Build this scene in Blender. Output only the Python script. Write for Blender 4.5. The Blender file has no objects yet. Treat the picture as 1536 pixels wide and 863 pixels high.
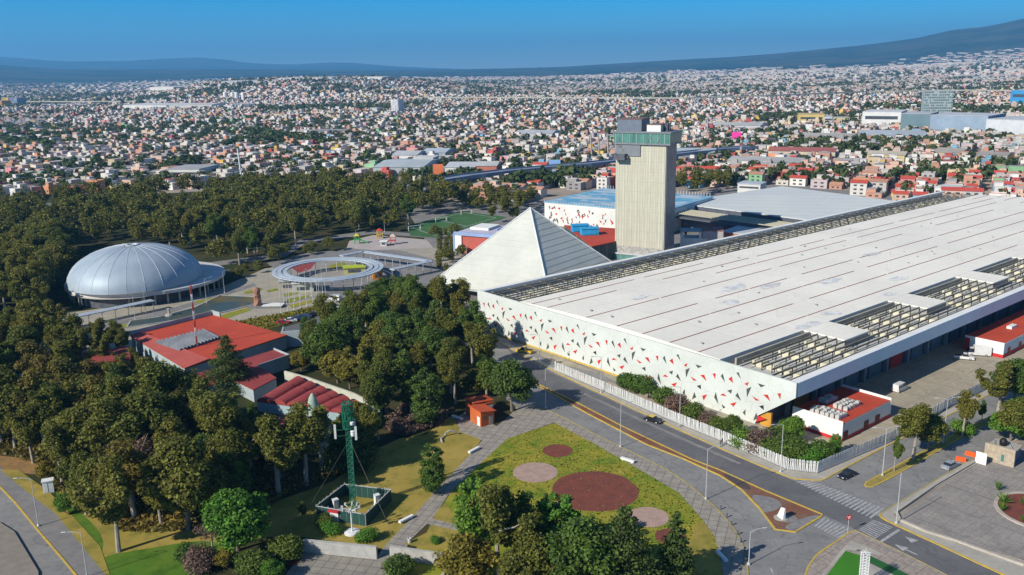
import bpy, math, random
import numpy as np
from mathutils import Matrix, Vector
R = math.radians
random.seed(7); rng = np.random.default_rng(11)
scene = bpy.context.scene
COL = scene.collection

# ------------------------------------------------------------------ camera
F = 1310.0; CH = 84.0; ROLL = R(1.0); TH = math.atan((431.5-104.0)/F)
cam_d = bpy.data.cameras.new('camera'); cam = bpy.data.objects.new('camera', cam_d); COL.objects.link(cam)
_f = Vector((0, math.cos(TH), -math.sin(TH))); _U = Vector((0, math.sin(TH), math.cos(TH))); _X = Vector((1, 0, 0))
_c, _s = math.cos(ROLL), math.sin(ROLL)
_r = _X*_c - _U*_s; _u = _X*_s + _U*_c
cam.matrix_world = Matrix(((_r.x, _u.x, -_f.x, 0), (_r.y, _u.y, -_f.y, 0), (_r.z, _u.z, -_f.z, CH), (0, 0, 0, 1)))
cam_d.sensor_width = 36; cam_d.lens = F/1536*36
cam_d.clip_start = 1; cam_d.clip_end = 80000
scene.camera = cam

# ------------------------------------------------------------------ sky, sun, exposure
SUN_AZ = R(36.5)          # shadows run this way from +x towards +y
SUN_EL = R(32)
world = bpy.data.worlds.new('World'); scene.world = world; world.use_nodes = True
nt = world.node_tree; nt.nodes.clear()
wo = nt.nodes.new('ShaderNodeOutputWorld'); bg = nt.nodes.new('ShaderNodeBackground')
sky = nt.nodes.new('ShaderNodeTexSky'); sky.sky_type = 'NISHITA'; sky.sun_disc = False
sky.sun_elevation = SUN_EL; sky.altitude = 2200; sky.dust_density = 0.3; sky.air_density = 1.0; sky.ozone_density = 3.0
sdir = Vector((-math.cos(SUN_AZ)*math.cos(SUN_EL), -math.sin(SUN_AZ)*math.cos(SUN_EL), math.sin(SUN_EL)))
sky.sun_rotation = math.atan2(sdir.x, sdir.y)
bg.inputs['Strength'].default_value = 0.092
# deep clear winter sky: the Nishita sky with its own hue held blue down to the skyline
tc = nt.nodes.new('ShaderNodeTexCoord'); sx = nt.nodes.new('ShaderNodeSeparateXYZ')
rmp = nt.nodes.new('ShaderNodeValToRGB')
rmp.color_ramp.elements[0].position = 0.0; rmp.color_ramp.elements[0].color = (0.72, 0.84, 0.98, 1)
rmp.color_ramp.elements[1].position = 0.30; rmp.color_ramp.elements[1].color = (0.62, 0.76, 0.88, 1)
e = rmp.color_ramp.elements.new(0.035); e.color = (0.18, 0.63, 0.92, 1)
e = rmp.color_ramp.elements.new(0.075); e.color = (0.0, 0.61, 0.96, 1)
e = rmp.color_ramp.elements.new(0.14); e.color = (0.12, 0.54, 0.82, 1)
mx = nt.nodes.new('ShaderNodeMix'); mx.data_type = 'RGBA'; mx.blend_type = 'MULTIPLY'; mx.inputs[0].default_value = 1
nt.links.new(tc.outputs['Generated'], sx.inputs[0]); nt.links.new(sx.outputs['Z'], rmp.inputs[0])
nt.links.new(sky.outputs[0], mx.inputs[6]); nt.links.new(rmp.outputs[0], mx.inputs[7])
nt.links.new(mx.outputs[2], bg.inputs['Color']); nt.links.new(bg.outputs[0], wo.inputs['Surface'])
sun_d = bpy.data.lights.new('sun', 'SUN'); sun = bpy.data.objects.new('sun', sun_d); COL.objects.link(sun)
sun_d.energy = 4.4; sun_d.angle = R(0.5); sun_d.color = (1.0, 0.93, 0.81)
sun.rotation_euler = sdir.to_track_quat('Z', 'Y').to_euler(); sun.location = (-200, -150, 400)
scene.view_settings.view_transform = 'Standard'; scene.view_settings.look = 'None'
scene.view_settings.gamma = 1; scene.view_settings.exposure = 0.62
scene.cycles.max_bounces = 5; scene.cycles.diffuse_bounces = 2; scene.cycles.glossy_bounces = 2
scene.cycles.transparent_max_bounces = 6; scene.cycles.volume_bounces = 0; scene.cycles.use_denoising = True
scene.cycles.transmission_bounces = 2

# ------------------------------------------------------------------ pixel -> ground helper (survey points of the place)
def g(px, py, z=0.0):
    u = (px-768)/F; v = (431.5-py)/F
    u, v = u*_c+v*_s, -u*_s+v*_c
    dy = math.cos(TH)+v*math.sin(TH); dz = -math.sin(TH)+v*math.cos(TH)
    t = (z-CH)/dz
    return (u*t, dy*t, z)
def topx(x, y, z):
    z = z-CH
    f = y*math.cos(TH)-z*math.sin(TH); up = y*math.sin(TH)+z*math.cos(TH)
    u, v = x/f, up/f
    return 768+F*(u*_c-v*_s), 431.5-F*(u*_s+v*_c)
def G(pts, z=0.0): return [g(a, b, z)[:2] for a, b in pts]
def smooth(pts, n=5, closed=False):
    out = []; L = len(pts)
    rngi = range(L) if closed else range(L-1)
    for i in rngi:
        p1, p2 = pts[i], pts[(i+1) % L]
        p0 = pts[(i-1) % L] if closed or i > 0 else p1
        p3 = pts[(i+2) % L] if closed or i+2 < L else p2
        for k in range(n):
            t = k/n
            out.append(tuple(0.5*((2*b)+(-a+c)*t+(2*a-5*b+4*c-d)*t*t+(-a+3*b-3*c+d)*t**3) for a, b, c, d in zip(p0, p1, p2, p3)))
    if not closed: out.append(tuple(pts[-1]))
    return out
def inpoly(x, y, poly):
    r = False; n = len(poly); j = n-1
    for i in range(n):
        xi, yi = poly[i][0], poly[i][1]; xj, yj = poly[j][0], poly[j][1]
        if (yi > y) != (yj > y) and x < (xj-xi)*(y-yi)/(yj-yi)+xi: r = not r
        j = i
    return r

# ------------------------------------------------------------------ materials
MATS = {}
def newmat(name):
    m = bpy.data.materials.new(name); m.use_nodes = True
    return m, m.node_tree, m.node_tree.nodes['Principled BSDF']
def N(t, typ, **kw):
    n = t.nodes.new(typ)
    for k, v in kw.items(): setattr(n, k, v)
    return n
def mixc(t, fac, a, b, blend='MIX'):
    m = N(t, 'ShaderNodeMix', data_type='RGBA', blend_type=blend)
    for s, v in ((0, fac), (6, a), (7, b)):
        if hasattr(v, 'links') or hasattr(v, 'is_linked'): t.links.new(v, m.inputs[s])
        else: m.inputs[s].default_value = v if s == 0 else (*v[:3], 1)
    return m.outputs[2]
def noise(t, vec, scale, detail=4, lo=0.35, hi=0.65, rough=0.55):
    n = N(t, 'ShaderNodeTexNoise'); n.inputs['Scale'].default_value = scale; n.inputs['Detail'].default_value = detail
    n.inputs['Roughness'].default_value = rough
    t.links.new(vec, n.inputs['Vector'])
    mr = N(t, 'ShaderNodeMapRange'); mr.inputs[1].default_value = lo; mr.inputs[2].default_value = hi
    t.links.new(n.outputs[0], mr.inputs[0]); return mr.outputs[0]
def coord(t, kind='Position'):
    if kind == 'Position': return N(t, 'ShaderNodeNewGeometry').outputs['Position']
    return N(t, 'ShaderNodeTexCoord').outputs[kind]
def mapping(t, vec, rot=0, scale=(1, 1, 1)):
    m = N(t, 'ShaderNodeMapping'); m.inputs['Rotation'].default_value = (0, 0, rot); m.inputs['Scale'].default_value = scale
    t.links.new(vec, m.inputs['Vector']); return m.outputs[0]
def lines(t, vec, axis, period, width):
    """1 on thin lines every period metres along axis"""
    s = N(t, 'ShaderNodeSeparateXYZ'); t.links.new(vec, s.inputs[0])
    d = N(t, 'ShaderNodeMath', operation='DIVIDE'); t.links.new(s.outputs[axis], d.inputs[0]); d.inputs[1].default_value = period
    f = N(t, 'ShaderNodeMath', operation='FRACT'); t.links.new(d.outputs[0], f.inputs[0])
    l = N(t, 'ShaderNodeMath', operation='LESS_THAN'); t.links.new(f.outputs[0], l.inputs[0]); l.inputs[1].default_value = width/period
    return l.outputs[0]
def mul(t, a, k):
    m = N(t, 'ShaderNodeMath', operation='MULTIPLY'); t.links.new(a, m.inputs[0])
    if hasattr(k, 'is_linked'): t.links.new(k, m.inputs[1])
    else: m.inputs[1].default_value = k
    return m.outputs[0]
def mat(name, c, c2=None, scale=0.3, rough=0.8, metal=0.0, fine=0.12, fscale=3.0, kind='Object', line=None, spec=0.3, emit=None):
    """worn surface: base c drifting to c2, fine grain, optional line=[(axis,period,width,colour,amount,rot)]"""
    if name in MATS: return MATS[name]
    m, t, b = newmat(name); MATS[name] = m
    vec = coord(t, kind)
    c2 = c2 or tuple(x*0.82 for x in c)
    col = mixc(t, noise(t, vec, scale), c, c2)
    f = noise(t, vec, fscale, 3, 0.3, 0.7)
    col = mixc(t, mul(t, f, fine), col, tuple(x*0.45 for x in c), 'MIX')
    for ln in (line or []):
        ax, per, wid, lc, amt, rot = ln
        v = mapping(t, vec, rot) if rot else vec
        col = mixc(t, mul(t, lines(t, v, ax, per, wid), amt), col, lc)
    t.links.new(col, b.inputs['Base Color'])
    b.inputs['Roughness'].default_value = rough; b.inputs['Metallic'].default_value = metal
    b.inputs['Specular IOR Level'].default_value = spec
    return m
def foliage(name, c1, c2, c3, big=0.05):
    m, t, b = newmat(name); MATS[name] = m
    geo = N(t, 'ShaderNodeNewGeometry'); oi = N(t, 'ShaderNodeObjectInfo')
    col = mixc(t, noise(t, geo.outputs['Position'], big, 2, 0.38, 0.62), c1, c2)
    col = mixc(t, mul(t, oi.outputs['Random'], 0.6), col, c3)
    r = N(t, 'ShaderNodeMapRange'); r.inputs[3].default_value = 0.75; r.inputs[4].default_value = 2.3
    t.links.new(geo.outputs['Random Per Island'], r.inputs[0])
    v = N(t, 'ShaderNodeVectorMath', operation='SCALE'); t.links.new(col, v.inputs[0]); t.links.new(r.outputs[0], v.inputs['Scale'])
    t.links.new(v.outputs[0], b.inputs['Base Color'])
    b.inputs['Roughness'].default_value = 0.65; b.inputs['Specular IOR Level'].default_value = 0.25
    # leaves let some light through
    tr = N(t, 'ShaderNodeBsdfTranslucent'); t.links.new(v.outputs[0], tr.inputs['Color'])
    ms = N(t, 'ShaderNodeMixShader'); ms.inputs[0].default_value = 0.38
    out = t.nodes['Material Output']
    t.links.new(b.outputs[0], ms.inputs[1]); t.links.new(tr.outputs[0], ms.inputs[2]); t.links.new(ms.outputs[0], out.inputs['Surface'])
    return m
def objcol(name, rough=0.8, fine=0.2):
    m, t, b = newmat(name); MATS[name] = m
    oi = N(t, 'ShaderNodeObjectInfo'); geo = N(t, 'ShaderNodeNewGeometry')
    f = noise(t, geo.outputs['Position'], 0.6, 4, 0.35, 0.7)
    dk = N(t, 'ShaderNodeVectorMath', operation='SCALE'); t.links.new(oi.outputs['Color'], dk.inputs[0]); dk.inputs['Scale'].default_value = 0.6
    col = mixc(t, mul(t, f, fine*2), oi.outputs['Color'], dk.outputs[0])
    t.links.new(col, b.inputs['Base Color']); b.inputs['Roughness'].default_value = rough
    return m
def attrmat(name, rough=0.85):
    m, t, b = newmat(name); MATS[name] = m
    a = N(t, 'ShaderNodeAttribute'); a.attribute_name = 'Col'
    geo = N(t, 'ShaderNodeNewGeometry')
    f = noise(t, geo.outputs['Position'], 0.25, 3, 0.35, 0.7)
    dk = N(t, 'ShaderNodeVectorMath', operation='SCALE'); t.links.new(a.outputs['Color'], dk.inputs[0]); dk.inputs['Scale'].default_value = 0.72
    col = mixc(t, mul(t, f, 0.7), a.outputs['Color'], dk.outputs[0])
    t.links.new(col, b.inputs['Base Color']); b.inputs['Roughness'].default_value = rough
    return m

asphalt = mat('asphalt', (0.20, 0.197, 0.192), (0.255, 0.25, 0.24), 0.12, 0.9, fine=0.25, fscale=1.2, kind='Position')
asphalt_dark = mat('asphalt_dark', (0.115, 0.115, 0.12), (0.15, 0.148, 0.15), 0.1, 0.9, fine=0.2, fscale=1.5, kind='Position')
asphalt_old = mat('asphalt_old', (0.19, 0.185, 0.18), (0.25, 0.24, 0.23), 0.15, 0.9, fine=0.25, fscale=1.0, kind='Position')
def cracked(m, scale, w, amt, dark, stain=0.35):
    """cracks, tar seams and darker worn blotches in a paved surface"""
    t = m.node_tree; b = t.nodes['Principled BSDF']; src = b.inputs['Base Color'].links[0].from_socket; vec = coord(t)
    nz = N(t, 'ShaderNodeTexNoise'); nz.inputs['Scale'].default_value = scale*3; t.links.new(vec, nz.inputs['Vector'])
    ad = N(t, 'ShaderNodeVectorMath', operation='MULTIPLY_ADD'); t.links.new(nz.outputs['Color'], ad.inputs[0]); ad.inputs[1].default_value = (0.35/scale,)*3; t.links.new(vec, ad.inputs[2])
    vo = N(t, 'ShaderNodeTexVoronoi', feature='DISTANCE_TO_EDGE'); vo.inputs['Scale'].default_value = scale; t.links.new(ad.outputs[0], vo.inputs['Vector'])
    lt = N(t, 'ShaderNodeMath', operation='LESS_THAN'); lt.inputs[1].default_value = w; t.links.new(vo.outputs[0], lt.inputs[0])
    col = mixc(t, mul(t, lt.outputs[0], amt), src, dark)
    col = mixc(t, mul(t, noise(t, vec, 0.35, 6, 0.5, 0.72, 0.7), stain), col, dark)
    t.links.new(col, b.inputs['Base Color'])
for m_ in (asphalt, asphalt_dark, asphalt_old): cracked(m_, 0.09, 0.009, 0.28, (0.05, 0.05, 0.052))
concrete = mat('concrete', (0.33, 0.31, 0.27), (0.42, 0.395, 0.34), 0.2, 0.9, fine=0.25, fscale=1.2, kind='Position')
yardmat = mat('yard_concrete', (0.40, 0.35, 0.26), (0.31, 0.275, 0.21), 0.1, 0.9, fine=0.25, fscale=0.8, kind='Position', line=[(0, 6, 0.18, (0.14, 0.13, 0.11), 0.5, R(-39.5)), (1, 6, 0.18, (0.14, 0.13, 0.11), 0.5, R(-39.5))])
slabs = mat('paving_slabs', (0.34, 0.31, 0.26), (0.25, 0.225, 0.20), 0.5, 0.9, fine=0.35, fscale=0.9, kind='Position', line=[(0, 1.9, 0.14, (0.1, 0.09, 0.08), 0.75, R(20)), (1, 1.9, 0.14, (0.1, 0.09, 0.08), 0.75, R(20))])
slabs_b = mat('paving_mottled', (0.36, 0.31, 0.26), (0.25, 0.21, 0.185), 1.1, 0.9, fine=0.3, fscale=2, kind='Position', line=[(0, 2.2, 0.12, (0.11, 0.1, 0.09), 0.7, R(-39)), (1, 2.2, 0.12, (0.11, 0.1, 0.09), 0.7, R(-39))])
terrace = mat('terrace_slabs', (0.29, 0.27, 0.22), (0.22, 0.205, 0.18), 0.4, 0.9, fine=0.3, fscale=1.5, kind='Position', line=[(0, 2.0, 0.12, (0.07, 0.07, 0.06), 0.8, R(14)), (1, 2.0, 0.12, (0.07, 0.07, 0.06), 0.8, R(14))])
cobble = mat('cobble', (0.33, 0.30, 0.27), (0.26, 0.24, 0.22), 0.25, 0.9, fine=0.5, fscale=1.6, kind='Position', line=[(0, 1.6, 0.12, (0.13, 0.12, 0.11), 0.45, R(-39)), (1, 1.6, 0.12, (0.13, 0.12, 0.11), 0.45, R(-39)), (0, 9, 0.2, (0.10, 0.095, 0.09), 0.6, R(-39))])
plaza = mat('plaza_stone', (0.38, 0.345, 0.27), (0.30, 0.275, 0.22), 0.2, 0.9, fine=0.2, fscale=1, kind='Position', line=[(0, 5, 0.2, (0.2, 0.18, 0.15), 0.5, R(-16)), (1, 5, 0.2, (0.2, 0.18, 0.15), 0.5, R(-16))])
yellow_paint = mat('yellow_kerb_paint', (0.62, 0.42, 0.03), (0.42, 0.32, 0.10), 0.8, 0.7, fine=0.35, fscale=2.5, kind='Position')
white_paint = mat('road_white', (0.46, 0.46, 0.46), (0.28, 0.28, 0.28), 1.1, 0.8, fine=0.55, fscale=2, kind='Position')
yellow_dull = mat('road_yellow', (0.42, 0.34, 0.08), (0.28, 0.24, 0.13), 0.8, 0.8, fine=0.3, kind='Position')
scoria = mat('red_scoria', (0.22, 0.062, 0.042), (0.15, 0.05, 0.036), 0.5, 0.95, fine=0.6, fscale=3.5, kind='Position')
gravel_pink = mat('pink_gravel', (0.43, 0.30, 0.245), (0.34, 0.235, 0.19), 0.6, 0.95, fine=0.3, fscale=5, kind='Position')
gravel_grey = mat('grey_gravel', (0.26, 0.25, 0.24), (0.17, 0.165, 0.17), 0.8, 0.95, fine=0.4, fscale=4, kind='Position')
def grassmat(name, c1, c2, c3, sc):
    m, t, b = newmat(name); MATS[name] = m; vec = coord(t)
    col = mixc(t, noise(t, vec, sc, 3, 0.42, 0.58), c1, c2)
    col = mixc(t, noise(t, vec, sc*2.6, 6, 0.48, 0.60, 0.65), col, c3); col = mixc(t, mul(t, noise(t, vec, 0.55, 6, 0.42, 0.66, 0.7), 0.3), col, tuple(min(1, x*1.5) for x in c2))
    col = mixc(t, mul(t, noise(t, vec, 2.5, 5, 0.3, 0.75, 0.8), 0.35), col, tuple(x*0.45 for x in c1))
    t.links.new(col, b.inputs['Base Color']); b.inputs['Roughness'].default_value = 0.95; b.inputs['Specular IOR Level'].default_value = 0.1
    return m
lawn_g = grassmat('lawn_green', (0.20, 0.22, 0.024), (0.32, 0.27, 0.038), (0.11, 0.19, 0.016), 0.06)
lawn_y = grassmat('lawn_dry', (0.36, 0.265, 0.065), (0.28, 0.225, 0.05), (0.18, 0.17, 0.034), 0.07)
lawn_bright = grassmat('lawn_bright', (0.07, 0.16, 0.015), (0.10, 0.17, 0.02), (0.05, 0.12, 0.012), 0.1)
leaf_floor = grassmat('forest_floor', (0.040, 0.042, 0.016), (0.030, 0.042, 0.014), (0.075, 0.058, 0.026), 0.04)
dirt_orange = grassmat('dirt_orange', (0.30, 0.17, 0.07), (0.24, 0.15, 0.06), (0.18, 0.12, 0.05), 0.2)
turf_green = mat('turf', (0.055, 0.14, 0.045), (0.04, 0.11, 0.035), 0.1, 0.95, kind='Position', fine=0.15)
green_bright = mat('painted_green', (0.045, 0.20, 0.01), (0.04, 0.17, 0.01), 0.2, 0.8, kind='Position', fine=0.05)
green_deep = mat('painted_green_deep', (0.02, 0.105, 0.025), None, 0.2, 0.8, kind='Position', fine=0.05)
white_wall = mat('white_wall', (0.74, 0.74, 0.71), (0.66, 0.66, 0.63), 0.15, 0.75, fine=0.08)
cream = mat('cream_plaster', (0.60, 0.57, 0.45), (0.5, 0.48, 0.37), 0.5, 0.85, fine=0.15)
roof_white = mat('roof_membrane', (0.82, 0.785, 0.69), (0.73, 0.70, 0.62), 0.035, 0.75, fine=0.14, fscale=0.5, line=[(0, 1.3, 0.12, (0.48, 0.48, 0.46), 0.28, 0), (0, 17.0, 0.2, (0.38, 0.37, 0.36), 0.4, R(0)), (1, 9.6, 0.14, (0.35, 0.33, 0.32), 0.4, 0)])
roof_grey = mat('roof_grey_blue', (0.50, 0.54, 0.55), (0.58, 0.60, 0.58), 0.03, 0.7, fine=0.12, fscale=0.5, line=[(1, 11.0, 0.5, (0.30, 0.31, 0.31), 0.7, R(17)), (0, 1.5, 0.12, (0.40, 0.42, 0.43), 0.4, R(17))])
steel = mat('steel_olive', (0.16, 0.145, 0.105), (0.22, 0.20, 0.15), 0.4, 0.6, fine=0.2)
fascia_m = mat('fascia_panel', (0.66, 0.75, 0.80), (0.60, 0.69, 0.75), 0.2, 0.5, fine=0.1, line=[(0, 1.0, 0.05, (0.45, 0.49, 0.52), 0.4, 0)])
dark_wall = mat('dark_wall', (0.10, 0.11, 0.13), (0.07, 0.075, 0.09), 0.3, 0.7)
red_paint = mat('red_paint', (0.55, 0.03, 0.03), (0.45, 0.03, 0.03), 0.4, 0.6)
red_roof = mat('red_roof_coat', (0.50, 0.070, 0.028), (0.42, 0.055, 0.026), 0.12, 0.75, fine=0.12, fscale=1.5, line=[(0, 1.1, 0.06, (0.28, 0.04, 0.03), 0.35, R(30))])
brick_roof = mat('dark_red_roof', (0.30, 0.055, 0.05), (0.24, 0.045, 0.04), 0.2, 0.8, fine=0.15, line=[(0, 0.9, 0.06, (0.2, 0.04, 0.04), 0.4, R(30))])
orange_wall = mat('orange_wall', (0.50, 0.13, 0.035), (0.42, 0.10, 0.03), 0.5, 0.8)
kiosk_red = mat('kiosk_red_roof', (0.55, 0.10, 0.035), (0.48, 0.08, 0.03), 0.5, 0.7)
metal_l = mat('light_metal', (0.55, 0.57, 0.58), (0.45, 0.47, 0.48), 0.5, 0.45, metal=0.2, fine=0.1)
metal_w = mat('white_metal', (0.72, 0.73, 0.73), (0.6, 0.62, 0.62), 0.5, 0.5, fine=0.1)
green_metal = mat('green_metal', (0.015, 0.15, 0.085), (0.012, 0.11, 0.065), 0.5, 0.55, fine=0.1)
green_fence = mat('green_fence', (0.02, 0.07, 0.06), (0.016, 0.055, 0.048), 0.5, 0.6, fine=0.1)
dark_glass = mat('dark_glass', (0.03, 0.05, 0.06), (0.05, 0.08, 0.09), 0.3, 0.12, fine=0.0, spec=0.8)
green_glass = mat('green_glass', (0.04, 0.14, 0.125), (0.10, 0.25, 0.22), 0.15, 0.12, fine=0.0, spec=0.9, line=[(0, 3.2, 0.2, (0.35, 0.5, 0.45), 0.6, 0)])
car_glass = mat('car_glass', (0.02, 0.025, 0.03), None, 0.3, 0.08, fine=0, spec=0.9)
rubber = mat('tyre_rubber', (0.02, 0.02, 0.02), None, 1, 0.85)
bark = mat('bark', (0.20, 0.17, 0.135), (0.12, 0.10, 0.08), 0.8, 0.9, fine=0.3)
bark_pale = mat('bark_pale', (0.38, 0.34, 0.28), (0.24, 0.21, 0.17), 0.8, 0.9, fine=0.3)
wall_m = objcol('house_wall'); roof_m = objcol('house_roof', 0.85, 0.25)
cracked(red_roof, 0.05, 0.004, 0.3, (0.22, 0.045, 0.03), 0.35); cracked(cobble, 0.12, 0.01, 0.3, (0.12, 0.11, 0.10), 0.35); cracked(yardmat, 0.07, 0.008, 0.35, (0.13, 0.12, 0.10), 0.35)
win_m = mat('window_glass', (0.045, 0.05, 0.06), (0.09, 0.10, 0.12), 0.5, 0.15, spec=0.7)
city_m = attrmat('city_plaster')
f_euc = foliage('leaves_olive', (0.096, 0.108, 0.018), (0.064, 0.084, 0.014), (0.138, 0.115, 0.018))
f_mid = foliage('leaves_mid', (0.060, 0.110, 0.016), (0.045, 0.085, 0.016), (0.100, 0.120, 0.018))
f_bri = foliage('leaves_bright', (0.070, 0.170, 0.018), (0.055, 0.135, 0.016), (0.11, 0.17, 0.02))
f_con = foliage('leaves_conifer', (0.045, 0.080, 0.018), (0.032, 0.060, 0.016), (0.075, 0.085, 0.018))
f_bro = foliage('leaves_brown', (0.115, 0.095, 0.018), (0.080, 0.085, 0.016), (0.135, 0.088, 0.018))
f_yel = foliage('leaves_yellow', (0.16, 0.14, 0.016), (0.11, 0.115, 0.018), (0.18, 0.12, 0.015))
f_dry = foliage('twigs_dry', (0.13, 0.095, 0.065), (0.10, 0.07, 0.055), (0.15, 0.09, 0.07))
f_far = foliage('leaves_far', (0.055, 0.075, 0.022), (0.042, 0.068, 0.020), (0.075, 0.075, 0.02), 0.01)

# ------------------------------------------------------------------ mesh builder
class MB:
    def __init__(s): s.v = []; s.f = []; s.m = []
    def add(s, vs, fs, mi=0):
        o = len(s.v); s.v += [tuple(p) for p in vs]; s.f += [tuple(i+o for i in q) for q in fs]; s.m += [mi]*len(fs); return s
    def box(s, cx, cy, z0, z1, lx, ly, ang=0.0, mi=0, top=1.0):
        c, n = math.cos(ang), math.sin(ang); vs = []
        for z, k in ((z0, 1.0), (z1, top)):
            for a, b in ((-1, -1), (1, -1), (1, 1), (-1, 1)):
                x, y = a*lx/2*k, b*ly/2*k
                vs.append((cx+x*c-y*n, cy+x*n+y*c, z))
        return s.add(vs, [(3, 2, 1, 0), (4, 5, 6, 7), (0, 1, 5, 4), (1, 2, 6, 5), (2, 3, 7, 6), (3, 0, 4, 7)], mi)
    def bb(s, x0, x1, y0, y1, z0, z1, mi=0): return s.box((x0+x1)/2, (y0+y1)/2, z0, z1, abs(x1-x0), abs(y1-y0), 0, mi)
    def prism(s, poly, z0, z1, mi=0, ztop=None):
        n = len(poly); a = sum(poly[i][0]*poly[(i+1) % n][1]-poly[(i+1) % n][0]*poly[i][1] for i in range(n))
        if a < 0: poly = poly[::-1]; ztop = ztop[::-1] if ztop else None
        vs = [(p[0], p[1], z0) for p in poly]+[(p[0], p[1], ztop[i] if ztop else z1) for i, p in enumerate(poly)]
        return s.add(vs, [tuple(range(n-1, -1, -1)), tuple(range(n, 2*n))]+[(i, (i+1) % n, n+(i+1) % n, n+i) for i in range(n)], mi)
    def sheet(s, poly, z, mi=0):
        n = len(poly); a = sum(poly[i][0]*poly[(i+1) % n][1]-poly[(i+1) % n][0]*poly[i][1] for i in range(n))
        if a < 0: poly = poly[::-1]
        return s.add([(p[0], p[1], z) for p in poly], [tuple(range(n))], mi)
    def ribbon(s, pts, w, z0, z1, mi=0, closed=False):
        """a kerb: solid strip of width w along pts"""
        L = len(pts); lt, rt = [], []
        for i in range(L):
            a = pts[(i-1) % L] if closed or i > 0 else pts[i]; b = pts[(i+1) % L] if closed or i < L-1 else pts[i]
            dx, dy = b[0]-a[0], b[1]-a[1]; l = math.hypot(dx, dy) or 1
            lt.append((pts[i][0]-dy/l*w/2, pts[i][1]+dx/l*w/2)); rt.append((pts[i][0]+dy/l*w/2, pts[i][1]-dx/l*w/2))
        for i in range(L if closed else L-1):
            j = (i+1) % L
            q = [rt[i], rt[j], lt[j], lt[i]]
            s.add([(p[0], p[1], z0) for p in q]+[(p[0], p[1], z1) for p in q], [(4, 5, 6, 7), (0, 1, 5, 4), (2, 3, 7, 6), (1, 2, 6, 5), (3, 0, 4, 7)], mi)
        return s
    def tube(s, p, q, r0, r1=None, n=6, mi=0, caps=True):
        r1 = r0 if r1 is None else r1; p, q = Vector(p), Vector(q); d = q-p
        if d.length < 1e-6: return s
        d.normalize(); a = Vector((0, 0, 1)) if abs(d.z) < 0.9 else Vector((1, 0, 0)); x = d.cross(a).normalized(); y = d.cross(x)
        vs = []
        for c, r in ((p, r0), (q, r1)):
            for i in range(n):
                t = 2*math.pi*i/n; vs.append(tuple(c+(x*math.cos(t)+y*math.sin(t))*r))
        fs = [(i, n+i, n+(i+1) % n, (i+1) % n) for i in range(n)]
        if caps: fs += [tuple(range(n)), tuple(range(2*n-1, n-1, -1))]
        return s.add(vs, fs, mi)
    def lathe(s, cx, cy, prof, n=32, mi=0, a0=0, a1=2*math.pi):
        full = abs(a1-a0-2*math.pi) < 1e-6; k = n if full else n+1; vs = []
        for r, z in prof:
            for i in range(k):
                t = a0+(a1-a0)*i/n; vs.append((cx+r*math.cos(t), cy+r*math.sin(t), z))
        fs = []
        for j in range(len(prof)-1):
            for i in range(n):
                i2 = (i+1) % k if full else i+1
                fs.append((j*k+i, j*k+i2, (j+1)*k+i2, (j+1)*k+i))
        return s.add(vs, fs, mi)
    def build(s, name, mats, parent=None, world=False, smooth=False):
        me = bpy.data.meshes.new(name); vs = s.v
        if world and parent is not None:
            lo = parent.location; a = -parent.rotation_euler.z; c, n = math.cos(a), math.sin(a)
            pp = parent
            if pp.parent is not None:
                lo = Vector(pp['wloc']); a = -pp['wrot']; c, n = math.cos(a), math.sin(a)
            vs = [((x-lo[0])*c-(y-lo[1])*n, (x-lo[0])*n+(y-lo[1])*c, z-lo[2]) for x, y, z in vs]
        me.from_pydata(vs, [], s.f)
        if not isinstance(mats, (list, tuple)): mats = [mats]
        for m in mats: me.materials.append(m)
        if len(mats) > 1: me.polygons.foreach_set('material_index', s.m)
        if smooth: me.polygons.foreach_set('use_smooth', [True]*len(me.polygons))
        me.update()
        o = bpy.data.objects.new(name, me); COL.objects.link(o)
        if parent is not None: o.parent = parent
        return o
def tag(o, label=None, cat=None, group=None, kind=None):
    if label: o['label'] = label
    if cat: o['category'] = cat
    if group: o['group'] = group
    if kind: o['kind'] = kind
    return o
def thing(name, label, cat, loc=(0, 0, 0), rz=0.0, group=None):
    o = bpy.data.objects.new(name, None); COL.objects.link(o); o.empty_display_size = 0.5
    o.location = loc; o.rotation_euler = (0, 0, rz); return tag(o, label, cat, group)
def struct(name, mb, m): return tag(mb.build(name, m), kind='structure')
def solo(name, mb, m, label, cat, loc=(0, 0, 0), rz=0.0, group=None):
    """a thing that is one mesh, built in its local frame"""
    o = mb.build(name, m); o.location = loc; o.rotation_euler = (0, 0, rz); return tag(o, label, cat, group)
def dup(o, parent=None):
    c = o.copy(); COL.objects.link(c); c.parent = parent
    for ch in o.children: dup(ch, c)
    return c
def npmesh(name, V, Fq, m, cols=None, parent=None):
    me = bpy.data.meshes.new(name); nv, nf = len(V), len(Fq)
    me.vertices.add(nv); me.vertices.foreach_set('co', np.asarray(V, np.float32).ravel())
    k = Fq.shape[1]
    me.loops.add(nf*k); me.loops.foreach_set('vertex_index', np.asarray(Fq, np.int32).ravel())
    me.polygons.add(nf); me.polygons.foreach_set('loop_start', np.arange(0, nf*k, k, dtype=np.int32))
    me.polygons.foreach_set('loop_total', np.full(nf, k, np.int32))
    me.materials.append(m); me.update(calc_edges=True); me.polygons.foreach_set('use_smooth', np.zeros(nf, bool))
    if cols is not None:
        a = me.attributes.new('Col', 'FLOAT_COLOR', 'FACE'); a.data.foreach_set('color', np.asarray(cols, np.float32).ravel())
    o = bpy.data.objects.new(name, me); COL.objects.link(o)
    if parent is not None: o.parent = parent
    return o
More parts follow.
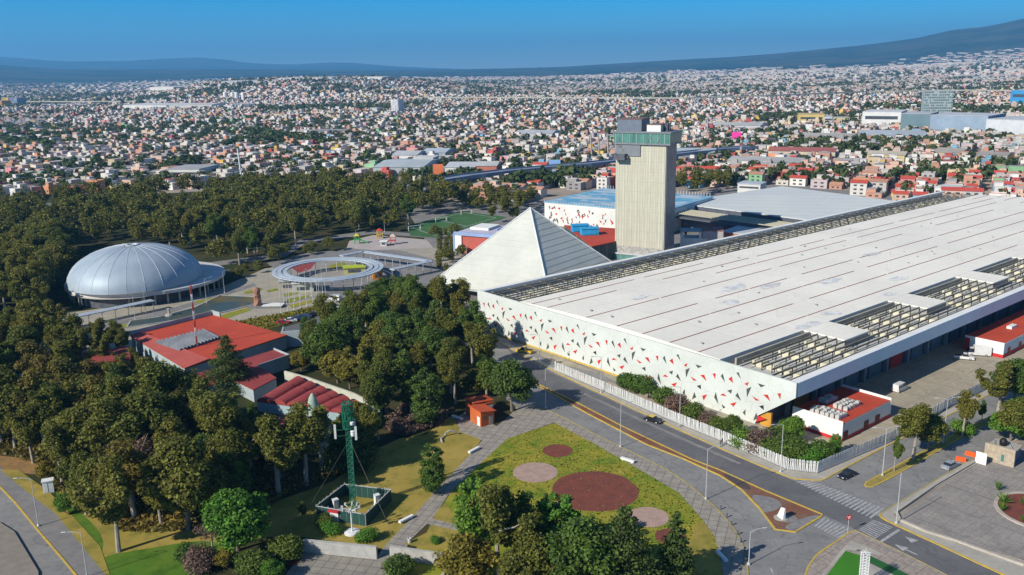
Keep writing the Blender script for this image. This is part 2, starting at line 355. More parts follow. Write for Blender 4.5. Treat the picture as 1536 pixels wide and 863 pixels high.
# ------------------------------------------------------------------ terrain
RIDGE = [(-400, 99), (0, 101), (60, 104), (100, 106), (430, 106), (560, 107.5), (700, 104.5), (850, 100.5), (1000, 92), (1100, 87), (1200, 79.5), (1300, 71), (1380, 62.5), (1430, 53.5), (1480, 49.5), (1536, 39.5), (1640, 22), (1900, 18)]
BACK = [(-400, 100), (0, 100), (100, 102.5), (200, 101), (240, 98), (310, 95.5), (350, 98), (380, 102), (440, 103.5), (500, 99.5), (540, 99.3), (600, 104), (680, 107), (760, 108), (1100, 112)]
def interp(tab, x):
    xs = [p[0] for p in tab]; return float(np.interp(x, xs, [p[1] for p in tab]))
def sst(a, b, x):
    t = min(1, max(0, (x-a)/(b-a))); return t*t*(3-2*t)
def wob(x, y, s):
    return (math.sin(x/s+1.3)*math.cos(y/(s*1.3)+0.4)+0.5*math.sin(x/(s*0.47)-y/(s*0.61)))/1.5
def T(x, y):
    r = math.hypot(x, y)
    if r < 1300 or y < 100: return 0.0
    az = math.atan2(x, y); px = 768+F*math.tan(max(-1.2, min(1.2, az)))/math.cos(TH)
    hy = 104-(px-768)*math.tan(ROLL)
    z = 0.0
    # low hill covered in houses, left of centre
    z += 58*math.exp(-((px-470)/220)**4)*sst(2100, 3500, r)*(1-0.75*sst(3800, 5200, r))*(1+0.10*wob(x, y, 160))
    # right-hand slopes rise to the volcano
    e = (hy-interp(RIDGE, px))/F
    if e > 0:
        top = CH+14500*e
        z += max(0, top)*(0.16*sst(3500, 9000, r)+0.84*sst(8200, 14500, r)**1.2)*(1+0.02*wob(x, y, 700))*(1-0.3*sst(15500, 22000, r))
    e2 = (hy-interp(BACK, px))/F
    if e2 > -0.004:
        z += max(0, CH+26000*e2)*sst(17000, 26000, r)*(1+0.02*wob(x, y, 1500))
    return z
mb = MB()
rs = [0, 60, 140, 260, 420, 700, 1000, 1300]+[1300*(1.055**k) for k in range(1, 62)]
azs = [R(-180+12*k) for k in range(0, 12)]+[R(-38+0.8*k) for k in range(0, 96)]+[R(40+10*k) for k in range(0, 14)]
n = len(azs); vs = []
for r in rs:
    for a in azs:
        x, y = r*math.sin(a), r*math.cos(a); vs.append((x, y, T(x, y)))
fs = []
for j in range(len(rs)-1):
    for i in range(n):
        fs.append((j*n+i, (j+1)*n+i, (j+1)*n+(i+1) % n, j*n+(i+1) % n))
mb.add(vs, fs)
m, t, b = newmat('terrain_ground'); vec = coord(t)
c_city = mixc(t, noise(t, vec, 0.012, 5, 0.4, 0.6), (0.30, 0.265, 0.23), (0.38, 0.31, 0.24))
c_city = mixc(t, mul(t, noise(t, vec, 0.08, 4, 0.45, 0.6), 0.5), c_city, (0.15, 0.14, 0.13))
c_for = mixc(t, noise(t, vec, 0.0015, 6, 0.42, 0.6), (0.022, 0.036, 0.016), (0.075, 0.075, 0.04))
sz = N(t, 'ShaderNodeSeparateXYZ'); t.links.new(vec, sz.inputs[0])
ln = N(t, 'ShaderNodeVectorMath', operation='LENGTH'); t.links.new(vec, ln.inputs[0])
mr = N(t, 'ShaderNodeMapRange'); mr.inputs[1].default_value = 5200; mr.inputs[2].default_value = 8200; t.links.new(ln.outputs['Value'], mr.inputs[0])
t.links.new(mixc(t, mr.outputs[0], c_city, c_for), b.inputs['Base Color']); b.inputs['Roughness'].default_value = 1.0; b.inputs['Specular IOR Level'].default_value = 0
ground = struct('ground', mb, m)
for p in ground.data.polygons: p.use_smooth = True

# ------------------------------------------------------------------ ground surfaces near the park and the hall
def S(name, pts, z, m, sm=0, world=False):
    p = pts if world else G(pts)
    if sm: p = smooth(p, sm, True)
    return struct(name, MB().sheet(p, z), m)
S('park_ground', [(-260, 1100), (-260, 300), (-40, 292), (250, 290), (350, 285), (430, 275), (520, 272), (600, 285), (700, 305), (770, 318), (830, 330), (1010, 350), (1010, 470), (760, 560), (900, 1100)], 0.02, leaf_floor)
S('city_apron', [(600, 300), (700, 305), (1046, 291), (1180, 276), (1400, 300), (1800, 300), (1800, 500), (1100, 620), (700, 520), (650, 380)], 0.03, asphalt_old)
# loading yard of the great hall
S('loading_yard', [(1140, 690), (1215, 700), (1335, 658), (1486, 577), (1536, 550), (1800, 430), (1800, 380), (1400, 430), (1100, 560), (900, 560), (832, 545), (760, 505), (900, 560)], 0.04, yardmat)
# main roads: one asphalt sheet, kerbs and islands stand on it
road_poly = [(640, 470), (700, 478), (756, 515), (832, 555), (869, 573), (1005, 636), (1120, 688), (1184, 714), (1231, 719), (1335, 664), (1536, 564), (1800, 440), (1800, 520), (1536, 632), (1461, 690), (1377, 739), (1322, 773), (1347, 787), (1406, 814), (1507, 861), (1700, 950), (1500, 960), (1421, 866), (1360, 833), (1284, 799), (1228, 833), (1205, 866), (1180, 1100), (1120, 1100), (1120, 863), (1114, 822), (1092, 783), (1049, 742), (1001, 708), (929, 672), (887, 650), (824, 618), (790, 622), (760, 600), (750, 560)]
S('road', road_poly, 0.05, asphalt)
# darker newer asphalt strip of the main road beside the fence and past the crossing
S('road_main_lane', [(760, 522), (832, 562), (869, 579), (1005, 642), (1120, 692), (1180, 717), (1320, 776), (1406, 817), (1507, 864), (1700, 955), (1560, 960), (1425, 866), (1352, 830), (1288, 797), (1236, 773), (1038, 690), (937, 642), (866, 605), (801, 574)], 0.056, asphalt_dark)
def kerb(name, pts, sm=4, w=0.32, h=0.17, m=None, closed=False):
    p = smooth(G(pts), sm, closed) if sm else G(pts)
    return struct(name, MB().ribbon(p, w, 0, h, closed=closed), m or yellow_paint)
def pave(name, pts, m, h=0.12, sm=0):
    p = smooth(G(pts), sm, True) if sm else G(pts)
    return struct(name, MB().prism(p, -0.05, h), m)
north = [(700, 489), (756, 518), (832, 558), (869, 576), (1005, 639), (1120, 690.5), (1184, 716.5), (1200, 719.5), (1231.5, 721), (1245, 715), (1270, 701.5), (1335, 667), (1436, 617), (1536, 567), (1800, 444)]
kerb('kerb_north', north, 3)
pave('sidewalk_north', north[1:]+[(1800, 436), (1536, 556), (1486, 583), (1335, 662), (1226, 709), (1182, 705), (1086, 663), (910, 587), (832, 553), (760, 514)], concrete)
# median of the main road with red scoria and grey gravel
med_up = [(801, 574), (866, 605), (937, 642), (1038, 690), (1080, 706), (1150, 738), (1234, 773)]
med_lo = [(1231, 776), (1193, 799), (1163, 795), (1139, 763), (1112, 735), (1080, 714), (1025, 689), (971, 668), (883, 622), (813, 583)]
pave('median_bed', med_up+med_lo, mat('median_soil', (0.20, 0.075, 0.045), (0.20, 0.13, 0.09), 0.25, 0.95, fine=0.5, fscale=2, kind='Position'), 0.12)
kerb('kerb_median', med_up+med_lo, 0, 0.36, 0.2, closed=True)
struct('median_gravel_patch', MB().sheet(smooth(G([(1128, 744), (1160, 748), (1172, 760), (1150, 770), (1140, 762)]), 4, True), 0.126), gravel_grey)
struct('median_gravel_tip', MB().sheet(smooth(G([(1190, 783), (1222, 774), (1228, 778), (1195, 796), (1178, 792)]), 4, True), 0.128), gravel_grey)
struct('median_gravel_ring', MB().sheet(smooth(G([(1172, 776), (1188, 774), (1196, 781), (1178, 785)]), 4, True), 0.13), gravel_grey)
struct('median_gravel_top', MB().sheet(smooth(G([(1085, 712), (1115, 722), (1126, 735), (1108, 731)]), 4, True), 0.127), mat('dark_gravel', (0.09, 0.07, 0.07), None, 1, 0.95, kind='Position', fine=0.4))
# lower side: slab promenade around the round lawn
low = [(790, 612), (824, 617), (887, 649), (930, 670.5), (1001, 706), (1050, 741), (1092, 782), (1115, 821), (1122, 862), (1124, 920), (1110, 1050)]
kerb('kerb_lower', low, 4, 0.26, 0.15, yellow_dull)
pave('promenade', smooth(G(low), 4)[0:0] or low+[(1050, 1050), (1082, 900), (1085, 863), (1073, 808), (1050, 776), (1018, 740), (969, 711), (894, 668), (832, 634), (761, 659), (727, 662), (690, 648), (684, 628), (700, 616), (745, 640), (760, 628), (770, 618)], slabs, 0.10)
lawn = [(832, 635), (894, 668), (969, 711), (1018, 740), (1050, 776), (1073, 808), (1085, 863), (1082, 930), (1040, 1050), (640, 1050), (600, 860), (640, 800), (661, 763), (676, 740), (725, 692), (761, 659)]
pave('lawn', lawn, lawn_g, 0.13)
S('lawn_dry_corner', [(640, 800), (655, 768), (668, 755), (697, 800), (700, 845), (690, 835), (606, 817)], 0.142, lawn_y)
S('lawn_dry_edge', [(1050, 781), (1071, 812), (1082, 863), (1080, 930), (985, 930), (1020, 850), (1040, 800)], 0.143, lawn_y, 3)
def disc(name, px, py, rpx, z, m, h=0.17, wob_=0.05, seed=0):
    c = g(px, py); r = rpx/F*math.sqrt(c[0]**2+c[1]**2+CH**2); rd = random.Random(seed)
    a = [1+wob_*rd.uniform(-1, 1) for _ in range(40)]
    return struct(name, MB().prism([(c[0]+r*a[k]*math.cos(2*math.pi*k/40), c[1]+r*a[k]*math.sin(2*math.pi*k/40)) for k in range(40)], 0, h), m)
for k, (px_, py_, rr, mm) in enumerate([(836.4, 677, 22, scoria), (803, 709.5, 33, gravel_pink), (891.8, 737, 62.5, scoria), (973, 776.5, 29, gravel_pink), (1006, 806, 22, scoria)]):
    disc('gravel_bed', px_, py_, rr, 0, mm, 0.165, 0.02, k)
# dry lawn with the mast, and the slab path across it
S('lawn_west', [(400, 757), (470, 733), (500, 722), (560, 676), (600, 658), (640, 652), (662, 632), (684, 622), (727, 652), (702, 690), (656, 738), (623, 774), (577, 824), (566, 822), (456, 806), (400, 806), (350, 815), (300, 840), (300, 870), (150, 900), (140, 850), (110, 790), (85, 745), (90, 720), (240, 770), (330, 790)], 0.05, lawn_y)
S('lawn_lower_left', [(150, 868), (152, 838), (230, 822), (300, 812), (330, 820), (310, 850), (305, 900), (200, 960)], 0.06, lawn_bright, 3)
S('lawn_bright_patch', [(84, 742), (92, 738), (104, 752), (150, 800), (150, 830), (120, 806)], 0.06, lawn_bright, 3)
S('dirt_bank', [(-60, 690), (0, 684), (60, 690), (72, 704), (50, 712), (0, 706), (-60, 706)], 0.06, dirt_orange)
struct('slab_path', MB().prism(G([(727, 657), (760, 659), (741, 690), (712, 706), (673, 743), (648, 780), (612, 814), (608, 840), (560, 863), (520, 940), (480, 940), (540, 863), (566, 836), (575, 822), (621, 774), (654, 737), (700, 688)]), 0, 0.11), slabs)
S('path_branch', [(644, 778), (700, 792), (700, 800), (640, 787)], 0.15, slabs)
# terrace in front of the two low walls
S('terrace', [(400, 1000), (428, 863), (456, 829), (566, 838), (600, 838), (680, 850), (640, 1000)], 0.12, terrace)
struct('terrace_planting_bed', MB().sheet(smooth(G([(418, 840), (432, 832), (452, 838), (440, 850)]), 4, True), 0.13), scoria)
# left bottom road
S('road_left', [(-220, 560), (0, 706), (158, 863), (260, 980), (0, 1100), (-300, 900)], 0.05, asphalt)
kerb('kerb_left', [(-80, 668), (0, 731), (60, 800), (116, 866), (170, 940)], 3)
pave('sidewalk_left', [(-80, 664), (0, 728), (60, 797), (119, 863), (172, 935), (240, 960), (158, 863), (84, 768), (0, 700), (-80, 640)], mat('worn_walk', (0.22, 0.21, 0.20), (0.17, 0.165, 0.165), 0.4, 0.9, kind='Position', line=[(0, 4, 0.15, (0.12, 0.12, 0.12), 0.5, R(40))]), 0.12)
S('verge_left', [(0, 705), (28, 706), (70, 735), (100, 765), (150, 820), (165, 863), (158, 863), (84, 772), (40, 738)], 0.125, lawn_y)
pave('planter_left', [(-60, 770), (0, 786), (22, 800), (58, 860), (60, 940), (-60, 940)], mat('planter_stone', (0.26, 0.23, 0.19), None, 0.6, 0.9, kind='Position', fine=0.3), 0.4)
# side street: yellow kerbed median and the south walk
smed = [(1297, 728), (1300, 724), (1340, 702), (1362, 690), (1432, 652), (1500, 618), (1560, 589), (1700, 520), (1706, 524), (1566, 595), (1508, 624), (1438, 659), (1378, 694), (1335, 718), (1309, 731), (1300, 731)]
pave('street_median', smed, mat('street_median_soil', (0.36, 0.29, 0.06), (0.24, 0.19, 0.07), 0.5, 0.9, kind='Position', fine=0.4), 0.12)
kerb('kerb_street_median', smed, 0, 0.3, 0.17, closed=True)
south = [(1700, 565), (1536, 636), (1463, 688), (1448, 694), (1377, 737), (1321, 771), (1322, 777), (1347, 790), (1406, 817), (1507, 864), (1700, 950)]
kerb('kerb_south', south[:6], 2, 0.24, 0.15, yellow_dull); kerb('kerb_south_corner', south[5:], 2, 0.4, 0.18)
pave('sidewalk_south', south+[(1800, 950), (1536, 846), (1440, 818), (1395, 800), (1346, 779), (1340, 772), (1400, 734), (1461, 699), (1475, 690), (1536, 655), (1700, 590)], concrete, 0.11)
pave('round_plaza', [(1348, 778), (1400, 739), (1462, 699), (1476, 691), (1536, 660), (1700, 600), (1800, 900), (1536, 842), (1445, 816), (1396, 798)], cobble, 0.14)
struct('plaza_ledge', MB().ribbon(G([(1461, 695), (1400, 731), (1344, 770), (1350, 782), (1389, 799), (1430, 812), (1536, 850)]), 0.5, 0.1, 0.5), mat('ledge_stone', (0.46, 0.42, 0.36), None, 0.4, 0.9, kind='Position', fine=0.3))
c0 = g(1562, 770); rr = abs(g(1486, 757)[0]-c0[0])
ring = [(c0[0]+rr*math.cos(2*math.pi*k/48), c0[1]+rr*math.sin(2*math.pi*k/48)) for k in range(48)]
struct('roundabout_bed', MB().prism(ring, 0.1, 0.3), scoria)
struct('roundabout_kerb', MB().ribbon(ring, 0.7, 0.1, 0.42, closed=True), mat('pale_kerb', (0.44, 0.39, 0.34), None, 0.5, 0.9, kind='Position'))
# stone corner island with the green painted wedge
isl = [(1283, 797), (1276, 798.5), (1255, 813), (1228, 831), (1216, 846), (1208, 863), (1195, 940), (1500, 940), (1421, 864), (1356, 831), (1310, 809)]
pave('corner_island', isl, slabs_b, 0.12)
kerb('kerb_corner_island', [(1195, 940), (1208, 864), (1216, 846), (1228, 831), (1255, 813), (1276, 798.5), (1283, 797)], 2, 0.3, 0.17)
kerb('kerb_corner_island_thin', [(1283, 797), (1310, 809), (1356, 831), (1421, 864), (1500, 905)], 0, 0.18, 0.17, yellow_dull)
S('island_walk', [(1276, 812), (1296, 819), (1330, 835), (1308, 832), (1270, 825), (1238, 863), (1234, 900), (1226, 900), (1232, 863), (1262, 826)], 0.126, concrete)
S('green_wedge', [(1268, 827.4), (1290, 834), (1291, 845), (1288, 900), (1225, 900), (1241, 863)], 0.13, green_bright)
S('green_wedge_deep', [(1290, 835), (1302, 833), (1363, 863), (1430, 900), (1392, 900), (1340, 863), (1298, 842)], 0.131, green_deep)
S('wedge_court', [(1298, 843), (1340, 864), (1390, 900), (1292, 900)], 0.132, concrete)
# painted markings
def zebra(name, a0, a1, b0, b1, n, fill=0.5):
    A0, A1, B0, B1 = [Vector(g(*p)[:2]) for p in (a0, a1, b0, b1)]; mb = MB()
    for k in range(n):
        t0, t1 = (k+0.5-fill/2)/n, (k+0.5+fill/2)/n
        mb.sheet([tuple(A0.lerp(A1, t0)), tuple(A0.lerp(A1, t1)), tuple(B0.lerp(B1, t1)), tuple(B0.lerp(B1, t0))], 0.064)
    return struct(name, mb, white_paint)
zebra('zebra_crossing', (1213, 719), (1328, 764), (1193, 723), (1308, 779), 20)
zebra('zebra_crossing', (1235, 776), (1281, 798), (1220, 789), (1258, 808.5), 8)
zebra('zebra_crossing', (1310, 780), (1287, 795.5), (1340, 791), (1313, 809), 9)
mk = MB(); mk.sheet(G([(1347, 794), (1351, 796), (1322, 815), (1318, 813)]), 0.064)
def arrow(mb, tip, tail, w=0.9):
    a, b_ = Vector(g(*tip)[:2]), Vector(g(*tail)[:2]); d = (b_-a).normalized(); nrm = Vector((-d.y, d.x))
    mb.sheet([tuple(a), tuple(a+d*2.2+nrm*w), tuple(a+d*2.2-nrm*w)], 0.066)
    mb.sheet([tuple(a+d*2.2+nrm*0.16), tuple(b_+nrm*0.16), tuple(b_-nrm*0.16), tuple(a+d*2.2-nrm*0.16)], 0.065)
arrow(mk, (1342, 817), (1376, 833)); arrow(mk, (1357, 805), (1372, 813), 0.9)
arrow(mk, (1152, 842), (1160, 862), 0.0)
struct('road_arrows', mk, white_paint)
S('manhole_cover', [(1283, 827), (1288, 824.8), (1292, 827), (1288, 829)], 0.135, asphalt_dark)
# dashed lane lines
mb = MB()
def dashes(mb, pts, n, fill, w):
    p = smooth(G(pts), 6); L = len(p)-1
    for k in range(n):
        i, j = k/n*L, (k+fill)/n*L
        a = Vector(p[int(i)]).lerp(Vector(p[min(L, int(i)+1)]), i-int(i)); b_ = Vector(p[min(L, int(j))]).lerp(Vector(p[min(L, int(j)+1)]), j-int(j))
        d = (b_-a).normalized(); q = Vector((-d.y, d.x))*w
        mb.sheet([tuple(a-q), tuple(b_-q), tuple(b_+q), tuple(a+q)], 0.064)
dashes(mb, [(845, 577), (900, 605), (1010, 655), (1110, 698)], 12, 0.45, 0.09)
dashes(mb, [(835, 606), (900, 640), (1000, 690), (1060, 722), (1115, 765), (1150, 830)], 18, 0.4, 0.09)
dashes(mb, [(1330, 702), (1430, 652), (1530, 600)], 8, 0.4, 0.09)
struct('lane_lines', mb, mat('faded_white', (0.24, 0.24, 0.24), (0.17, 0.17, 0.17), 0.8, 0.9, kind='Position', fine=0.4))
S('tar_patch', [(1000, 668), (1012, 664), (1050, 684), (1040, 690)], 0.058, asphalt_dark)
# streaks in the road: worn wheel tracks
for a_, b_, c_, d_ in (((870, 588), (1000, 648), (1110, 696), 0.9), ((850, 612), (960, 668), (1040, 712), 0.8)):
    struct('wheel_track', MB().ribbon(smooth(G([a_, b_, c_]), 6), d_, 0.05, 0.060), asphalt_old)
# plaza with the pool in front of the dome
S('dome_plaza', [(-60, 545), (-60, 480), (100, 470), (230, 452), (330, 432), (400, 402), (455, 396), (520, 372), (600, 372), (690, 372), (760, 420), (760, 470), (640, 440), (600, 440), (560, 450), (520, 478), (470, 462), (380, 492), (200, 520), (110, 530)], 0.06, plaza)
S('ring_road', [(400, 395), (460, 380), (530, 374), (600, 376), (660, 392), (700, 420), (720, 452), (640, 432), (600, 420), (560, 436), (560, 470), (500, 448), (440, 424)], 0.07, asphalt_old)
S('parking_strip', [(424, 492), (470, 479), (505, 456), (530, 462), (522, 478), (470, 515), (440, 515)], 0.08, asphalt_dark)
S('hedge_strip', [(300, 490), (380, 478), (440, 467), (500, 452), (503, 457), (470, 472), (424, 488), (360, 505), (330, 500)], 0.09, grassmat('hedge_grass', (0.24, 0.20, 0.03), (0.15, 0.16, 0.03), (0.10, 0.12, 0.03), 0.25))
S('plaza_lane', [(-60, 515), (30, 500), (200, 478), (260, 462), (330, 441), (380, 425), (384, 429), (330, 446), (262, 468), (200, 486), (30, 512), (-60, 530)], 0.10, asphalt_old)
m, t, b = newmat('pool_water'); MATS['pool'] = m
t.links.new(mixc(t, noise(t, coord(t), 0.06, 3, 0.45, 0.6), (0.05, 0.075, 0.07), (0.15, 0.11, 0.02)), b.inputs['Base Color']); b.inputs['Roughness'].default_value = 0.35; b.inputs['Specular IOR Level'].default_value = 0.2
wv = N(t, 'ShaderNodeTexNoise'); wv.inputs['Scale'].default_value = 0.8; bp = N(t, 'ShaderNodeBump'); bp.inputs['Strength'].default_value = 0.1
t.links.new(coord(t), wv.inputs['Vector']); t.links.new(wv.outputs[0], bp.inputs['Height']); t.links.new(bp.outputs[0], b.inputs['Normal'])
pool = [(292, 462), (331, 443.5), (384, 446), (383, 457), (325, 471.6), (220, 488), (190, 492), (196, 482), (240, 476)]
S('pool_water', pool, 0.14, m)
struct('pool_rim', MB().ribbon(G(pool), 0.8, 0.05, 0.3, closed=True), mat('rim_stone', (0.36, 0.36, 0.33), None, 0.3, 0.8, kind='Position'))
for k, q in enumerate([[(180, 488), (270, 470), (274, 473), (186, 493)], [(292, 453), (318, 447), (321, 449), (296, 456)], [(330, 474), (374, 461), (378, 465), (336, 480)], [(424, 442), (448, 437), (450, 440), (428, 446)], [(428, 450), (462, 443), (464, 446), (432, 455)], [(434, 458), (470, 450), (472, 453), (438, 463)], [(366, 438), (392, 432), (394, 435), (368, 442)], [(110, 498), (150, 490), (152, 495), (114, 504)], [(400, 436), (416, 433), (417, 436), (402, 439)]]):
    S('grass_bed', q, 0.11+0.004*k, lawn_g)
# round court inside the ring pergola, playground, small bus yard, football pitch
cr = g(493, 404); struct('ring_court', MB().sheet([(cr[0]+17*math.cos(k*math.pi/18), cr[1]+17*math.sin(k*math.pi/18)) for k in range(36)], 0.082), mat('court_grey', (0.30, 0.28, 0.25), None, 0.3, 0.9, kind='Position'))
struct('ring_court_red', MB().sheet(G([(434, 400), (450, 393), (476, 391), (466, 404), (448, 410)]), 0.09), brick_roof)
S('ring_court_lawn', [(490, 400), (512, 394), (524, 396), (500, 404)], 0.094, lawn_g)
S('playground_court', [(524, 362), (560, 353), (640, 360), (650, 372), (560, 376), (520, 372)], 0.1, mat('court_pink', (0.38, 0.33, 0.32), (0.42, 0.38, 0.34), 0.2, 0.9, kind='Position'))
S('park_lane', [(250, 402), (330, 392), (420, 380), (450, 360), (560, 346), (640, 352), (640, 357), (560, 351), (458, 366), (428, 386), (336, 398), (255, 408)], 0.09, asphalt_old)
S('football_pitch', [(608, 340), (692, 317), (760, 326), (750, 330), (652, 357), (616, 354)], 0.12, turf_green)
pl = MB()
for a_, b_ in (((616, 341), (694, 319)), ((694, 319), (744, 327)), ((744, 327), (652, 354)), ((652, 354), (616, 341)), ((655, 330), (700, 340))): pl.ribbon(G([a_, b_]), 0.3, 0.12, 0.126)
struct('pitch_lines', pl, mat('pitch_white', (0.6, 0.6, 0.6), None, 1, 0.9, kind='Position'))
S('bus_yard', [(228, 306), (250, 296), (340, 294), (352, 306), (300, 316), (240, 316)], 0.1, asphalt_old)
S('forest_lane', [(0, 316), (60, 306), (90, 303), (92, 308), (62, 312), (0, 324)], 0.1, asphalt_old)
# ------------------------------------------------------------------ the great hall (local frame: x along its long side, y along the facade)
HZ_ = 13.0
A = Vector(g(720, 435.5, HZ_)[:2]); B = Vector(g(1196, 574, HZ_)[:2]); W = (A-B).length
ydir = (A-B)/W; xdir = Vector((ydir.y, -ydir.x)); HANG = math.atan2(xdir.y, xdir.x)
hall = thing('exhibition_hall', 'huge flat white exhibition hall with red and black triangles on its facade', 'exhibition hall', (B.x, B.y, 0), HANG)
L = 330.0
def hl(px, py, z=HZ_):
    q = Vector(g(px, py, z)[:2])-B; return q.dot(xdir), q.dot(ydir)
body = MB(); body.bb(0.4, L, 8.0, W-0.6, 0, 9.9); body.build('hall_body', dark_wall, hall)
lev = MB(); lev.bb(0.3, L, 0.6, W-0.7, 9.91, 10.3); lev.build('service_deck', mat('deck_pale', (0.52, 0.52, 0.49), (0.42, 0.42, 0.40), 0.1, 0.9, fine=0.2), hall)
rf = MB(); Y0, Y1 = 22.0, 99.0
# gently arched main roof, built as long bays
nb = 8; prof = [Y0+(Y1-Y0)*k/nb for k in range(nb+1)]
def rz_(y): return HZ_+0.9*math.sin(math.pi*min(1, max(0, (y-Y0)/(Y1-Y0))))
pv = [(y, rz_(y)) for y in prof]
vs = [(0.35, y, z) for y, z in pv]+[(L, y, z) for y, z in pv]+[(0.35, Y0, 10.3), (0.35, Y1, 10.3), (L, Y0, 10.3), (L, Y1, 10.3)]
k = nb+1
fs = [(i, k+i, k+i+1, i+1) for i in range(nb)]
fs += [tuple([2*k+1]+list(range(nb, -1, -1))+[2*k])[::-1], (2*k, 2*k+2, k, 0), (nb, k+nb, 2*k+3, 2*k+1)]
rf.add(vs, fs); rf.build('roof', roof_white, hall)
per = 46.0
for kk in range(7):
    u0 = 37.5+per*kk
    r_ = MB(); r_.bb(u0, u0+12.5, 9.6, Y0, 12.55, 12.95); r_.bb(u0+0.2, u0+12.3, 9.9, Y0-0.1, 10.31, 12.54, 1); r_.build('roof_wing', [roof_white, mat('wing_side', (0.34, 0.34, 0.33), (0.26, 0.27, 0.27), 0.3, 0.8)], hall)
# side coping strip and deep fascia
cp = MB(); cp.bb(-0.3, L, -0.25, 1.7, 12.6, 13.05); cp.build('side_coping', white_wall, hall)
fa = MB(); fa.bb(-0.3, L, -0.55, -0.26, 9.6, 13.1); fa.bb(-0.3, L, -0.26, 7.9, 9.6, 9.9); fa.build('fascia', fascia_m, hall)
cp2 = MB(); cp2.bb(-0.3, L, W-2.0, W, 12.4, 13.1); cp2.bb(0, L, W-0.5, W, 0, 12.39); cp2.build('side_parapet', white_wall, hall)
# screen facade with the cut corner
sc_ = MB(); poly = [(-0.5, 9.6), (-0.5, 13.25), (W, 13.25), (W, 0), (10.0, 0), (9.2, 2.4)]
vs = [(-1.1, y, z) for y, z in poly]+[(-0.6, y, z) for y, z in poly]; n_ = len(poly)
sc_.add(vs, [tuple(range(n_)), tuple(range(2*n_-1, n_-1, -1))]+[(i, n_+i, n_+(i+1) % n_, (i+1) % n_) for i in range(n_)])
m, t, b = newmat('screen_panels'); vec = coord(t, 'Object')
vo = N(t, 'ShaderNodeTexVoronoi', feature='DISTANCE_TO_EDGE'); vo.inputs['Scale'].default_value = 0.34; t.links.new(vec, vo.inputs['Vector'])
lt = N(t, 'ShaderNodeMath', operation='LESS_THAN'); lt.inputs[1].default_value = 0.02; t.links.new(vo.outputs[0], lt.inputs[0])
c1 = mixc(t, noise(t, vec, 0.12), (0.565, 0.60, 0.565), (0.50, 0.535, 0.50)); c1 = mixc(t, mul(t, lt.outputs[0], 0.3), c1, (0.36, 0.37, 0.35))
for ro_ in (0.55, -0.6):
    mp_ = N(t, 'ShaderNodeMapping'); mp_.inputs['Rotation'].default_value = (ro_, 0, 0); t.links.new(vec, mp_.inputs['Vector']); c1 = mixc(t, mul(t, lines(t, mp_.outputs[0], 1, 3.1, 0.07), 0.22), c1, (0.36, 0.37, 0.35))
t.links.new(c1, b.inputs['Base Color']); b.inputs['Roughness'].default_value = 0.7
screen_m = m; sc_.build('facade_screen', m, hall)
TR = [  # one repeat of the triangle pattern: px triangles of the zoomed crop, drawn black 0 / red 1
 (0, [(832, 343), (850, 334), (871, 395)]), (0, [(1017, 432), (1081, 452), (1042, 467)]), (1, [(901, 436), (940, 420), (926, 454)]),
 (0, [(919, 480), (962, 463), (923, 553)]), (1, [(967, 542), (1031, 580), (1000, 582)]), (1, [(1063, 530), (1103, 530), (1124, 588)]),
 (1, [(1186, 520), (1216, 518), (1211, 573)]), (0, [(697, 369), (715, 347), (734, 425)]), (1, [(762, 393), (793, 373), (803, 430)]),
 (0, [(753, 495), (795, 485), (786, 523)]), (0, [(823, 540), (842, 513), (873, 584)]), (1, [(692, 535), (717, 519), (750, 545)]),
 (1, [(776, 608), (834, 594), (808, 634)]), (0, [(640, 553), (655, 506), (677, 610)]), (0, [(1028, 629), (1065, 621), (1069, 664)]),
 (0, [(886, 685), (911, 656), (909, 711)]), (0, [(448, 572), (469, 507), (485, 552)]), (1, [(536, 540), (581, 527), (550, 580)]),
 (0, [(491, 456), (524, 446), (527, 486)]), (0, [(546, 634), (587, 620), (570, 652)]), (0, [(706, 612), (738, 640), (716, 650)])]
def fac(zx, zy):
    px_, py_ = 960+zx*250/1438, 500+zy*150/863
    # meet the view ray with the facade plane (x_local = -1.1)
    p1, p2 = g(px_, py_, 0), g(px_, py_, 10)
    l1 = (Vector(p1[:2])-B).dot(xdir); l2 = (Vector(p2[:2])-B).dot(xdir); s_ = (-1.1-l1)/(l2-l1)
    q = Vector(p1).lerp(Vector(p2), s_); return (Vector(q[:2])-B).dot(ydir), q.z
tiles = [(c, [fac(*p) for p in tr]) for c, tr in TR]
per_y = None
p_a = fac(832, 343)[0]; p_b = fac(315, 190)[0]; per_y = p_b-p_a
dark_panel = mat('dark_panel', (0.075, 0.085, 0.078), None, 1, 0.6)
for rep in range(-1, 8):
    for c, tr in tiles:
        q = [(y+per_y*rep, z) for y, z in tr]
        if min(z for _, z in q) < 0.4 or max(y for y, _ in q) > W-1 or min(y for y, _ in q) < 0.3: continue
        if any(z < 9.6-(y+0.5)*0.97+0.4 and y < 10 for y, z in q): continue
        vs = [(-1.1, y, z) for y, z in q]+[(-1.14, y, z) for y, z in q]
        MB().add(vs, [(0, 1, 2), (5, 4, 3), (0, 3, 4, 1), (1, 4, 5, 2), (2, 5, 3, 0)]).build('triangle_panel', red_paint if c else dark_panel, hall)
rt = MB(); q = [(9.6, 0.6), (6.9, 2.2), (9.2, 2.5)]; rt.add([(-1.16, y, z) for y, z in q]+[(-1.2, y, z) for y, z in q], [(0, 1, 2), (5, 4, 3), (0, 3, 4, 1), (1, 4, 5, 2), (2, 5, 3, 0)]); rt.build('red_corner_panel', red_paint, hall)
bs = MB(); bs.bb(-1.35, -1.11, 34, W-1, 0, 0.45); bs.build('yellow_base_band', yellow_paint, hall)
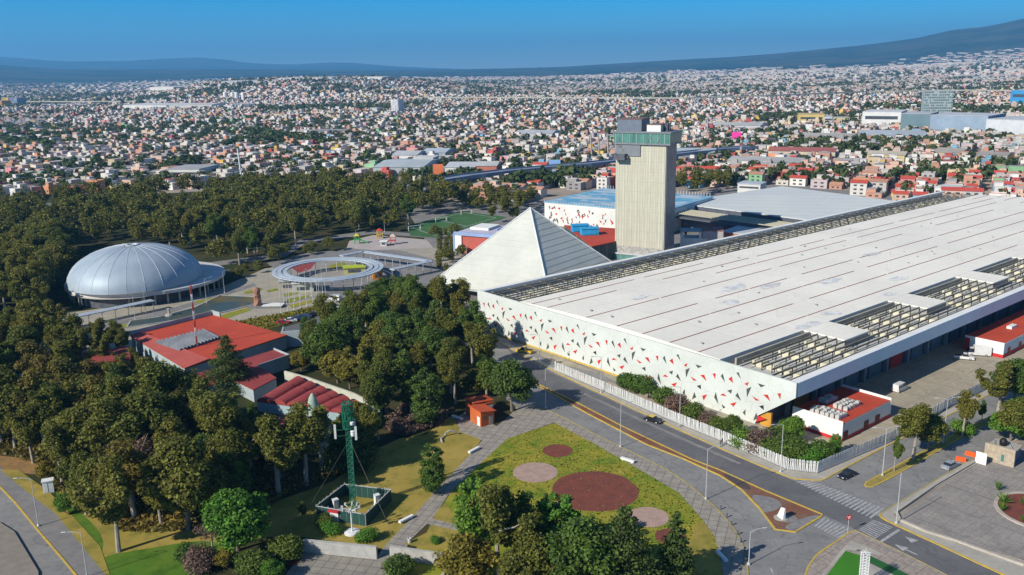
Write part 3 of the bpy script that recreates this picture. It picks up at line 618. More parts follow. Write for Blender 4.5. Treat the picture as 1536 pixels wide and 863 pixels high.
# red gutters on the membrane roof: broken strips
rd = random.Random(5); gut = MB()
for y, dens in ((28.8, .8), (38.3, .92), (47.9, .85), (57.4, .9), (69.5, .55), (79, .6), (86.5, .7), (93.5, .5)):
    x = 0.6
    while x < L-5:
        ln_ = rd.uniform(14, 70); e_ = min(L-1, x+ln_)
        if rd.random() < dens+0.12: gut.bb(x, e_, y-0.13, y+0.13, rz_(y)-0.15, rz_(y)+0.1)
        x = e_+rd.choice([0.6, 1.2, 5, 9]) 
gut.build('red_gutters', mat('gutter_red', (0.30, 0.055, 0.05), (0.24, 0.10, 0.09), 0.5, 0.8), hall)
vgm = mat('vent_grey', (0.35, 0.34, 0.32), None, 1, 0.7)
for k in range(60):
    vt = MB()
    x, y = rd.uniform(6, 280), rd.choice([33, 43, 52.5, 63, 74, 82.5, 90])+rd.uniform(-2, 2); z = rz_(y)-0.2
    if rd.random() < 0.35: vt.tube((x, y, z), (x, y, z+rd.uniform(1.6, 2.6)), 0.05, n=4)
    else: vt.box(x, y, z, z+0.5, rd.uniform(0.5, 1.3), 0.6, rd.random(), 0)
    vt.build('roof_vent', vgm, hall)
# loose light and dark stains where the membrane was patched
m, t, b = newmat('patched_membrane'); vec = coord(t, 'Object')
t.links.new(mixc(t, noise(t, vec, 0.35, 6, 0.42, 0.62, 0.7), (0.74, 0.73, 0.69), (0.46, 0.47, 0.49)), b.inputs['Base Color']); b.inputs['Roughness'].default_value = 0.8
for cx, cy, a_, b_ in ((60, 62, 12, 3), (70, 55, 10, 2.5), (92, 46, 13, 2.2), (42, 24.5, 7, 1.8), (112, 33, 8, 2), (44, 52, 6, 2), (30, 74, 8, 2), (58, 25.5, 5, 2), (88, 25.5, 5, 1.7), (140, 58, 9, 2)):
    pt = MB()
    for q in range(3):
        ox, oy = cx+rd.uniform(-3, 3), cy+rd.uniform(-1, 1)
        pts = [(ox+a_*rd.uniform(.3, 1)*math.cos(i*math.pi/7)*.6, oy+b_*rd.uniform(.4, 1)*math.sin(i*math.pi/7)) for i in range(14)]
        o_ = len(pt.v); pt.v += [(x, y, rz_(y)+0.05+q*0.012) for x, y in pts]; pt.f.append(tuple(range(o_, o_+14))); pt.m.append(0)
    pt.build('roof_patch', m, hall)
# right-hand service band: long beams, posts, box ducts
bm = MB(); posts = MB()
ys = [2.3, 4.7, 7.1, 9.5, 12.2, 15.0, 17.8]
for y in ys:
    if y < 9: bm.bb(0.4, L, y-0.17, y+0.17, 12.5, 12.9)
    for kk in range(-1, 7):
        u0, u1 = max(0.4, 50+per*kk), 37.5+per*(kk+1)
        if y >= 9: bm.bb(u0, u1, y-0.17, y+0.17, 12.5, 12.9)
        x = u0+4+(y % 3)
        while x < u1+(12 if y < 9 else 0):
            posts.bb(x-0.09, x+0.09, y-0.09, y+0.09, 10.3, 12.5); x += 6.0
bm.build('long_beams', steel, hall); tag(posts.build('beam_posts', steel, hall), kind='stuff')
hb = MB()
for kk in range(-1, 7):
    u0, u1 = max(0.4, 50+per*kk), 37.5+per*(kk+1)
    hb.bb(u0+0.3, u1, 19.9, 20.4, 10.9, 12.9)
    hb.bb(u0+0.3, u1, 21.3, 21.9, 10.3, 10.8)
    for q in range(3):
        ux = u0+6.5+q*11.6
        if ux > u1-2: continue
        dk = MB()
        for j in range(4):
            y = 17.2-j*4.0; dk.bb(ux-1.6+rd.uniform(-.3, .3), ux+1.5, y-1.6, y+1.35, 10.31, 11.75-0.1*j)
            if j < 3: dk.bb(ux-1.0, ux+1.0, y-2.65, y-1.35, 10.5, 11.2)
        dk.build('box_duct_row', cream, hall)
hb.build('deep_beams', mat('beam_cream', (0.42, 0.39, 0.30), (0.33, 0.31, 0.25), 0.3, 0.8), hall)
# left-hand lattice strip
lb = MB(); lp = MB()
for j in range(7):
    y = 100.6+j*2.25; lb.bb(0.4, L, y-0.12, y+0.12, 12.55, 12.85)
    x = 3+(j % 2)*3.5
    while x < L: lp.bb(x-0.1, x+0.1, y-0.1, y+0.1, 10.3, 12.54); x += 7
for k in range(46): lb.bb(3+7*k, 3.25+7*k, 99.1, W-2.1, 12.2, 12.5)
lb.build('lattice_beams', steel, hall); tag(lp.build('lattice_posts', steel, hall), kind='stuff')
for k in range(58): MB().bb(4+5.3*k, 4+5.3*k+rd.uniform(2, 4), 101+rd.uniform(0, 6), 105+rd.uniform(2, 9), 10.31, 11.2).build('box_duct', cream, hall)
# loading side under the overhang: columns, doors, fins
cgm = mat('column_grey', (0.26, 0.29, 0.32), None, 0.5, 0.8)
for k in range(26): MB().bb(8+12*k, 8.9+12*k, 6.9, 7.9, 0, 9.59).build('bay_column', cgm, hall)
for k in range(25):
    x = 10+12*k; fn = MB(); fn.add([(x, 6.7, 6.6), (x+9.5, 6.7, 9.3), (x+9.5, 6.7, 7.4), (x, 6.85, 6.6), (x+9.5, 6.85, 9.3), (x+9.5, 6.85, 7.4)], [(0, 2, 1), (3, 4, 5), (0, 1, 4, 3), (1, 2, 5, 4), (2, 0, 3, 5)]); fn.build('white_fin', white_wall, hall)
for k in range(22):
    x = 12+12*k; d = MB(); d.bb(x, x+6.5, 7.80, 7.97, 0, 5.2); d.build('loading_door', [red_paint if k in (4, 13, 19) else (mat('door_ochre', (0.45, 0.22, 0.04), None, 1, 0.7) if k in (0, 15) else mat('door_blue', (0.12, 0.17, 0.22), None, 0.5, 0.6))][0], hall)
oc = MB(); oc.bb(0.1, 4.5, 8.1, 8.4, 0, 5); oc.bb(-0.5, 0.1, 6.0, 9.0, 0, 3.6); oc.build('ochre_corner_wall', mat('ochre_wall', (0.55, 0.28, 0.04), None, 1, 0.8), hall)
def ann(name, label, cat): return thing(name, label, cat, (B.x, B.y, 0), HANG)
# annex with the red roof by the corner
a1 = ann('yard_annex', 'white block with flat red roof and red base band beside the loading yard corner', 'annex')
x0, x1, y0, y1, h = 4.6, 26.4, -9.4, 3.4, 4.3
w = MB(); w.bb(x0, x1, y0, y1, 0.0, h); w.bb(x0-0.15, x0, y0-0.1, y1+0.1, 0.85, h+0.7); w.bb(x1, x1+0.25, y0-0.1, y1+0.1, 0.0, h+0.7); w.build('wall', white_wall, a1)
w = MB(); w.bb(x0+0.1, x1-0.1, y0+0.05, y1-0.05, h+0.005, h+0.12); w.build('roof', red_roof, a1)
w = MB(); w.bb(x0-0.2, x0, y0-0.15, y1+0.1, 0, 0.84); w.bb(x0, x1+0.3, y0-0.12, y0-0.01, 0, 0.8); w.build('base_band', red_paint, a1)
for dx in (0.4, 9.6, 14.8):
    w = MB(); w.bb(x0+dx, x0+dx+1.9, y0-0.16, y0-0.02, 0.02, 2.3); w.build('door', mat('door_brown', (0.22, 0.05, 0.03), None, 2, 0.7), a1)
def cluster(spec, label, cat, mtl, group=None):
    cx, cy, nx, ny, s_, hh = spec
    o = MB(); rd2 = random.Random(int(cx*10))
    for i in range(nx):
        for j in range(ny):
            px_, py_ = cx+i*s_*1.05, cy+j*s_*1.05; z = h+0.13
            o.box(px_, py_, z, z+hh*rd2.uniform(0.75, 1.1), s_*0.92, s_*0.92, rd2.uniform(-0.15, 0.15))
    q = o.build('water_tank', mtl); q.location = (B.x, B.y, 0); q.rotation_euler = (0, 0, HANG); return q
rd3 = random.Random(8); k = 0
tank_m = mat('tank_grey', (0.50, 0.50, 0.47), (0.42, 0.42, 0.40), 1, 0.7); tank_b = mat('tank_blue', (0.32, 0.40, 0.48), (0.26, 0.33, 0.40), 1, 0.7)
spots = [(6.3+1.25*i, -7.2+1.3*j, 'front') for i in range(3) for j in range(6)]+[(12.5+1.3*i, -5.6+1.3*j, 'middle') for i in range(5) for j in range(3)]+[(13.2+1.3*i, 0.0+1.3*j, 'rear') for i in range(4) for j in range(2)]
NUM = ['first', 'second', 'third', 'fourth', 'fifth', 'sixth', 'seventh', 'eighth', 'ninth', 'tenth', 'eleventh', 'twelfth', 'thirteenth', 'fourteenth', 'fifteenth', 'sixteenth', 'seventeenth', 'eighteenth', 'nineteenth', 'twentieth']
base_tank = None
for x, y, row in spots:
    if base_tank is None:
        o = MB(); o.box(0, 0, 0, 0.75, 1.0, 1.0, 0, 0); o.box(0, 0, 0.75, 0.95, 0.9, 0.9, 0, 0); o.box(0, 0, 0.95, 1.08, 0.4, 0.4, 0, 0); q = o.build('roof_unit', tank_m); base_tank = q; first = True
    else: q = base_tank.copy(); COL.objects.link(q)
    p = B+xdir*x+ydir*y; q.location = (p.x, p.y, h+0.13); q.rotation_euler = (0, 0, HANG+rd3.uniform(-.15, .15)); q.scale = (1, 1, rd3.uniform(0.8, 1.15))
    tag(q, {'front': 'grey box unit in the block nearest the white front parapet of the red roof', 'middle': 'grey box unit in the middle block on the red annex roof', 'rear': 'grey box unit in the small rear row on the red annex roof'}[row], 'roof unit', 'roof units, %s block on the red annex roof' % row)
a2 = ann('long_annex', 'long white building with flat red roof beside the yard at the right edge', 'annex')
x0, x1, y0, y1, h2 = 92.3, 170.0, -9.3, 1.6, 4.4
w = MB(); w.bb(x0, x1, y0, y1, 0, h2); w.bb(x0-0.2, x0, y0-0.1, y1+0.1, 1.1, h2+0.25); w.build('wall', white_wall, a2)
w = MB(); w.bb(x0+0.1, x1, y0+0.1, y1-0.1, h2+0.005, h2+0.12); w.build('roof', red_roof, a2)
w = MB(); w.bb(x0-0.3, x0, y0-0.15, y1, 0, 1.1); w.bb(x0, x1, y0-0.15, y0-0.01, 0, 1.1); w.build('base_band', red_paint, a2)
w = MB(); w.bb(x0-0.34, x0-0.2, 2.0-1.8, y1, 1.1, 4.0); w.build('red_panel', red_paint, a2)
for dx in (3, 11, 16, 30, 42): w = MB(); w.bb(x0+dx, x0+dx+1.5, y0-0.2, y0-0.02, 0.02, 2.6); w.build('door', orange_wall, a2)
w = MB(); w.bb(x0+16, x0+20, -5, -3.5, h2+0.12, h2+0.9); w.build('roof_unit', white_wall, a2)

# ------------------------------------------------------------------ white slatted fence round the yard
fb = G([(832, 556), (910, 589), (1010, 633), (1086, 664), (1182, 705.5), (1226, 710.5), (1335, 664), (1420, 613), (1486, 581), (1536, 554), (1800, 436)])
slat_m = mat('fence_slat', (0.66, 0.67, 0.65), (0.55, 0.56, 0.55), 0.6, 0.7, fine=0.2)
fence = thing('slatted_fence', 'long white vertical slat fence between the avenue and the great hall yard', 'fence', (fb[5][0], fb[5][1], 0), 0)
rails = MB(); k = 0
for i in range(len(fb)-1):
    a_, b_ = Vector(fb[i]), Vector(fb[i+1]); d = (b_-a_); l = d.length; d /= l; nn = Vector((-d.y, d.x)); sl = MB()
    x = 0
    while x < l:
        p = a_+d*x; ti = rd.uniform(-0.18, 0.18)
        q = p+d*ti
        sl.add([(p.x-d.x*.11, p.y-d.y*.11, .1), (p.x+d.x*.11, p.y+d.y*.11, .1), (p.x+d.x*.11+nn.x*.06, p.y+d.y*.11+nn.y*.06, .1), (p.x-d.x*.11+nn.x*.06, p.y-d.y*.11+nn.y*.06, .1),
                (q.x-d.x*.11, q.y-d.y*.11, 2.75), (q.x+d.x*.11, q.y+d.y*.11, 2.75), (q.x+d.x*.11+nn.x*.06, q.y+d.y*.11+nn.y*.06, 2.75), (q.x-d.x*.11+nn.x*.06, q.y-d.y*.11+nn.y*.06, 2.75)],
               [(0, 1, 5, 4), (1, 2, 6, 5), (2, 3, 7, 6), (3, 0, 4, 7), (4, 5, 6, 7)])
        x += 0.36
    sl.build('slat_panel', slat_m, fence, world=True)
    c_ = a_.lerp(b_, .5)
    for z in (0.35, 2.3): rails.box(c_.x-nn.x*.1, c_.y-nn.y*.1, z, z+0.1, l, 0.08, math.atan2(d.y, d.x))
    rails.box(c_.x, c_.y, 0, 0.12, l, 0.25, math.atan2(d.y, d.x))
rails.build('rails', metal_l, fence, world=True)
# ------------------------------------------------------------------ pyramid
pa, pb = Vector(g(648, 424, 4)[:2]), Vector(g(826, 453.7, 4)[:2]); d = pb-pa; s_ = d.length; ang = math.atan2(d.y, d.x); nrm = Vector((-d.y, d.x))/s_
ctr = pa+d/2+nrm*s_/2
pyr = thing('pyramid_pavilion', 'big pale ribbed metal pyramid behind the corner of the white hall', 'pyramid', (ctr.x, ctr.y, 0), ang)
hh = s_/2; apz = 31.5
for nm, a_, b_ in (('slope_panel', (-1, -1), (1, -1)), ('slope_panel', (1, -1), (1, 1)), ('slope_panel', (1, 1), (-1, 1)), ('slope_panel', (-1, 1), (-1, -1))):
    mb = MB(); e1, e2 = Vector((a_[0]*hh, a_[1]*hh, 4)), Vector((b_[0]*hh, b_[1]*hh, 4)); ap = Vector((0, 0, apz)); NC = 15
    nout = (e2-e1).cross(ap-e1).normalized()
    for k in range(NC):   # overlapping courses, each step stands proud of the one above it
        t0, t1 = k/NC, (k+1)/NC
        p0, p1, p2, p3 = e1.lerp(ap, t0), e2.lerp(ap, t0), e2.lerp(ap, t1), e1.lerp(ap, t1)
        o_ = nout*0.09
        mb.add([tuple(p0+o_), tuple(p1+o_), tuple(p2), tuple(p3), tuple(p0), tuple(p1)], [(0, 1, 2, 3), (4, 5, 1, 0)])
    dirx = (e2-e1).normalized()
    for k in range(1, 44):  # standing seams
        f_ = k/44; base = e1.lerp(e2, f_); tt = 1-abs(2*f_-1)
        top = base.lerp(Vector((base.x, base.y, base.z)), 0)
        up = (ap-(e1+e2)/2); q = base+up*tt*0.995
        w_ = dirx*0.05; n_ = nout*0.3
        mb.add([tuple(base-w_+n_), tuple(base+w_+n_), tuple(q+w_+n_*0.5), tuple(q-w_+n_*0.5)], [(0, 1, 2, 3)])
    mb.build(nm, mat('pyramid_metal', (0.58, 0.59, 0.53), (0.51, 0.525, 0.475), 0.1, 0.5, fine=0.12, fscale=0.6), pyr)
mb = MB(); mb.bb(-hh, hh, -hh, hh, 3.2, 3.99); mb.build('eave_slab', mat('eave_grey', (0.4, 0.42, 0.4), None, 1, 0.8), pyr)
mb = MB()
for q in ((-1, -1), (1, -1), (1, 1), (-1, 1)): mb.tube((q[0]*hh, q[1]*hh, 4.25), (0, 0, apz+0.3), 0.22, 0.22, 6)
mb.build('ridge_caps', metal_w, pyr)
mb = MB(); mb.bb(-hh+5, hh-5, -hh+5, hh-5, 0, 3.19)
mb.build('glass_wall', mat('blue_glass', (0.03, 0.09, 0.22), (0.03, 0.05, 0.08), 0.1, 0.2), pyr)
mb = MB(); mb.tube((0, 0, apz), (0, 0, apz+2.4), 0.06, n=4); mb.build('finial', steel, pyr)
for k in range(4):
    c_ = g(676+k*9, 437+k*1.4); tw = MB(); tw.tube((0, 0, 0), (0, 0, 1.7), 0.08, n=6); tw.box(0, 0, 1.7, 2.5, 3.0, 3.0, 0.3, 1, 0.3)
    o = solo('canopy_tent', tw, [metal_w, mat('tent_blue', (0.01, 0.10, 0.5), None, 1, 0.7)], 'blue canopy tent under the pyramid eave, %s from the left' % NUM[k], 'tent', c_, 0, 'blue tents beside the pyramid')

# ------------------------------------------------------------------ tower
tl, tr_ = Vector(g(922, 388)[:2]), Vector(g(999, 388)[:2]); dd = (tr_-tl)
ang = math.atan2(dd.y, dd.x)-R(25); wdt = dd.length*1.0; dep = 13.0
def twr(px, py): return px
tower = thing('observation_tower', 'tall beige ribbed tower with green glass deck and dark roof boxes', 'tower', (tl.x, tl.y, 0), ang)
TZ = 56.0
m, t, b = newmat('tower_cladding'); vec = coord(t, 'Object')
vv = mapping(t, vec, 0, (1, 1, 0.06))
col = mixc(t, noise(t, vv, 0.9, 4, 0.35, 0.65), (0.44, 0.43, 0.33), (0.53, 0.52, 0.43))
col = mixc(t, mul(t, noise(t, vv, 3.5, 3, 0.45, 0.62), 0.5), col, (0.36, 0.34, 0.26))
for ax, per_, wd, am in ((0, 1.5, 0.12, 0.5), (1, 1.5, 0.12, 0.5), (2, 4.4, 0.14, 0.45), (2, 1.1, 0.07, 0.25)):
    col = mixc(t, mul(t, lines(t, vec, ax, per_, wd), am), col, (0.26, 0.25, 0.20))
t.links.new(col, b.inputs['Base Color']); b.inputs['Roughness'].default_value = 0.85
mb = MB(); mb.bb(0, wdt, 0, dep, 6.2, TZ-4.6); mb.build('shaft', m, tower)
mb = MB()
for k in range(19): x = (k+0.5)*wdt/19; mb.bb(x-0.1, x+0.1, -0.07, -0.005, 6.3, TZ-4.8)
mb.build('facade_ribs', mat('tower_rib', (0.47, 0.455, 0.36), (0.41, 0.40, 0.32), 0.2, 0.8), tower)
mb = MB(); mb.bb(wdt+0.005, wdt+0.4, 0.3, dep-0.3, 6.3, TZ-4.8); mb.build('dark_side_panel', mat('tower_side', (0.10, 0.12, 0.14), (0.17, 0.19, 0.21), 0.4, 0.35, line=[(2, 4.4, 0.3, (0.2, 0.2, 0.2), 0.8, 0), (1, 2.6, 0.3, (0.2, 0.2, 0.2), 0.6, 0)]), tower)  # dark gridded panel over the right side of the shaft
mb = MB(); mb.bb(-0.25, wdt+0.25, -0.3, dep+0.25, 3.3, 6.19); mb.build('patterned_base', mat('base_mosaic', (0.22, 0.22, 0.22), (0.50, 0.48, 0.44), 1.5, 0.8, fine=0.3), tower)
mb = MB(); mb.bb(-1.6, wdt+1.0, -1.6, dep+1, 2.6, 3.29); mb.build('base_canopy', metal_l, tower)
mb = MB(); mb.bb(-1.2, wdt+0.6, -1.2, dep, 0, 2.59); mb.build('ground_floor', green_glass, tower)
mb = MB(); mb.bb(-0.8, wdt+2.2, -1.0, dep+1.2, TZ-4.6, TZ-3.9); mb.bb(-1.0, wdt+2.4, -1.2, dep+1.4, TZ+0.3, TZ+0.95); mb.build('deck_slabs', mat('deck_slab', (0.20, 0.22, 0.24), None, 0.4, 0.7), tower)
mb = MB(); mb.bb(-0.6, wdt+2.0, -0.8, dep+1.0, TZ-3.89, TZ+0.29); mb.build('glass_deck', green_glass, tower)
mb = MB()
for k in range(13): x = -0.7+k*(wdt+2.6)/12; mb.bb(x-0.08, x+0.08, -0.95, -0.81, TZ-3.9, TZ+0.3)
for xa, xb in ((14.5, 17), (19, 16.8), (19.2, 21.5)): mb.tube((xa, -0.9, TZ-3.8), (xb, -0.9, TZ+0.2), 0.13, n=4)
mb.build('mullions', mat('mullion', (0.25, 0.34, 0.31), None, 1, 0.5), tower)
mb = MB(); mb.bb(0, wdt*0.49, 1.2, dep-2, TZ+0.96, TZ+6.0); mb.bb(-0.2, wdt*0.5, 1.0, dep-1.8, TZ+6.0, TZ+6.3, 1); mb.build('machine_room', [mat('slate_panel', (0.14, 0.17, 0.22), (0.11, 0.135, 0.175), 0.4, 0.5), mat('roof_rust', (0.20, 0.12, 0.11), None, 0.5, 0.8)], tower)
mb = MB(); mb.bb(wdt*0.6, wdt*0.87, 1.0, dep-4, TZ+0.96, TZ+3.8); mb.bb(wdt*0.59, wdt*0.88, 0.8, dep-3.8, TZ+3.8, TZ+4.1, 1); mb.build('white_roof_room', [white_wall, mat('roof_rust', (0.3, 0.13, 0.1))], tower)
mb = MB(); mb.bb(wdt*0.9, wdt*0.96, 4, 8, TZ+0.96, TZ+4.2); mb.tube((wdt*0.98, 5, TZ+0.9), (wdt*0.98, 5, TZ+4), 0.3); mb.build('stair_head', dark_wall, tower)
mb = MB(); mb.bb(-0.05, wdt*0.5, -0.5, -0.145, TZ-9.6, TZ-4.65); mb.build('grey_sign_panel', mat('slate_light', (0.20, 0.22, 0.24), (0.16, 0.18, 0.2), 0.4, 0.6), tower)
mb = MB(); mb.bb(0.2, wdt*0.24, -3.4, -0.51, TZ-11.2, TZ-10.2); mb.bb(0.2, 0.5, -3.4, -0.51, TZ-10.2, TZ-8.6); mb.bb(wdt*0.24-0.2, wdt*0.24, -3.4, -0.51, TZ-10.2, TZ-8.6); mb.bb(0.2, wdt*0.24, -3.4, -3.2, TZ-10.2, TZ-8.6); mb.build('balcony', dark_wall, tower)
mb = MB(); mb.tube((wdt*0.08, -0.8, TZ-5), (wdt*0.16, -1.6, TZ-7), 0.1, n=4); mb.tube((wdt*0.05, -1.2, TZ-5.5), (wdt*0.13, -0.8, TZ-5.2), 0.1, n=4); mb.build('hoist_arm', steel, tower)

# ------------------------------------------------------------------ domed arena
zl = 6.0
dl, dr = Vector(g(104, 424, zl)[:2]), Vector(g(303, 414, zl)[:2]); dc = (dl+dr)/2; dR = (dr-dl).length/2
dome = thing('domed_arena', 'silver panelled dome arena with a flat ring canopy among the trees', 'dome', (dc.x, dc.y, 0))
DH = 13.8; NS = 24
for k in range(NS):
    mb = MB(); a0, a1 = 2*math.pi*k/NS, 2*math.pi*(k+1)/NS
    prof = [(dR*math.cos(t_)**0.92 if t_ < 1.5 else 1.6, zl+DH*math.sin(t_)) for t_ in [i/12*1.47 for i in range(13)]]
    mb.lathe(0, 0, prof, 3, 0, a0, a1)
    if k == 0: mb0 = mb
    o = mb.build('dome_segment', mat('dome_metal', (0.36, 0.43, 0.49), (0.28, 0.35, 0.42), 0.12, 0.55, metal=0.1, fine=0.1, line=[(2, 1.15, 0.07, (0.30, 0.34, 0.38), 0.5, 0)]), dome, smooth=True)
mb = MB()
for k in range(NS):
    a0 = 2*math.pi*k/NS; p = None
    for i in range(13):
        t_ = i/12*1.47; r_ = dR*math.cos(t_)**0.92; q = (r_*math.cos(a0), r_*math.sin(a0), zl+DH*math.sin(t_)+0.03)
        if p: mb.tube(p, q, 0.075, n=4, caps=False)
        p = q
mb.build('dome_ribs', mat('rib_pale', (0.55, 0.6, 0.64), None, 1, 0.5), dome)
mb = MB(); mb.lathe(0, 0, [(2.6, zl+DH-0.35), (2.6, zl+DH+0.25), (1.8, zl+DH+0.3), (1.7, zl+DH-0.1), (0.01, zl+DH-0.1)], 20); mb.build('crown_ring', metal_l, dome)
# eccentric ring canopy: larger circle, shifted to the right
rc = Vector(((g(338, 408, 5)[0]+g(100, 424, 5)[0])/2, (g(338, 408, 5)[1]+g(100, 424, 5)[1])/2-0.5)); rR = (Vector(g(338, 408, 5)[:2])-Vector(g(100, 424, 5)[:2])).length/2
off = rc-dc
mb = MB(); nn_ = 64; out = [(off.x+rR*math.cos(2*math.pi*k/nn_), off.y+rR*math.sin(2*math.pi*k/nn_)) for k in range(nn_)]; inn = [((dR-0.3)*math.cos(2*math.pi*k/nn_), (dR-0.3)*math.sin(2*math.pi*k/nn_)) for k in range(nn_)]
for k in range(nn_):
    j = (k+1) % nn_
    mb.add([(*out[k], 5.3), (*out[j], 5.3), (*inn[j], 5.9), (*inn[k], 5.9), (*out[k], 4.2), (*out[j], 4.2), (*inn[j], 4.2), (*inn[k], 4.2)], [(0, 1, 2, 3), (4, 5, 1, 0), (7, 6, 5, 4)])
mb.build('ring_canopy', mat('canopy_stone', (0.60, 0.575, 0.54), (0.50, 0.48, 0.46), 0.2, 0.8, fine=0.15), dome)
mb = MB(); mb.lathe(0, 0, [(dR-3, 0), (dR-3, 4.19)], 48); mb.build('arena_wall', mat('arena_glass', (0.05, 0.06, 0.08), (0.12, 0.12, 0.13), 0.3, 0.4), dome)
for k in range(40): a0 = 2*math.pi*k/40; MB().box(off.x+(rR-1.5)*math.cos(a0), off.y+(rR-1.5)*math.sin(a0), 0, 4.19, 0.6, 0.6, a0).build('arena_column', concrete, dome)

# ------------------------------------------------------------------ ring pergola and its straight wing
rl, rr2 = Vector(g(410, 406, 5)[:2]), Vector(g(575, 402, 5)[:2]); cc = (rl+rr2)/2; RR = (rr2-rl).length/2; RI = RR*0.74
pg_m = mat('pergola_blue_grey', (0.36, 0.43, 0.50), (0.45, 0.50, 0.55), 0.3, 0.5, fine=0.15)
pg = thing('ring_pergola', 'round blue grey ring shaped pergola standing on thin posts', 'pergola', (cc.x, cc.y, 0))
mb = MB()
for r0, r1, z in ((RR-1.6, RR, 5.0), (RR-3.6, RR-2.0, 5.05), (RI, RI+1.5, 5.0)):
    mb.lathe(0, 0, [(r0, z), (r1, z), (r1, z+0.35), (r0, z+0.35), (r0, z)], 64)
for k in range(48): a0 = 2*math.pi*k/48; mb.box((RR+RI)/2*math.cos(a0), (RR+RI)/2*math.sin(a0), 4.7, 4.98, RR-RI, 0.25, a0)
mb.build('ring_roof', pg_m, pg)
for k in range(24): mb = MB(); a0 = 2*math.pi*k/24; mb.tube(((RI+0.6)*math.cos(a0), (RI+0.6)*math.sin(a0), 0), ((RI+0.6)*math.cos(a0), (RI+0.6)*math.sin(a0), 4.7), 0.16); mb.build('post', metal_l, pg)
def pergola(pts, w, z, label, nm='walkway_pergola', strips=3):
    P_ = [Vector(g(a, b_, z)[:2]) for a, b_ in pts]; o = thing(nm, label, 'pergola', (P_[0].x, P_[0].y, 0)); r_ = MB()
    for i in range(len(P_)-1):
        a_, b_ = P_[i], P_[i+1]; dv = b_-a_; l_ = dv.length; dv /= l_; nv = Vector((-dv.y, dv.x)); an = math.atan2(dv.y, dv.x)
        for s2 in range(strips):
            c_ = a_.lerp(b_, .5)+nv*((s2+.5)/strips-.5)*w; r_.box(c_.x, c_.y, z-0.3, z, l_, w/strips*0.8, an)
        k2 = int(l_/5)+1
        for q in range(k2+1):
            c_ = a_.lerp(b_, q/k2); r_.box(c_.x, c_.y, z-0.55, z-0.31, 0.2, w, an)
            ps = MB(); ps.tube((c_.x, c_.y, 0), (c_.x, c_.y, z-0.56), 0.13); ps.build('post', metal_l, o, world=True)
    r_.build('roof', pg_m, o, world=True); return o
pergola([(512, 383), (545, 377), (646, 391.5), (588, 403.5)], 3.2, 5.0, 'angular blue grey walkway pergola to the right of the ring pergola')
pergola([(-60, 507), (90, 479), (229, 450)], 3.6, 4.0, 'long straight blue grey walkway pergola in front of the dome')
def booth(px, py, lx, ly, h, ang, wm, rm, label, cat='kiosk', nm='kiosk', over=0.4, pitch=0):
    c_ = g(px, py); o = thing(nm, label, cat, c_, ang)
    mb = MB(); mb.bb(-lx/2, lx/2, -ly/2, ly/2, 0, h); mb.build('wall', wm, o)
    mb = MB()
    if pitch: mb.prism([(-lx/2-over, -ly/2-over), (lx/2+over, -ly/2-over), (lx/2+over, ly/2+over), (-lx/2-over, ly/2+over)], h, h, ztop=[h+0.3, h+0.3, h+pitch, h+pitch])
    else: mb.bb(-lx/2-over, lx/2+over, -ly/2-over, ly/2+over, h+0.003, h+0.35)
    mb.build('roof', rm, o)
    mb = MB(); mb.bb(-lx*0.3, lx*0.3, -ly/2-0.06, -ly/2-0.01, 0.9, min(h-0.3, 2.2)); mb.build('window', win_m, o)
    return o
booth(532, 410, 9, 5, 2.8, R(10), mat('lime_wall', (0.45, 0.45, 0.2)), mat('lime_roof', (0.42, 0.50, 0.04), None, 1, 0.7), 'lime green roofed kiosk inside the ring pergola')
booth(566, 418, 4, 4, 3.2, 0.3, mat('kiosk_orange', (0.5, 0.2, 0.04)), mat('kiosk_orange_roof', (0.45, 0.22, 0.05)), 'small orange kiosk at the right rim of the ring pergola')
booth(434, 433, 7, 5, 3.4, 0.1, concrete, metal_l, 'grey flat roofed pavilion below the left of the ring pergola', 'pavilion', 'pavilion')
booth(456, 436, 8, 6, 3.6, 0.15, mat('pavilion_pale', (0.5, 0.52, 0.46)), white_wall, 'pale pavilion with white roof in front of the ring pergola', 'pavilion', 'pavilion')
booth(576, 369, 3, 3, 2.2, 0, mat('white_stall', (0.6, 0.6, 0.6)), white_wall, 'white stall in the playground')
# totem statue and its plinth, fountain figure
c_ = g(387, 461); mb = MB(); rdt = random.Random(3)
mb.lathe(0, 0, [(0.01, 0.8), (1.5, 0.8), (1.35, 2.0), (1.25, 3.4), (1.3, 4.6), (1.1, 5.2), (1.35, 5.9), (1.3, 6.8), (0.8, 7.5), (0.01, 7.7)], 10)
mb.v = [(x*rdt.uniform(.85, 1.15), y*rdt.uniform(.85, 1.15), z) for x, y, z in mb.v]
st = thing('stone_totem', 'tall reddish carved stone figure standing at the end of the pool', 'statue', c_)
mb.build('figure', mat('terracotta_stone', (0.36, 0.19, 0.13), (0.28, 0.14, 0.10), 0.6, 0.9, fine=0.4), st)
mb = MB(); mb.bb(-3, 9, -2.5, 2.5, 0, 0.8); mb.build('plinth', mat('plinth_grey', (0.2, 0.2, 0.2), None, 1, 0.8), st)
mb = MB(); mb.bb(2, 9.5, -2.2, 2.2, 0.81, 1.0); mb.build('white_slab', white_wall, st)
c_ = g(254, 474); mb = MB(); mb.lathe(0, 0, [(0.01, 0), (1.6, 0), (1.3, 0.7), (0.4, 0.9), (0.35, 2.2), (0.7, 2.6), (0.01, 2.9)], 10); solo('fountain_figure', mb, concrete, 'small grey fountain figure standing in the pool channel', 'fountain', c_)
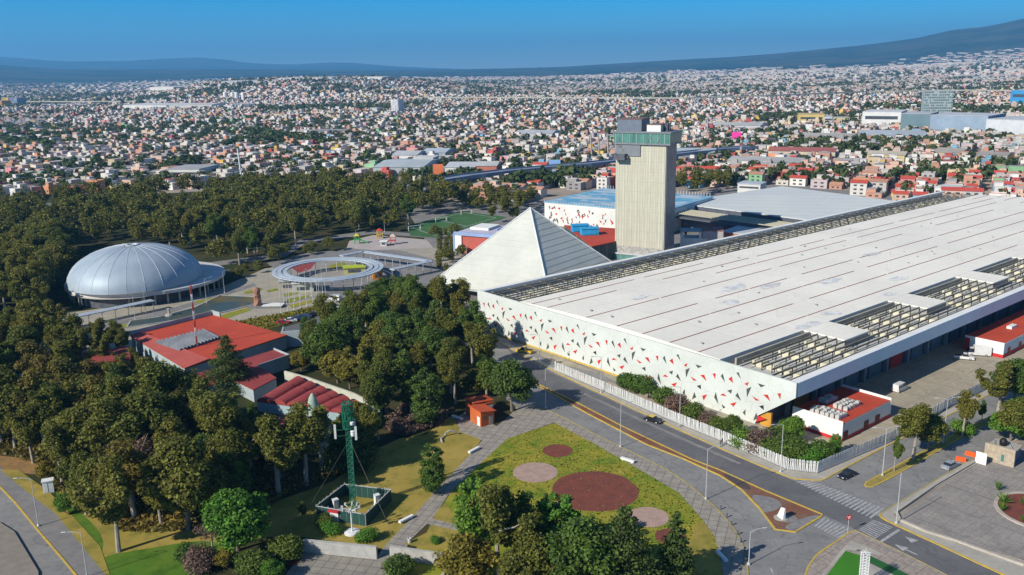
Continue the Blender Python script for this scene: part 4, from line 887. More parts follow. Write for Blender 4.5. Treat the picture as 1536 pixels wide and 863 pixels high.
# flagpoles: slim white poles in rows below the ring
pole_m = mat('pole_white', (0.6, 0.62, 0.62), None, 1, 0.5)
proto = None; k = 0
for i in range(8):
    for j, (bx, by, ex, ey) in enumerate((((422, 470, 489, 452)), ((426, 456, 484, 440)))):
        c_ = g(bx+(ex-bx)*i/7, by+(ey-by)*i/7)
        if proto is None:
            mb = MB(); mb.tube((0, 0, 0), (0, 0, 10.5), 0.11, 0.06, 6); mb.tube((0, 0, 0), (0, 0, 0.3), 0.3, 0.3, 8); o = proto = mb.build('flagpole', pole_m)
        else: o = proto.copy(); COL.objects.link(o)
        o.location = c_; tag(o, 'bare white flagpole in the %s row below the ring pergola, %s from the left' % (('front', 'back')[j], NUM[i]), 'flagpole', 'bare flagpoles below the ring pergola')

# ------------------------------------------------------------------ red roofed school by the park
def roofpoly(pts, z): return [g(a, b_, z)[:2] for a, b_ in pts]
ra = roofpoly([(195, 504), (319, 472.5), (431, 503), (277, 553)], 4.4); o0 = Vector(ra[0])
sch = thing('red_roof_building', 'large building with bright red flat roof and grey skylight band', 'building', (o0.x, o0.y, 0))
ctr_ = sum((Vector(p) for p in ra), Vector((0, 0)))/4
def shrink(poly, k): c2 = sum((Vector(p) for p in poly), Vector((0, 0)))/len(poly); return [tuple(c2+(Vector(p)-c2)*k) for p in poly]
blue_grey = mat('blue_grey_wall', (0.36, 0.43, 0.45), (0.30, 0.36, 0.38), 0.3, 0.8, fine=0.2)
mb = MB(); mb.prism(shrink(ra, 0.985), 0, 4.2); mb.build('wall', blue_grey, sch, world=True)
mb = MB(); mb.prism(ra, 4.21, 4.5); mb.build('roof', red_roof, sch, world=True)
rb = [ra[0], ra[3], tuple(Vector(ra[3]).lerp(Vector(ra[2]), 0.22)), tuple(Vector(ra[0]).lerp(Vector(ra[1]), 0.12))]
mb = MB(); mb.prism(rb, 4.3, 4.65, ztop=[4.55, 4.55, 5.0, 5.0]); mb.build('lower_roof_slope', mat('pink_red_roof', (0.46, 0.10, 0.075), (0.40, 0.085, 0.065), 0.2, 0.8), sch, world=True)
mb = MB(); e0, e1 = Vector(ra[0]), Vector(ra[1]); c_ = e0.lerp(e1, 0.5); dv = e1-e0
mb.box(c_.x, c_.y, 4.2, 5.9, dv.length, 0.3, math.atan2(dv.y, dv.x)); e2 = Vector(ra[2]); dv2 = (e2-e1).normalized(); mb.box(e1.x+dv2.x*2, e1.y+dv2.y*2, 4.2, 6.0, 5, 0.4, math.atan2(dv2.y, dv2.x)); mb.build('parapet', blue_grey, sch, world=True)
sk = roofpoly([(232, 514), (306, 495.5), (330, 507.5), (268, 527)], 4.8); mb = MB(); a_, b2, c2, d2 = [Vector(p) for p in sk]
for k in range(12):
    p0, p1, q0, q1 = a_.lerp(b2, k/12), a_.lerp(b2, (k+1)/12), d2.lerp(c2, k/12), d2.lerp(c2, (k+1)/12); m0, m1 = p0.lerp(p1, .75), q0.lerp(q1, .75)
    mb.add([(p0.x, p0.y, 4.55), (m0.x, m0.y, 5.5), (p1.x, p1.y, 4.55), (q0.x, q0.y, 4.55), (m1.x, m1.y, 5.5), (q1.x, q1.y, 4.55)], [(0, 3, 4, 1), (1, 4, 5, 2), (0, 1, 2), (3, 5, 4)])
mb.build('sawtooth_skylight', mat('skylight_grey', (0.10, 0.115, 0.135), (0.16, 0.175, 0.20), 0.3, 0.65), sch, world=True)
mb = MB(); wq = g(440, 520, 0); mb.box(wq[0], wq[1], 0, 5.2, 7, 0.5, R(10)); mb.box(wq[0]-3.4, wq[1]+2, 0, 5.4, 0.5, 5, R(10)); mb.build('end_wall', blue_grey, sch, world=True)
# lower dark red roofs
rb1 = roofpoly([(291, 562), (411, 525), (434, 534.5), (388, 550), (415, 567), (380, 585), (349, 570), (300, 582)], 3.6); o0 = Vector(rb1[0])
s2 = thing('dark_red_annex', 'low annex with dark red stepped flat roof in front of the bright red roof', 'building', (o0.x, o0.y, 0))
mb = MB(); mb.prism(shrink(rb1, 0.98), 0, 3.4); mb.build('wall', blue_grey, s2, world=True)
mb = MB(); mb.prism(rb1, 3.41, 3.65); mb.build('roof', brick_roof, s2, world=True)
mb = MB(); mb.ribbon([rb1[1], rb1[2], rb1[3]], 0.3, 3.5, 4.2); mb.build('parapet', blue_grey, s2, world=True)
# barrel vaults
va = [Vector(g(385+i*22, 598+i*3.0, 3.5)[:2]) for i in range(7)]; vb = [Vector(g(442+i*17, 563+i*7.0, 3.5)[:2]) for i in range(7)]
s3 = thing('vaulted_classrooms', 'row of dark red barrel vaults side by side above pale walls', 'building', (va[0].x, va[0].y, 0))
for i in range(6):
    mb = MB(); p0, p1, q0, q1 = va[i], va[i+1], vb[i], vb[i+1]; nseg = 8
    for lo, hi, dz in ((0, 0.68, 0), (0.70, 1.0, -0.35)):
        P0, Q0, P1, Q1 = p0.lerp(q0, lo), p0.lerp(q0, hi), p1.lerp(q1, lo), p1.lerp(q1, hi); wv_ = (P1-P0).length/2
        row0, row1 = [], []
        for s4 in range(nseg+1):
            t_ = math.pi*s4/nseg; f_ = (1-math.cos(t_))/2; z = 2.6+dz+math.sin(t_)*wv_*0.62
            a4, b4 = P0.lerp(P1, f_), Q0.lerp(Q1, f_); row0.append((a4.x, a4.y, z)); row1.append((b4.x, b4.y, z))
        mb.add(row0+row1, [(s4, s4+1, nseg+2+s4, nseg+1+s4) for s4 in range(nseg)]+[tuple(range(nseg, -1, -1)), tuple(range(nseg+1, 2*nseg+2))])
    mb.build('barrel_vault', mat('vault_red', (0.33, 0.06, 0.055), (0.26, 0.045, 0.045), 0.3, 0.8, fine=0.15), s3, world=True)
mb = MB(); mb.prism([tuple(va[0]), tuple(va[-1]), tuple(vb[-1]), tuple(vb[0])], 0, 2.55); mb.build('wall', mat('pale_blue_wall', (0.33, 0.45, 0.48), None, 0.5, 0.8), s3, world=True)
mb = MB(); we = [Vector(g(427, 557, 3.3)[:2]), Vector(g(460, 566, 3.3)[:2]), Vector(g(530, 590, 3.3)[:2]), Vector(g(570, 610, 3.3)[:2])]
solo('boundary_wall', MB().ribbon([tuple(p-we[0]) for p in we], 0.5, 0, 3.4), mat('cream_wall', (0.5, 0.5, 0.42), None, 0.5, 0.8), 'pale boundary wall behind the red barrel vaults', 'wall', (we[0].x, we[0].y, 0))
c_ = g(474, 668); mb = MB(); mb.lathe(0, 0, [(5.6, 0), (3.7, 4.6), (1.5, 9.2), (0.9, 11.6), (0.35, 12.6), (0.01, 12.9)], 24)
solo('cone_tower', mb, mat('cone_green', (0.36, 0.45, 0.36), (0.28, 0.37, 0.31), 0.5, 0.8, fine=0.2, line=[(2, 1.3, 0.08, (0.2, 0.3, 0.25), 0.5, 0)]), 'pale green conical turret rising between the trees below the vaults', 'turret', c_)
booth(40, 566, 22, 12, 4.5, R(25), blue_grey, brick_roof, 'low dark red roofed building half hidden by trees at the left edge', 'building', 'park_building')
booth(140, 560, 20, 12, 4.5, R(25), blue_grey, brick_roof, 'low red roofed building among the trees left of the bright red roof', 'building', 'park_building')
booth(430, 655, 12, 8, 3.5, R(20), mat('yellow_house', (0.5, 0.35, 0.08)), brick_roof, 'small yellow building with red roof hidden behind trees near the cone', 'building', 'park_building')

# red kiosk on the promenade
kb = g(721.8, 641.5); kf = Vector(g(741.6, 636)[:2])-Vector(kb[:2]); ka = math.atan2(kf.y, kf.x)
kk_ = thing('red_kiosk', 'orange red brick kiosk with pitched red roofs on the promenade', 'kiosk', kb, ka)
w1, l1, h1 = kf.length, 5.0, 3.4
mb = MB(); mb.prism([(0, 0), (w1, 0), (w1, l1), (0, l1)], 0, 3); 
mb = MB(); mb.add([(0, 0, 0), (w1, 0, 0), (w1, l1, 0), (0, l1, 0), (0, 0, 3.9), (w1, 0, 3.3), (w1, l1, 3.3), (0, l1, 3.9)], [(0, 1, 5, 4), (1, 2, 6, 5), (2, 3, 7, 6), (3, 0, 4, 7)])
mb.bb(w1*0.35, w1+3.0, l1+0.005, l1+4.4, 0, 3.5); mb.build('wall', orange_wall, kk_)
mb = MB(); mb.add([(-.4, -.4, 4.0), (w1+.4, -.4, 3.35), (w1+.4, l1+.3, 3.35), (-.4, l1+.3, 4.0), (-.4, -.4, 4.2), (w1+.4, -.4, 3.55), (w1+.4, l1+.3, 3.55), (-.4, l1+.3, 4.2)], [(4, 5, 6, 7), (0, 1, 5, 4), (1, 2, 6, 5), (2, 3, 7, 6), (3, 0, 4, 7), (3, 2, 1, 0)])
mb.add([(w1*.3, l1+.31, 4.1), (w1+3.4, l1+.31, 3.6), (w1+3.4, l1+4.8, 3.6), (w1*.3, l1+4.8, 4.1), (w1*.3, l1+.31, 4.3), (w1+3.4, l1+.31, 3.8), (w1+3.4, l1+4.8, 3.8), (w1*.3, l1+4.8, 4.3)], [(4, 5, 6, 7), (0, 1, 5, 4), (1, 2, 6, 5), (2, 3, 7, 6), (3, 0, 4, 7), (3, 2, 1, 0)])
mb.build('roof', kiosk_red, kk_)
mb = MB(); mb.bb(-0.05, -0.01, 0.5, 1.7, 0.1, 2.4); mb.build('door', metal_w, kk_)
mb = MB(); mb.bb(w1*0.6, w1*0.9, -0.06, -0.01, 0.1, 2.4); mb.build('door', mat('door_tan', (0.45, 0.36, 0.28)), kk_)
mb = MB(); mb.bb(w1*0.15, w1*0.4, -0.06, -0.01, 2.1, 2.7); mb.build('window', win_m, kk_)
mb = MB(); mb.bb(w1+0.4, w1+2.8, l1-0.06, l1-0.01, 2.1, 2.8); mb.build('window', metal_w, kk_)

# stone guard house with water tank
gb = Vector(g(1475, 690)[:2]); ge = Vector(g(1520, 703)[:2]); gd = ge-gb; ga = math.atan2(gd.y, gd.x)
gh = thing('stone_guard_house', 'rough pale stone guard house with a black water tank on its roof', 'guard house', (gb.x, gb.y, 0), ga); gl = gd.length
stone = mat('rubble_stone', (0.50, 0.42, 0.30), (0.34, 0.28, 0.22), 1.1, 0.95, fine=0.5, fscale=4)
mb = MB(); mb.bb(0, gl, 0, 0.6, 0, 4.0); mb.build('front_wall', stone, gh)
mb = MB(); mb.bb(0.4, gl-0.6, 0.605, 5.5, 0, 3.1); mb.build('wall', mat('guard_blue', (0.10, 0.14, 0.24), None, 1, 0.7), gh)
mb = MB(); mb.bb(0.2, gl-0.3, 0.61, 5.8, 3.105, 3.35); mb.build('roof', concrete, gh)
mb = MB(); mb.bb(gl*0.55, gl*0.66, -0.06, -0.01, 0.9, 2.4); mb.build('window', green_glass, gh)
mb = MB(); mb.lathe(2.6, 3, [(0.01, 3.36), (0.75, 3.36), (0.8, 4.3), (0.55, 4.75), (0.2, 4.95), (0.01, 5.0)], 14); mb.build('water_tank', mat('tank_black', (0.015, 0.015, 0.018), None, 1, 0.5), gh, smooth=True)
mb = MB(); mb.tube((1.5, 0.4, 4.0), (0.6, 4, 3.7), 0.07, n=4); mb.tube((gl-0.7, 0.4, 4.0), (gl*0.6, 4, 3.6), 0.07, n=4); mb.build('roof_pipes', metal_l, gh)
c_ = g(1470.5, 697); mb = MB(); mb.bb(-1.1, 1.1, -0.05, 0.05, 0.15, 2.8); mb.bb(-0.9, -0.8, 0.05, 0.9, 0, 0.1); mb.bb(0.8, 0.9, 0.05, 0.9, 0, 0.1); mb.tube((0.85, 0.06, 2.0), (0.85, 0.9, 0.1), 0.04, n=4); mb.tube((-0.85, 0.06, 2.0), (-0.85, 0.9, 0.1), 0.04, n=4)
solo('white_board', mb, white_wall, 'blank white board standing left of the stone guard house', 'board', c_, ga)
for k, (bx, by, an) in enumerate(((1441, 692, 0.3), (1455, 684, 0.1))):
    c_ = g(bx, by); mb = MB(); mb.add([(-1.1, -.3, 0), (1.1, -.3, 0), (1.1, .3, 0), (-1.1, .3, 0), (-1.0, -.25, .35), (1.0, -.25, .35), (1.0, .25, .35), (-1.0, .25, .35), (-.95, -.12, 1.0), (.95, -.12, 1.0), (.95, .12, 1.0), (-.95, .12, 1.0)], [(0, 1, 5, 4), (1, 2, 6, 5), (2, 3, 7, 6), (3, 0, 4, 7), (4, 5, 9, 8), (5, 6, 10, 9), (6, 7, 11, 10), (7, 4, 8, 11), (8, 9, 10, 11)])
    for s4 in (-.6, 0, .6): mb.bb(s4-.12, s4+.12, -0.27, 0.27, 0.4, 0.7)
    solo('road_barrier', mb, mat('barrier_orange', (0.85, 0.10, 0.01), None, 1, 0.6), ('orange plastic road barrier just ahead of the silver car', 'orange plastic road barrier nearest the white board')[k], 'barrier', c_, ga+an, 'orange road barriers')

# low walls by the terrace
tw_m = mat('travertine_wall', (0.44, 0.43, 0.40), (0.34, 0.33, 0.31), 0.8, 0.9, fine=0.3)
def wallpx(pts, w, h, label, z0=0):
    P_ = [Vector(g(a, b_)[:2]) for a, b_ in pts]; return solo('low_wall', MB().ribbon([tuple(p-P_[0]) for p in P_], w, z0, h), tw_m, label, 'wall', (P_[0].x, P_[0].y, 0))
wallpx([(456, 828), (566, 839)], 0.6, 2.5, 'long pale grey low wall left of the path steps')
wallpx([(586, 838), (686, 852), (630, 930)], 0.6, 2.5, 'pale grey low wall with a return at its right end')
wallpx([(605, 846), (560, 890)], 0.5, 0.9, 'short sloping kerb wall beside the path steps')
wallpx([(428, 826), (395, 850)], 0.5, 0.7, 'short low kerb wall left of the terrace planting bed')
# fenced compound with the lattice mast
cpx = [(475.5, 777), (518, 743.5), (587, 752), (549, 790)]; C4 = [Vector(g(a, b_)[:2]) for a, b_ in cpx]
cmp_ = thing('fenced_compound', 'square compound with dark green panel walls round the lattice mast', 'enclosure', (C4[3].x, C4[3].y, 0))
for i in range(4):
    a_, b_ = C4[i], C4[(i+1) % 4]; mb = MB(); mb.ribbon([tuple(a_), tuple(b_)], 0.12, 0.1, 2.5); mb.build('panel_wall', green_fence, cmp_, world=True)
    mb = MB(); n4 = 8
    for q in range(n4): p = a_.lerp(b_, q/n4); mb.tube((p.x, p.y, 0), (p.x, p.y, 2.9), 0.07, n=5)
    mb.ribbon([tuple(a_), tuple(b_)], 0.16, 2.5, 2.6); mb.build('fence_posts', metal_l, cmp_, world=True)
mb = MB(); gp = C4[3].lerp(C4[0], 0.62); dv = C4[0]-C4[3]; mb.box(gp.x-0.1, gp.y-0.1, 0, 2.1, 1.8, 0.25, math.atan2(dv.y, dv.x)); mb.build('white_door', metal_w, cmp_, world=True)
mb = MB(); mb.box(gp.x-0.1, gp.y-0.1, 2.12, 2.4, 2.2, 1.1, math.atan2(dv.y, dv.x)); mb.build('red_hood', red_paint, cmp_, world=True)
for bx, by, lb_ in ((504, 764, 'white equipment cabinet left of the lattice mast'), (566, 757, 'small white cabinet at the right inside the green compound')):
    c_ = g(bx, by); mb = MB(); mb.box(0, 0, 0.15, 2.1, 1.0, 0.9, 0); mb.box(0, 0, 2.1, 2.2, 1.15, 1.05, 0); mb.box(0, 0, 0, 0.15, 1.2, 1.1, 0); mb.bb(-0.02, 0.02, -0.47, -0.455, 0.2, 2.0)
    solo('equipment_cabinet', mb, metal_w, lb_, 'cabinet', c_, R(35))
c_ = g(531, 764); mast = thing('lattice_mast', 'tall green lattice telecom mast with white antenna panels near its top', 'mast', c_)
MH = 22.8; mb = MB(); s5 = 0.62
cor = [(s5*math.cos(R(90+120*k)), s5*math.sin(R(90+120*k))) for k in range(3)]
for x, y in cor: mb.tube((x, y, 0), (x, y, MH), 0.08, 0.07, 6)
nz = 20
for k in range(nz):
    z0, z1 = MH*k/nz, MH*(k+1)/nz
    for i in range(3):
        a_, b_ = cor[i], cor[(i+1) % 3]
        mb.tube((*a_, z0), (*b_, z1), 0.055, n=4, caps=False); mb.tube((*b_, z0), (*a_, z1), 0.055, n=4, caps=False); mb.tube((*a_, z1), (*b_, z1), 0.055, n=4, caps=False)
mb.build('lattice', green_metal, mast)
mb = MB()
for z in (MH-5.4, MH-3.8, MH-2.2, MH-.5): mb.lathe(0, 0, [(0.8, z), (1.15, z), (1.15, z+0.1), (0.8, z+0.1), (0.8, z)], 12)
for k in range(12): a0 = k*math.pi/6; mb.tube((1.12*math.cos(a0), 1.12*math.sin(a0), MH-5.3), (1.12*math.cos(a0+.5), 1.12*math.sin(a0+.5), MH-.4), 0.05, n=4); mb.tube((1.12*math.cos(a0), 1.12*math.sin(a0), MH-5.3), (1.12*math.cos(a0-.5), 1.12*math.sin(a0-.5), MH-.4), 0.05, n=4)
mb.build('head_frame', green_metal, mast)
for x, y, z, hh_ in ((-2.6, -0.3, MH-7.6, 2.9), (1.6, -1.4, MH-7.4, 2.7), (0.9, 1.5, MH-7.0, 2.6)):
    mb = MB(); mb.box(x, y, z, z+hh_, 0.42, 0.25, 0.2); ap_ = mb.build('antenna_panel', metal_w, mast)
    mb = MB(); mb.tube((x*0.3, y*0.3, z+hh_*.6), (x, y, z+hh_*.6), 0.05, n=4); mb.tube((x*0.3, y*0.3, z+.5), (x, y, z+.5), 0.05, n=4); mb.build('antenna_arm', green_metal, ap_)
for z in (MH-6.3, MH-6.8, MH-4.5):
    mb = MB(); mb.lathe(0.9, -0.9, [(0.01, z), (0.35, z+.02), (0.42, z+.5), (0.3, z+.6), (0.01, z+.62)], 10); mb.build('drum_antenna', metal_w, mast)
mb = MB()
for ang_ in (200, 320, 80): mb.tube((0, 0, MH-8), (10*math.cos(R(ang_)), 10*math.sin(R(ang_)), 0.1), 0.03, n=3)
mb.build('guy_wires', steel, mast)
c_ = g(528.4, 799.5); fl = thing('floodlight_tree', 'white pole with a cluster of floodlights in front of the green compound', 'floodlight', c_)
mb = MB(); mb.lathe(0, 0, [(1.5, 0), (1.5, 0.25), (0.9, 0.4), (0.01, 0.4)], 16); mb.tube((0, 0, 0), (0, 0, 5.2), 0.16, 0.1, 8)
for k in range(8): a0 = k*math.pi/4; mb.tube((0, 0, 4.6), (1.5*math.cos(a0), 1.5*math.sin(a0), 5.2), 0.05, n=4)
mb.build('pole', metal_w, fl)
for k in range(8): a0 = k*math.pi/4; mb = MB(); mb.box(1.6*math.cos(a0), 1.6*math.sin(a0), 5.1, 5.6, 0.45, 0.3, a0); mb.build('lamp_head', metal_l, fl)
# ------------------------------------------------------------------ trees
def leaves(centres, radii, n, size, rs, flat=0.8, outb=0.6):
    """n leaf sprays scattered through the clumps; returns verts, quads"""
    C = np.array(centres); Rr = np.array(radii); w = Rr**2; w = w/w.sum()
    idx = rs.choice(len(C), n, p=w)
    dirs = rs.normal(size=(n, 3)); dirs /= np.linalg.norm(dirs, axis=1)[:, None]
    rad = Rr[idx]*(0.25+1.15*rs.random(n)**0.8)
    P = C[idx]+dirs*rad[:, None]*np.array([1, 1, flat])
    nr = dirs*0.7+rs.normal(size=(n, 3))*0.55+np.array([0, 0, 0.35]); nr /= np.linalg.norm(nr, axis=1)[:, None]
    a = np.cross(nr, rs.normal(size=(n, 3))); a /= np.linalg.norm(a, axis=1)[:, None]; b = np.cross(nr, a)
    s = size*(0.55+0.9*rs.random(n))[:, None]
    V = np.stack([P+a*s*0.62, P+b*s*0.42, P-a*s*0.55, P-b*s*0.45], 1).reshape(-1, 3)
    return V, np.arange(4*n).reshape(n, 4)
def crown_shape(kind, rs, H, Wd):
    cs, rr = [], []
    if kind == 'euc':      # tall, uneven, many small clumps on limbs with gaps
        n = 46; lean = rs.uniform(-.12, .12, 2)
        limbs = [(rs.random()*6.28, rs.uniform(.45, 1.0), rs.uniform(.5, 1.0)) for _ in range(7)]
        for i in range(n):   # clumps ride on a few uneven limbs so the outline breaks up
            la, lr, lt_ = limbs[i % 7]; q = rs.random(); z = H*(0.26+0.66*lt_*(0.35+0.65*q))+rs.uniform(-.5, .5); r0 = Wd*0.5*lr*(0.25+0.8*q)*(1.1-0.5*lt_)
            a = la+rs.normal()*0.35; cs.append((r0*math.cos(a)+lean[0]*z, r0*math.sin(a)+lean[1]*z, z)); rr.append(Wd*rs.uniform(0.06, 0.13)*(1.15-0.3*lt_))
        for k in range(5): cs.append((rs.normal()*Wd*.08, rs.normal()*Wd*.08, H*(0.5+0.1*k))); rr.append(Wd*0.13)
    elif kind == 'round':
        for i in range(36):
            a = i*2.4+rs.random(); t = rs.random(); z = H*(0.34+0.56*t); sp = Wd*0.42*math.sqrt(max(0.05, 1-(2*t-0.85)**2))*rs.uniform(.6, 1.05)
            cs.append((sp*math.cos(a), sp*math.sin(a), z)); rr.append(Wd*rs.uniform(0.085, 0.16))
        cs.append((0, 0, H*0.6)); rr.append(Wd*0.26)
    elif kind == 'con':
        for i in range(34):
            t = i/33; z = H*(0.07+0.89*t); a = i*2.4; sp = Wd*0.36*(1-t)**0.85
            cs.append((sp*math.cos(a), sp*math.sin(a), z)); rr.append(Wd*(0.06+0.21*(1-t)))
    elif kind == 'col':
        for i in range(34):
            t = i/33; z = H*(0.12+0.82*t)+rs.uniform(-.3,.3); a = i*2.4; sp = Wd*0.27*(math.sin(math.pi*min(1, 0.15+0.85*(1-t)))**0.6)
            cs.append((sp*math.cos(a), sp*math.sin(a), z)); rr.append(Wd*rs.uniform(0.11, 0.2)*(1.1-0.6*t))
    elif kind == 'bush':
        for i in range(9):
            a = i*2.4; cs.append((Wd*0.27*math.cos(a)*rs.random(), Wd*0.3*math.sin(a)*rs.random(), H*rs.uniform(0.3, 0.7))); rr.append(min(H*0.4, Wd*rs.uniform(0.2, 0.32)))
    elif kind == 'dry':
        for i in range(12):
            a = i*2.4; t = rs.random(); cs.append((Wd*0.35*math.cos(a)*rs.random(), Wd*0.35*math.sin(a)*rs.random(), H*(0.4+0.5*t))); rr.append(Wd*0.16)
    return cs, rr
PROTO = {}
def make_proto(key, kind, H, Wd, nl, size, leafm, barkm, seed, nm):
    rs = np.random.default_rng(seed); cs, rr = crown_shape(kind, rs, H, Wd)
    V, Q = leaves(cs, rr, nl, size, rs, flat=0.75 if kind != 'con' else 0.35, outb=0.6)
    V[:, 2] = np.maximum(V[:, 2], 0.15)
    tr = MB(); r0 = H*0.017+0.06
    if kind == 'bush':
        for i in range(4): c = cs[i]; tr.tube((0.1*math.cos(i*1.6), 0.1*math.sin(i*1.6), 0), (c[0]*.6, c[1]*.6, c[2]), 0.06, 0.03, 5)
    else:
        top = Vector((rs.uniform(-.4, .4), rs.uniform(-.4, .4), H*(0.93 if kind in ('con', 'col') else 0.72))); mid = Vector((rs.uniform(-.4, .4), rs.uniform(-.4, .4), H*0.36))
        tr.tube((0, 0, -0.1), tuple(mid), r0*1.3, r0*0.85, 8); tr.tube(tuple(mid), tuple(top), r0*0.85, r0*0.25, 7)
        if kind in ('euc', 'round', 'dry'):
            for c in cs[:12]:
                c = Vector(c); s0 = mid.lerp(top, min(0.9, max(0, (c.z-H*0.42)/(H*0.5)))*0.8); k2 = s0.lerp(c, 0.55)+Vector((0, 0, -0.3))
                tr.tube(tuple(s0), tuple(k2), r0*0.5, r0*0.3, 5); tr.tube(tuple(k2), tuple(c), r0*0.3, r0*0.08, 5)
                if kind == 'dry':
                    for _ in range(7):
                        e_ = c+Vector(rs.normal(size=3))*Wd*0.12; tr.tube(tuple(k2), tuple(e_), 0.05, 0.02, 3)
    root = bpy.data.objects.new(nm, None); root.empty_display_size = 0.5
    crown = npmesh('crown', V, Q, leafm, parent=root); trunk = tr.build('trunk', barkm, root)
    PROTO[key] = dict(root=root, H=H, W=Wd, used=False, nm=nm, V=V, Q=Q, crown=crown)
make_proto('euc1', 'euc', 17, 10.5, 17442, 0.39, f_euc, bark_pale, 1, 'eucalyptus_tree')
make_proto('euc2', 'euc', 17, 11.5, 18468, 0.39, f_euc, bark_pale, 2, 'eucalyptus_tree')
make_proto('euc3', 'euc', 15, 9, 14364, 0.36, f_mid, bark_pale, 3, 'eucalyptus_tree')
make_proto('mid1', 'round', 11, 9, 14877, 0.34, f_mid, bark, 4, 'leafy_tree')
make_proto('mid2', 'round', 12, 10, 15390, 0.37, f_euc, bark, 5, 'leafy_tree')
make_proto('bri1', 'round', 8, 8, 13338, 0.31, f_bri, bark, 6, 'leafy_tree')
make_proto('bri2', 'col', 9, 6, 10773, 0.30, f_bri, bark, 7, 'leafy_tree')
make_proto('con1', 'con', 15, 10.5, 15390, 0.31, f_con, bark, 8, 'conifer_tree')
make_proto('con2', 'con', 12, 5.5, 11799, 0.28, f_con, bark, 9, 'conifer_tree')
make_proto('cyp', 'col', 11, 6.0, 11799, 0.26, f_mid, bark, 10, 'cypress_tree')
make_proto('bro1', 'euc', 15, 11, 14364, 0.37, f_bro, bark_pale, 11, 'eucalyptus_tree')
make_proto('yel1', 'round', 7, 7, 8721, 0.31, f_yel, bark, 12, 'leafy_tree')
make_proto('dry1', 'dry', 9, 8, 2308, 0.28, f_dry, bark_pale, 13, 'bare_tree')
make_proto('bush1', 'bush', 3, 4.4, 6156, 0.23, f_mid, bark, 14, 'bush')
make_proto('bush2', 'bush', 3, 4, 5643, 0.22, f_bri, bark, 15, 'bush')
make_proto('bush3', 'bush', 3, 4.4, 5130, 0.22, f_dry, bark, 16, 'bush')
DESC = dict(euc1='olive green', euc2='olive green', euc3='mid green', mid1='mid green', mid2='olive green', bri1='bright green', bri2='bright green', con1='dark pointed', con2='dark slim', cyp='columnar', bro1='brownish', yel1='yellow leaved', dry1='bare twiggy', bush1='round green', bush2='bright green', bush3='dry reddish brown')
CATS = dict(euc='tree', mid='tree', bri='tree', con='tree', cyp='tree', bro='tree', yel='tree', dry='tree', bus='bush')
TREES = []   # all things, for the labels
def place(key, x, y, h, z=0.0, label=None, group=None, where=None, w=None):
    p = PROTO[key]
    if not p['used']:
        r_ = p['root']; COL.objects.link(r_); p['used'] = True
    else: r_ = dup(p['root'])
    s_ = h/p['H']; ws = w if w else s_*random.uniform(0.98, 1.25)
    r_.location = (x, y, z); r_.rotation_euler = (0, 0, random.random()*6.28); r_.scale = (ws, ws, s_)
    tag(r_, label or 'tree', CATS[key[:3]], group)
    if label is None: TREES.append((r_, key, h, where, x, y))
    return r_
def at(key, px, py, h, label, group=None): 
    c = g(px, py); return place(key, c[0], c[1], h, 0.0, label, group)
# single trees one can point at (base pixel in the survey, height)
at('cyp', 650, 742, 11.2, 'slim columnar tree standing alone on the dry lawn beside the slab path')
at('con1', 345, 585, 16, 'dark conifer standing in front of the bright red roof')
at('bri1', 357, 826, 11.5, 'bright green leafy tree at the edge of the lower left lawn')
at('euc1', 178, 828, 19, 'big olive eucalyptus with pale twin trunk beside the left road verge')
at('con2', 1012, 888, 15, 'dark conifer casting a long shadow, rightmost of the trees on the round lawn')
at('bri2', 712, 815, 13, 'green leafy tree beside the slab path, leftmost on the round lawn')
at('euc1', 750, 878, 19, 'olive brown tree on the round lawn in front of the large scoria bed')
at('euc3', 788, 850, 15, 'yellow green tree right behind the olive brown tree on the round lawn')
at('mid1', 868, 905, 15, 'full green leafy tree between the brown tree and the conifer on the round lawn')
at('con1', 935, 905, 17.5, 'broad dark green conifer at the bottom right of the round lawn')
at('bri2', 835, 845, 13, 'narrow green tree whose tip reaches the pink gravel bed')
at('yel1', 700, 880, 9, 'yellowish leafy tree at the bottom left of the round lawn')
at('mid2', 800, 905, 12, 'low olive leafy tree at the bottom edge of the round lawn')
at('con2', 820, 830, 12, 'dark slim conifer at the left rim of the large scoria bed')
at('mid1', 768, 617, 14, 'round crowned green tree right behind the red kiosk')
at('euc3', 730, 612, 13, 'mid green tree just left of the red kiosk')
at('cyp', 641, 640, 15, 'tall green tree at the left rim of the dry lawn near the shrubs')
at('euc2', 455, 780, 4, 'small sapling on the lawn by the green compound')
at('bush1', 434, 838, 4, 'small green tree in the terrace planting bed')
at('bush1', 600, 863, 3.6, 'round green shrub at the bottom edge of the terrace')
at('bush2', 549, 812, 2.6, 'thin young shrub right of the floodlight pole')
at('bush2', 498, 800, 2.2, 'low shrub left of the floodlight pole')
at('bush2', 653, 815, 1.4, 'tiny shrub on the dry lawn corner beside the wall')
at('bush1', 485, 790, 2.4, 'shrub against the green compound corner')
# street trees on the side street
lab = 'street tree on the yellow kerbed median, '
at('euc3', 1341, 707, 8.4, lab+'nearest the crossing and thinnest', 'median trees of the side street').scale = (0.34, 0.34, 0.56)
at('euc1', 1369.5, 689, 13.5, lab+'broad crown above a pale trunk', 'median trees of the side street')
at('mid2', 1392, 677, 9, lab+'small and partly behind the broad crowned one', 'median trees of the side street')
at('euc2', 1443, 655, 11.5, lab+'sparse crown beside the double lamp', 'median trees of the side street')
at('bush2', 1444, 651, 3.5, lab+'low bright shrub', 'median trees of the side street')
at('euc3', 1471, 637, 6.5, lab+'young sapling', 'median trees of the side street').scale = (0.3, 0.3, 0.43)
at('euc1', 1496, 622, 14, lab+'tall olive one near the right edge', 'median trees of the side street')
at('mid1', 1522, 612, 13, lab+'rightmost with dense crown', 'median trees of the side street')
at('mid2', 1536, 672, 12, 'large green tree behind the stone guard house')
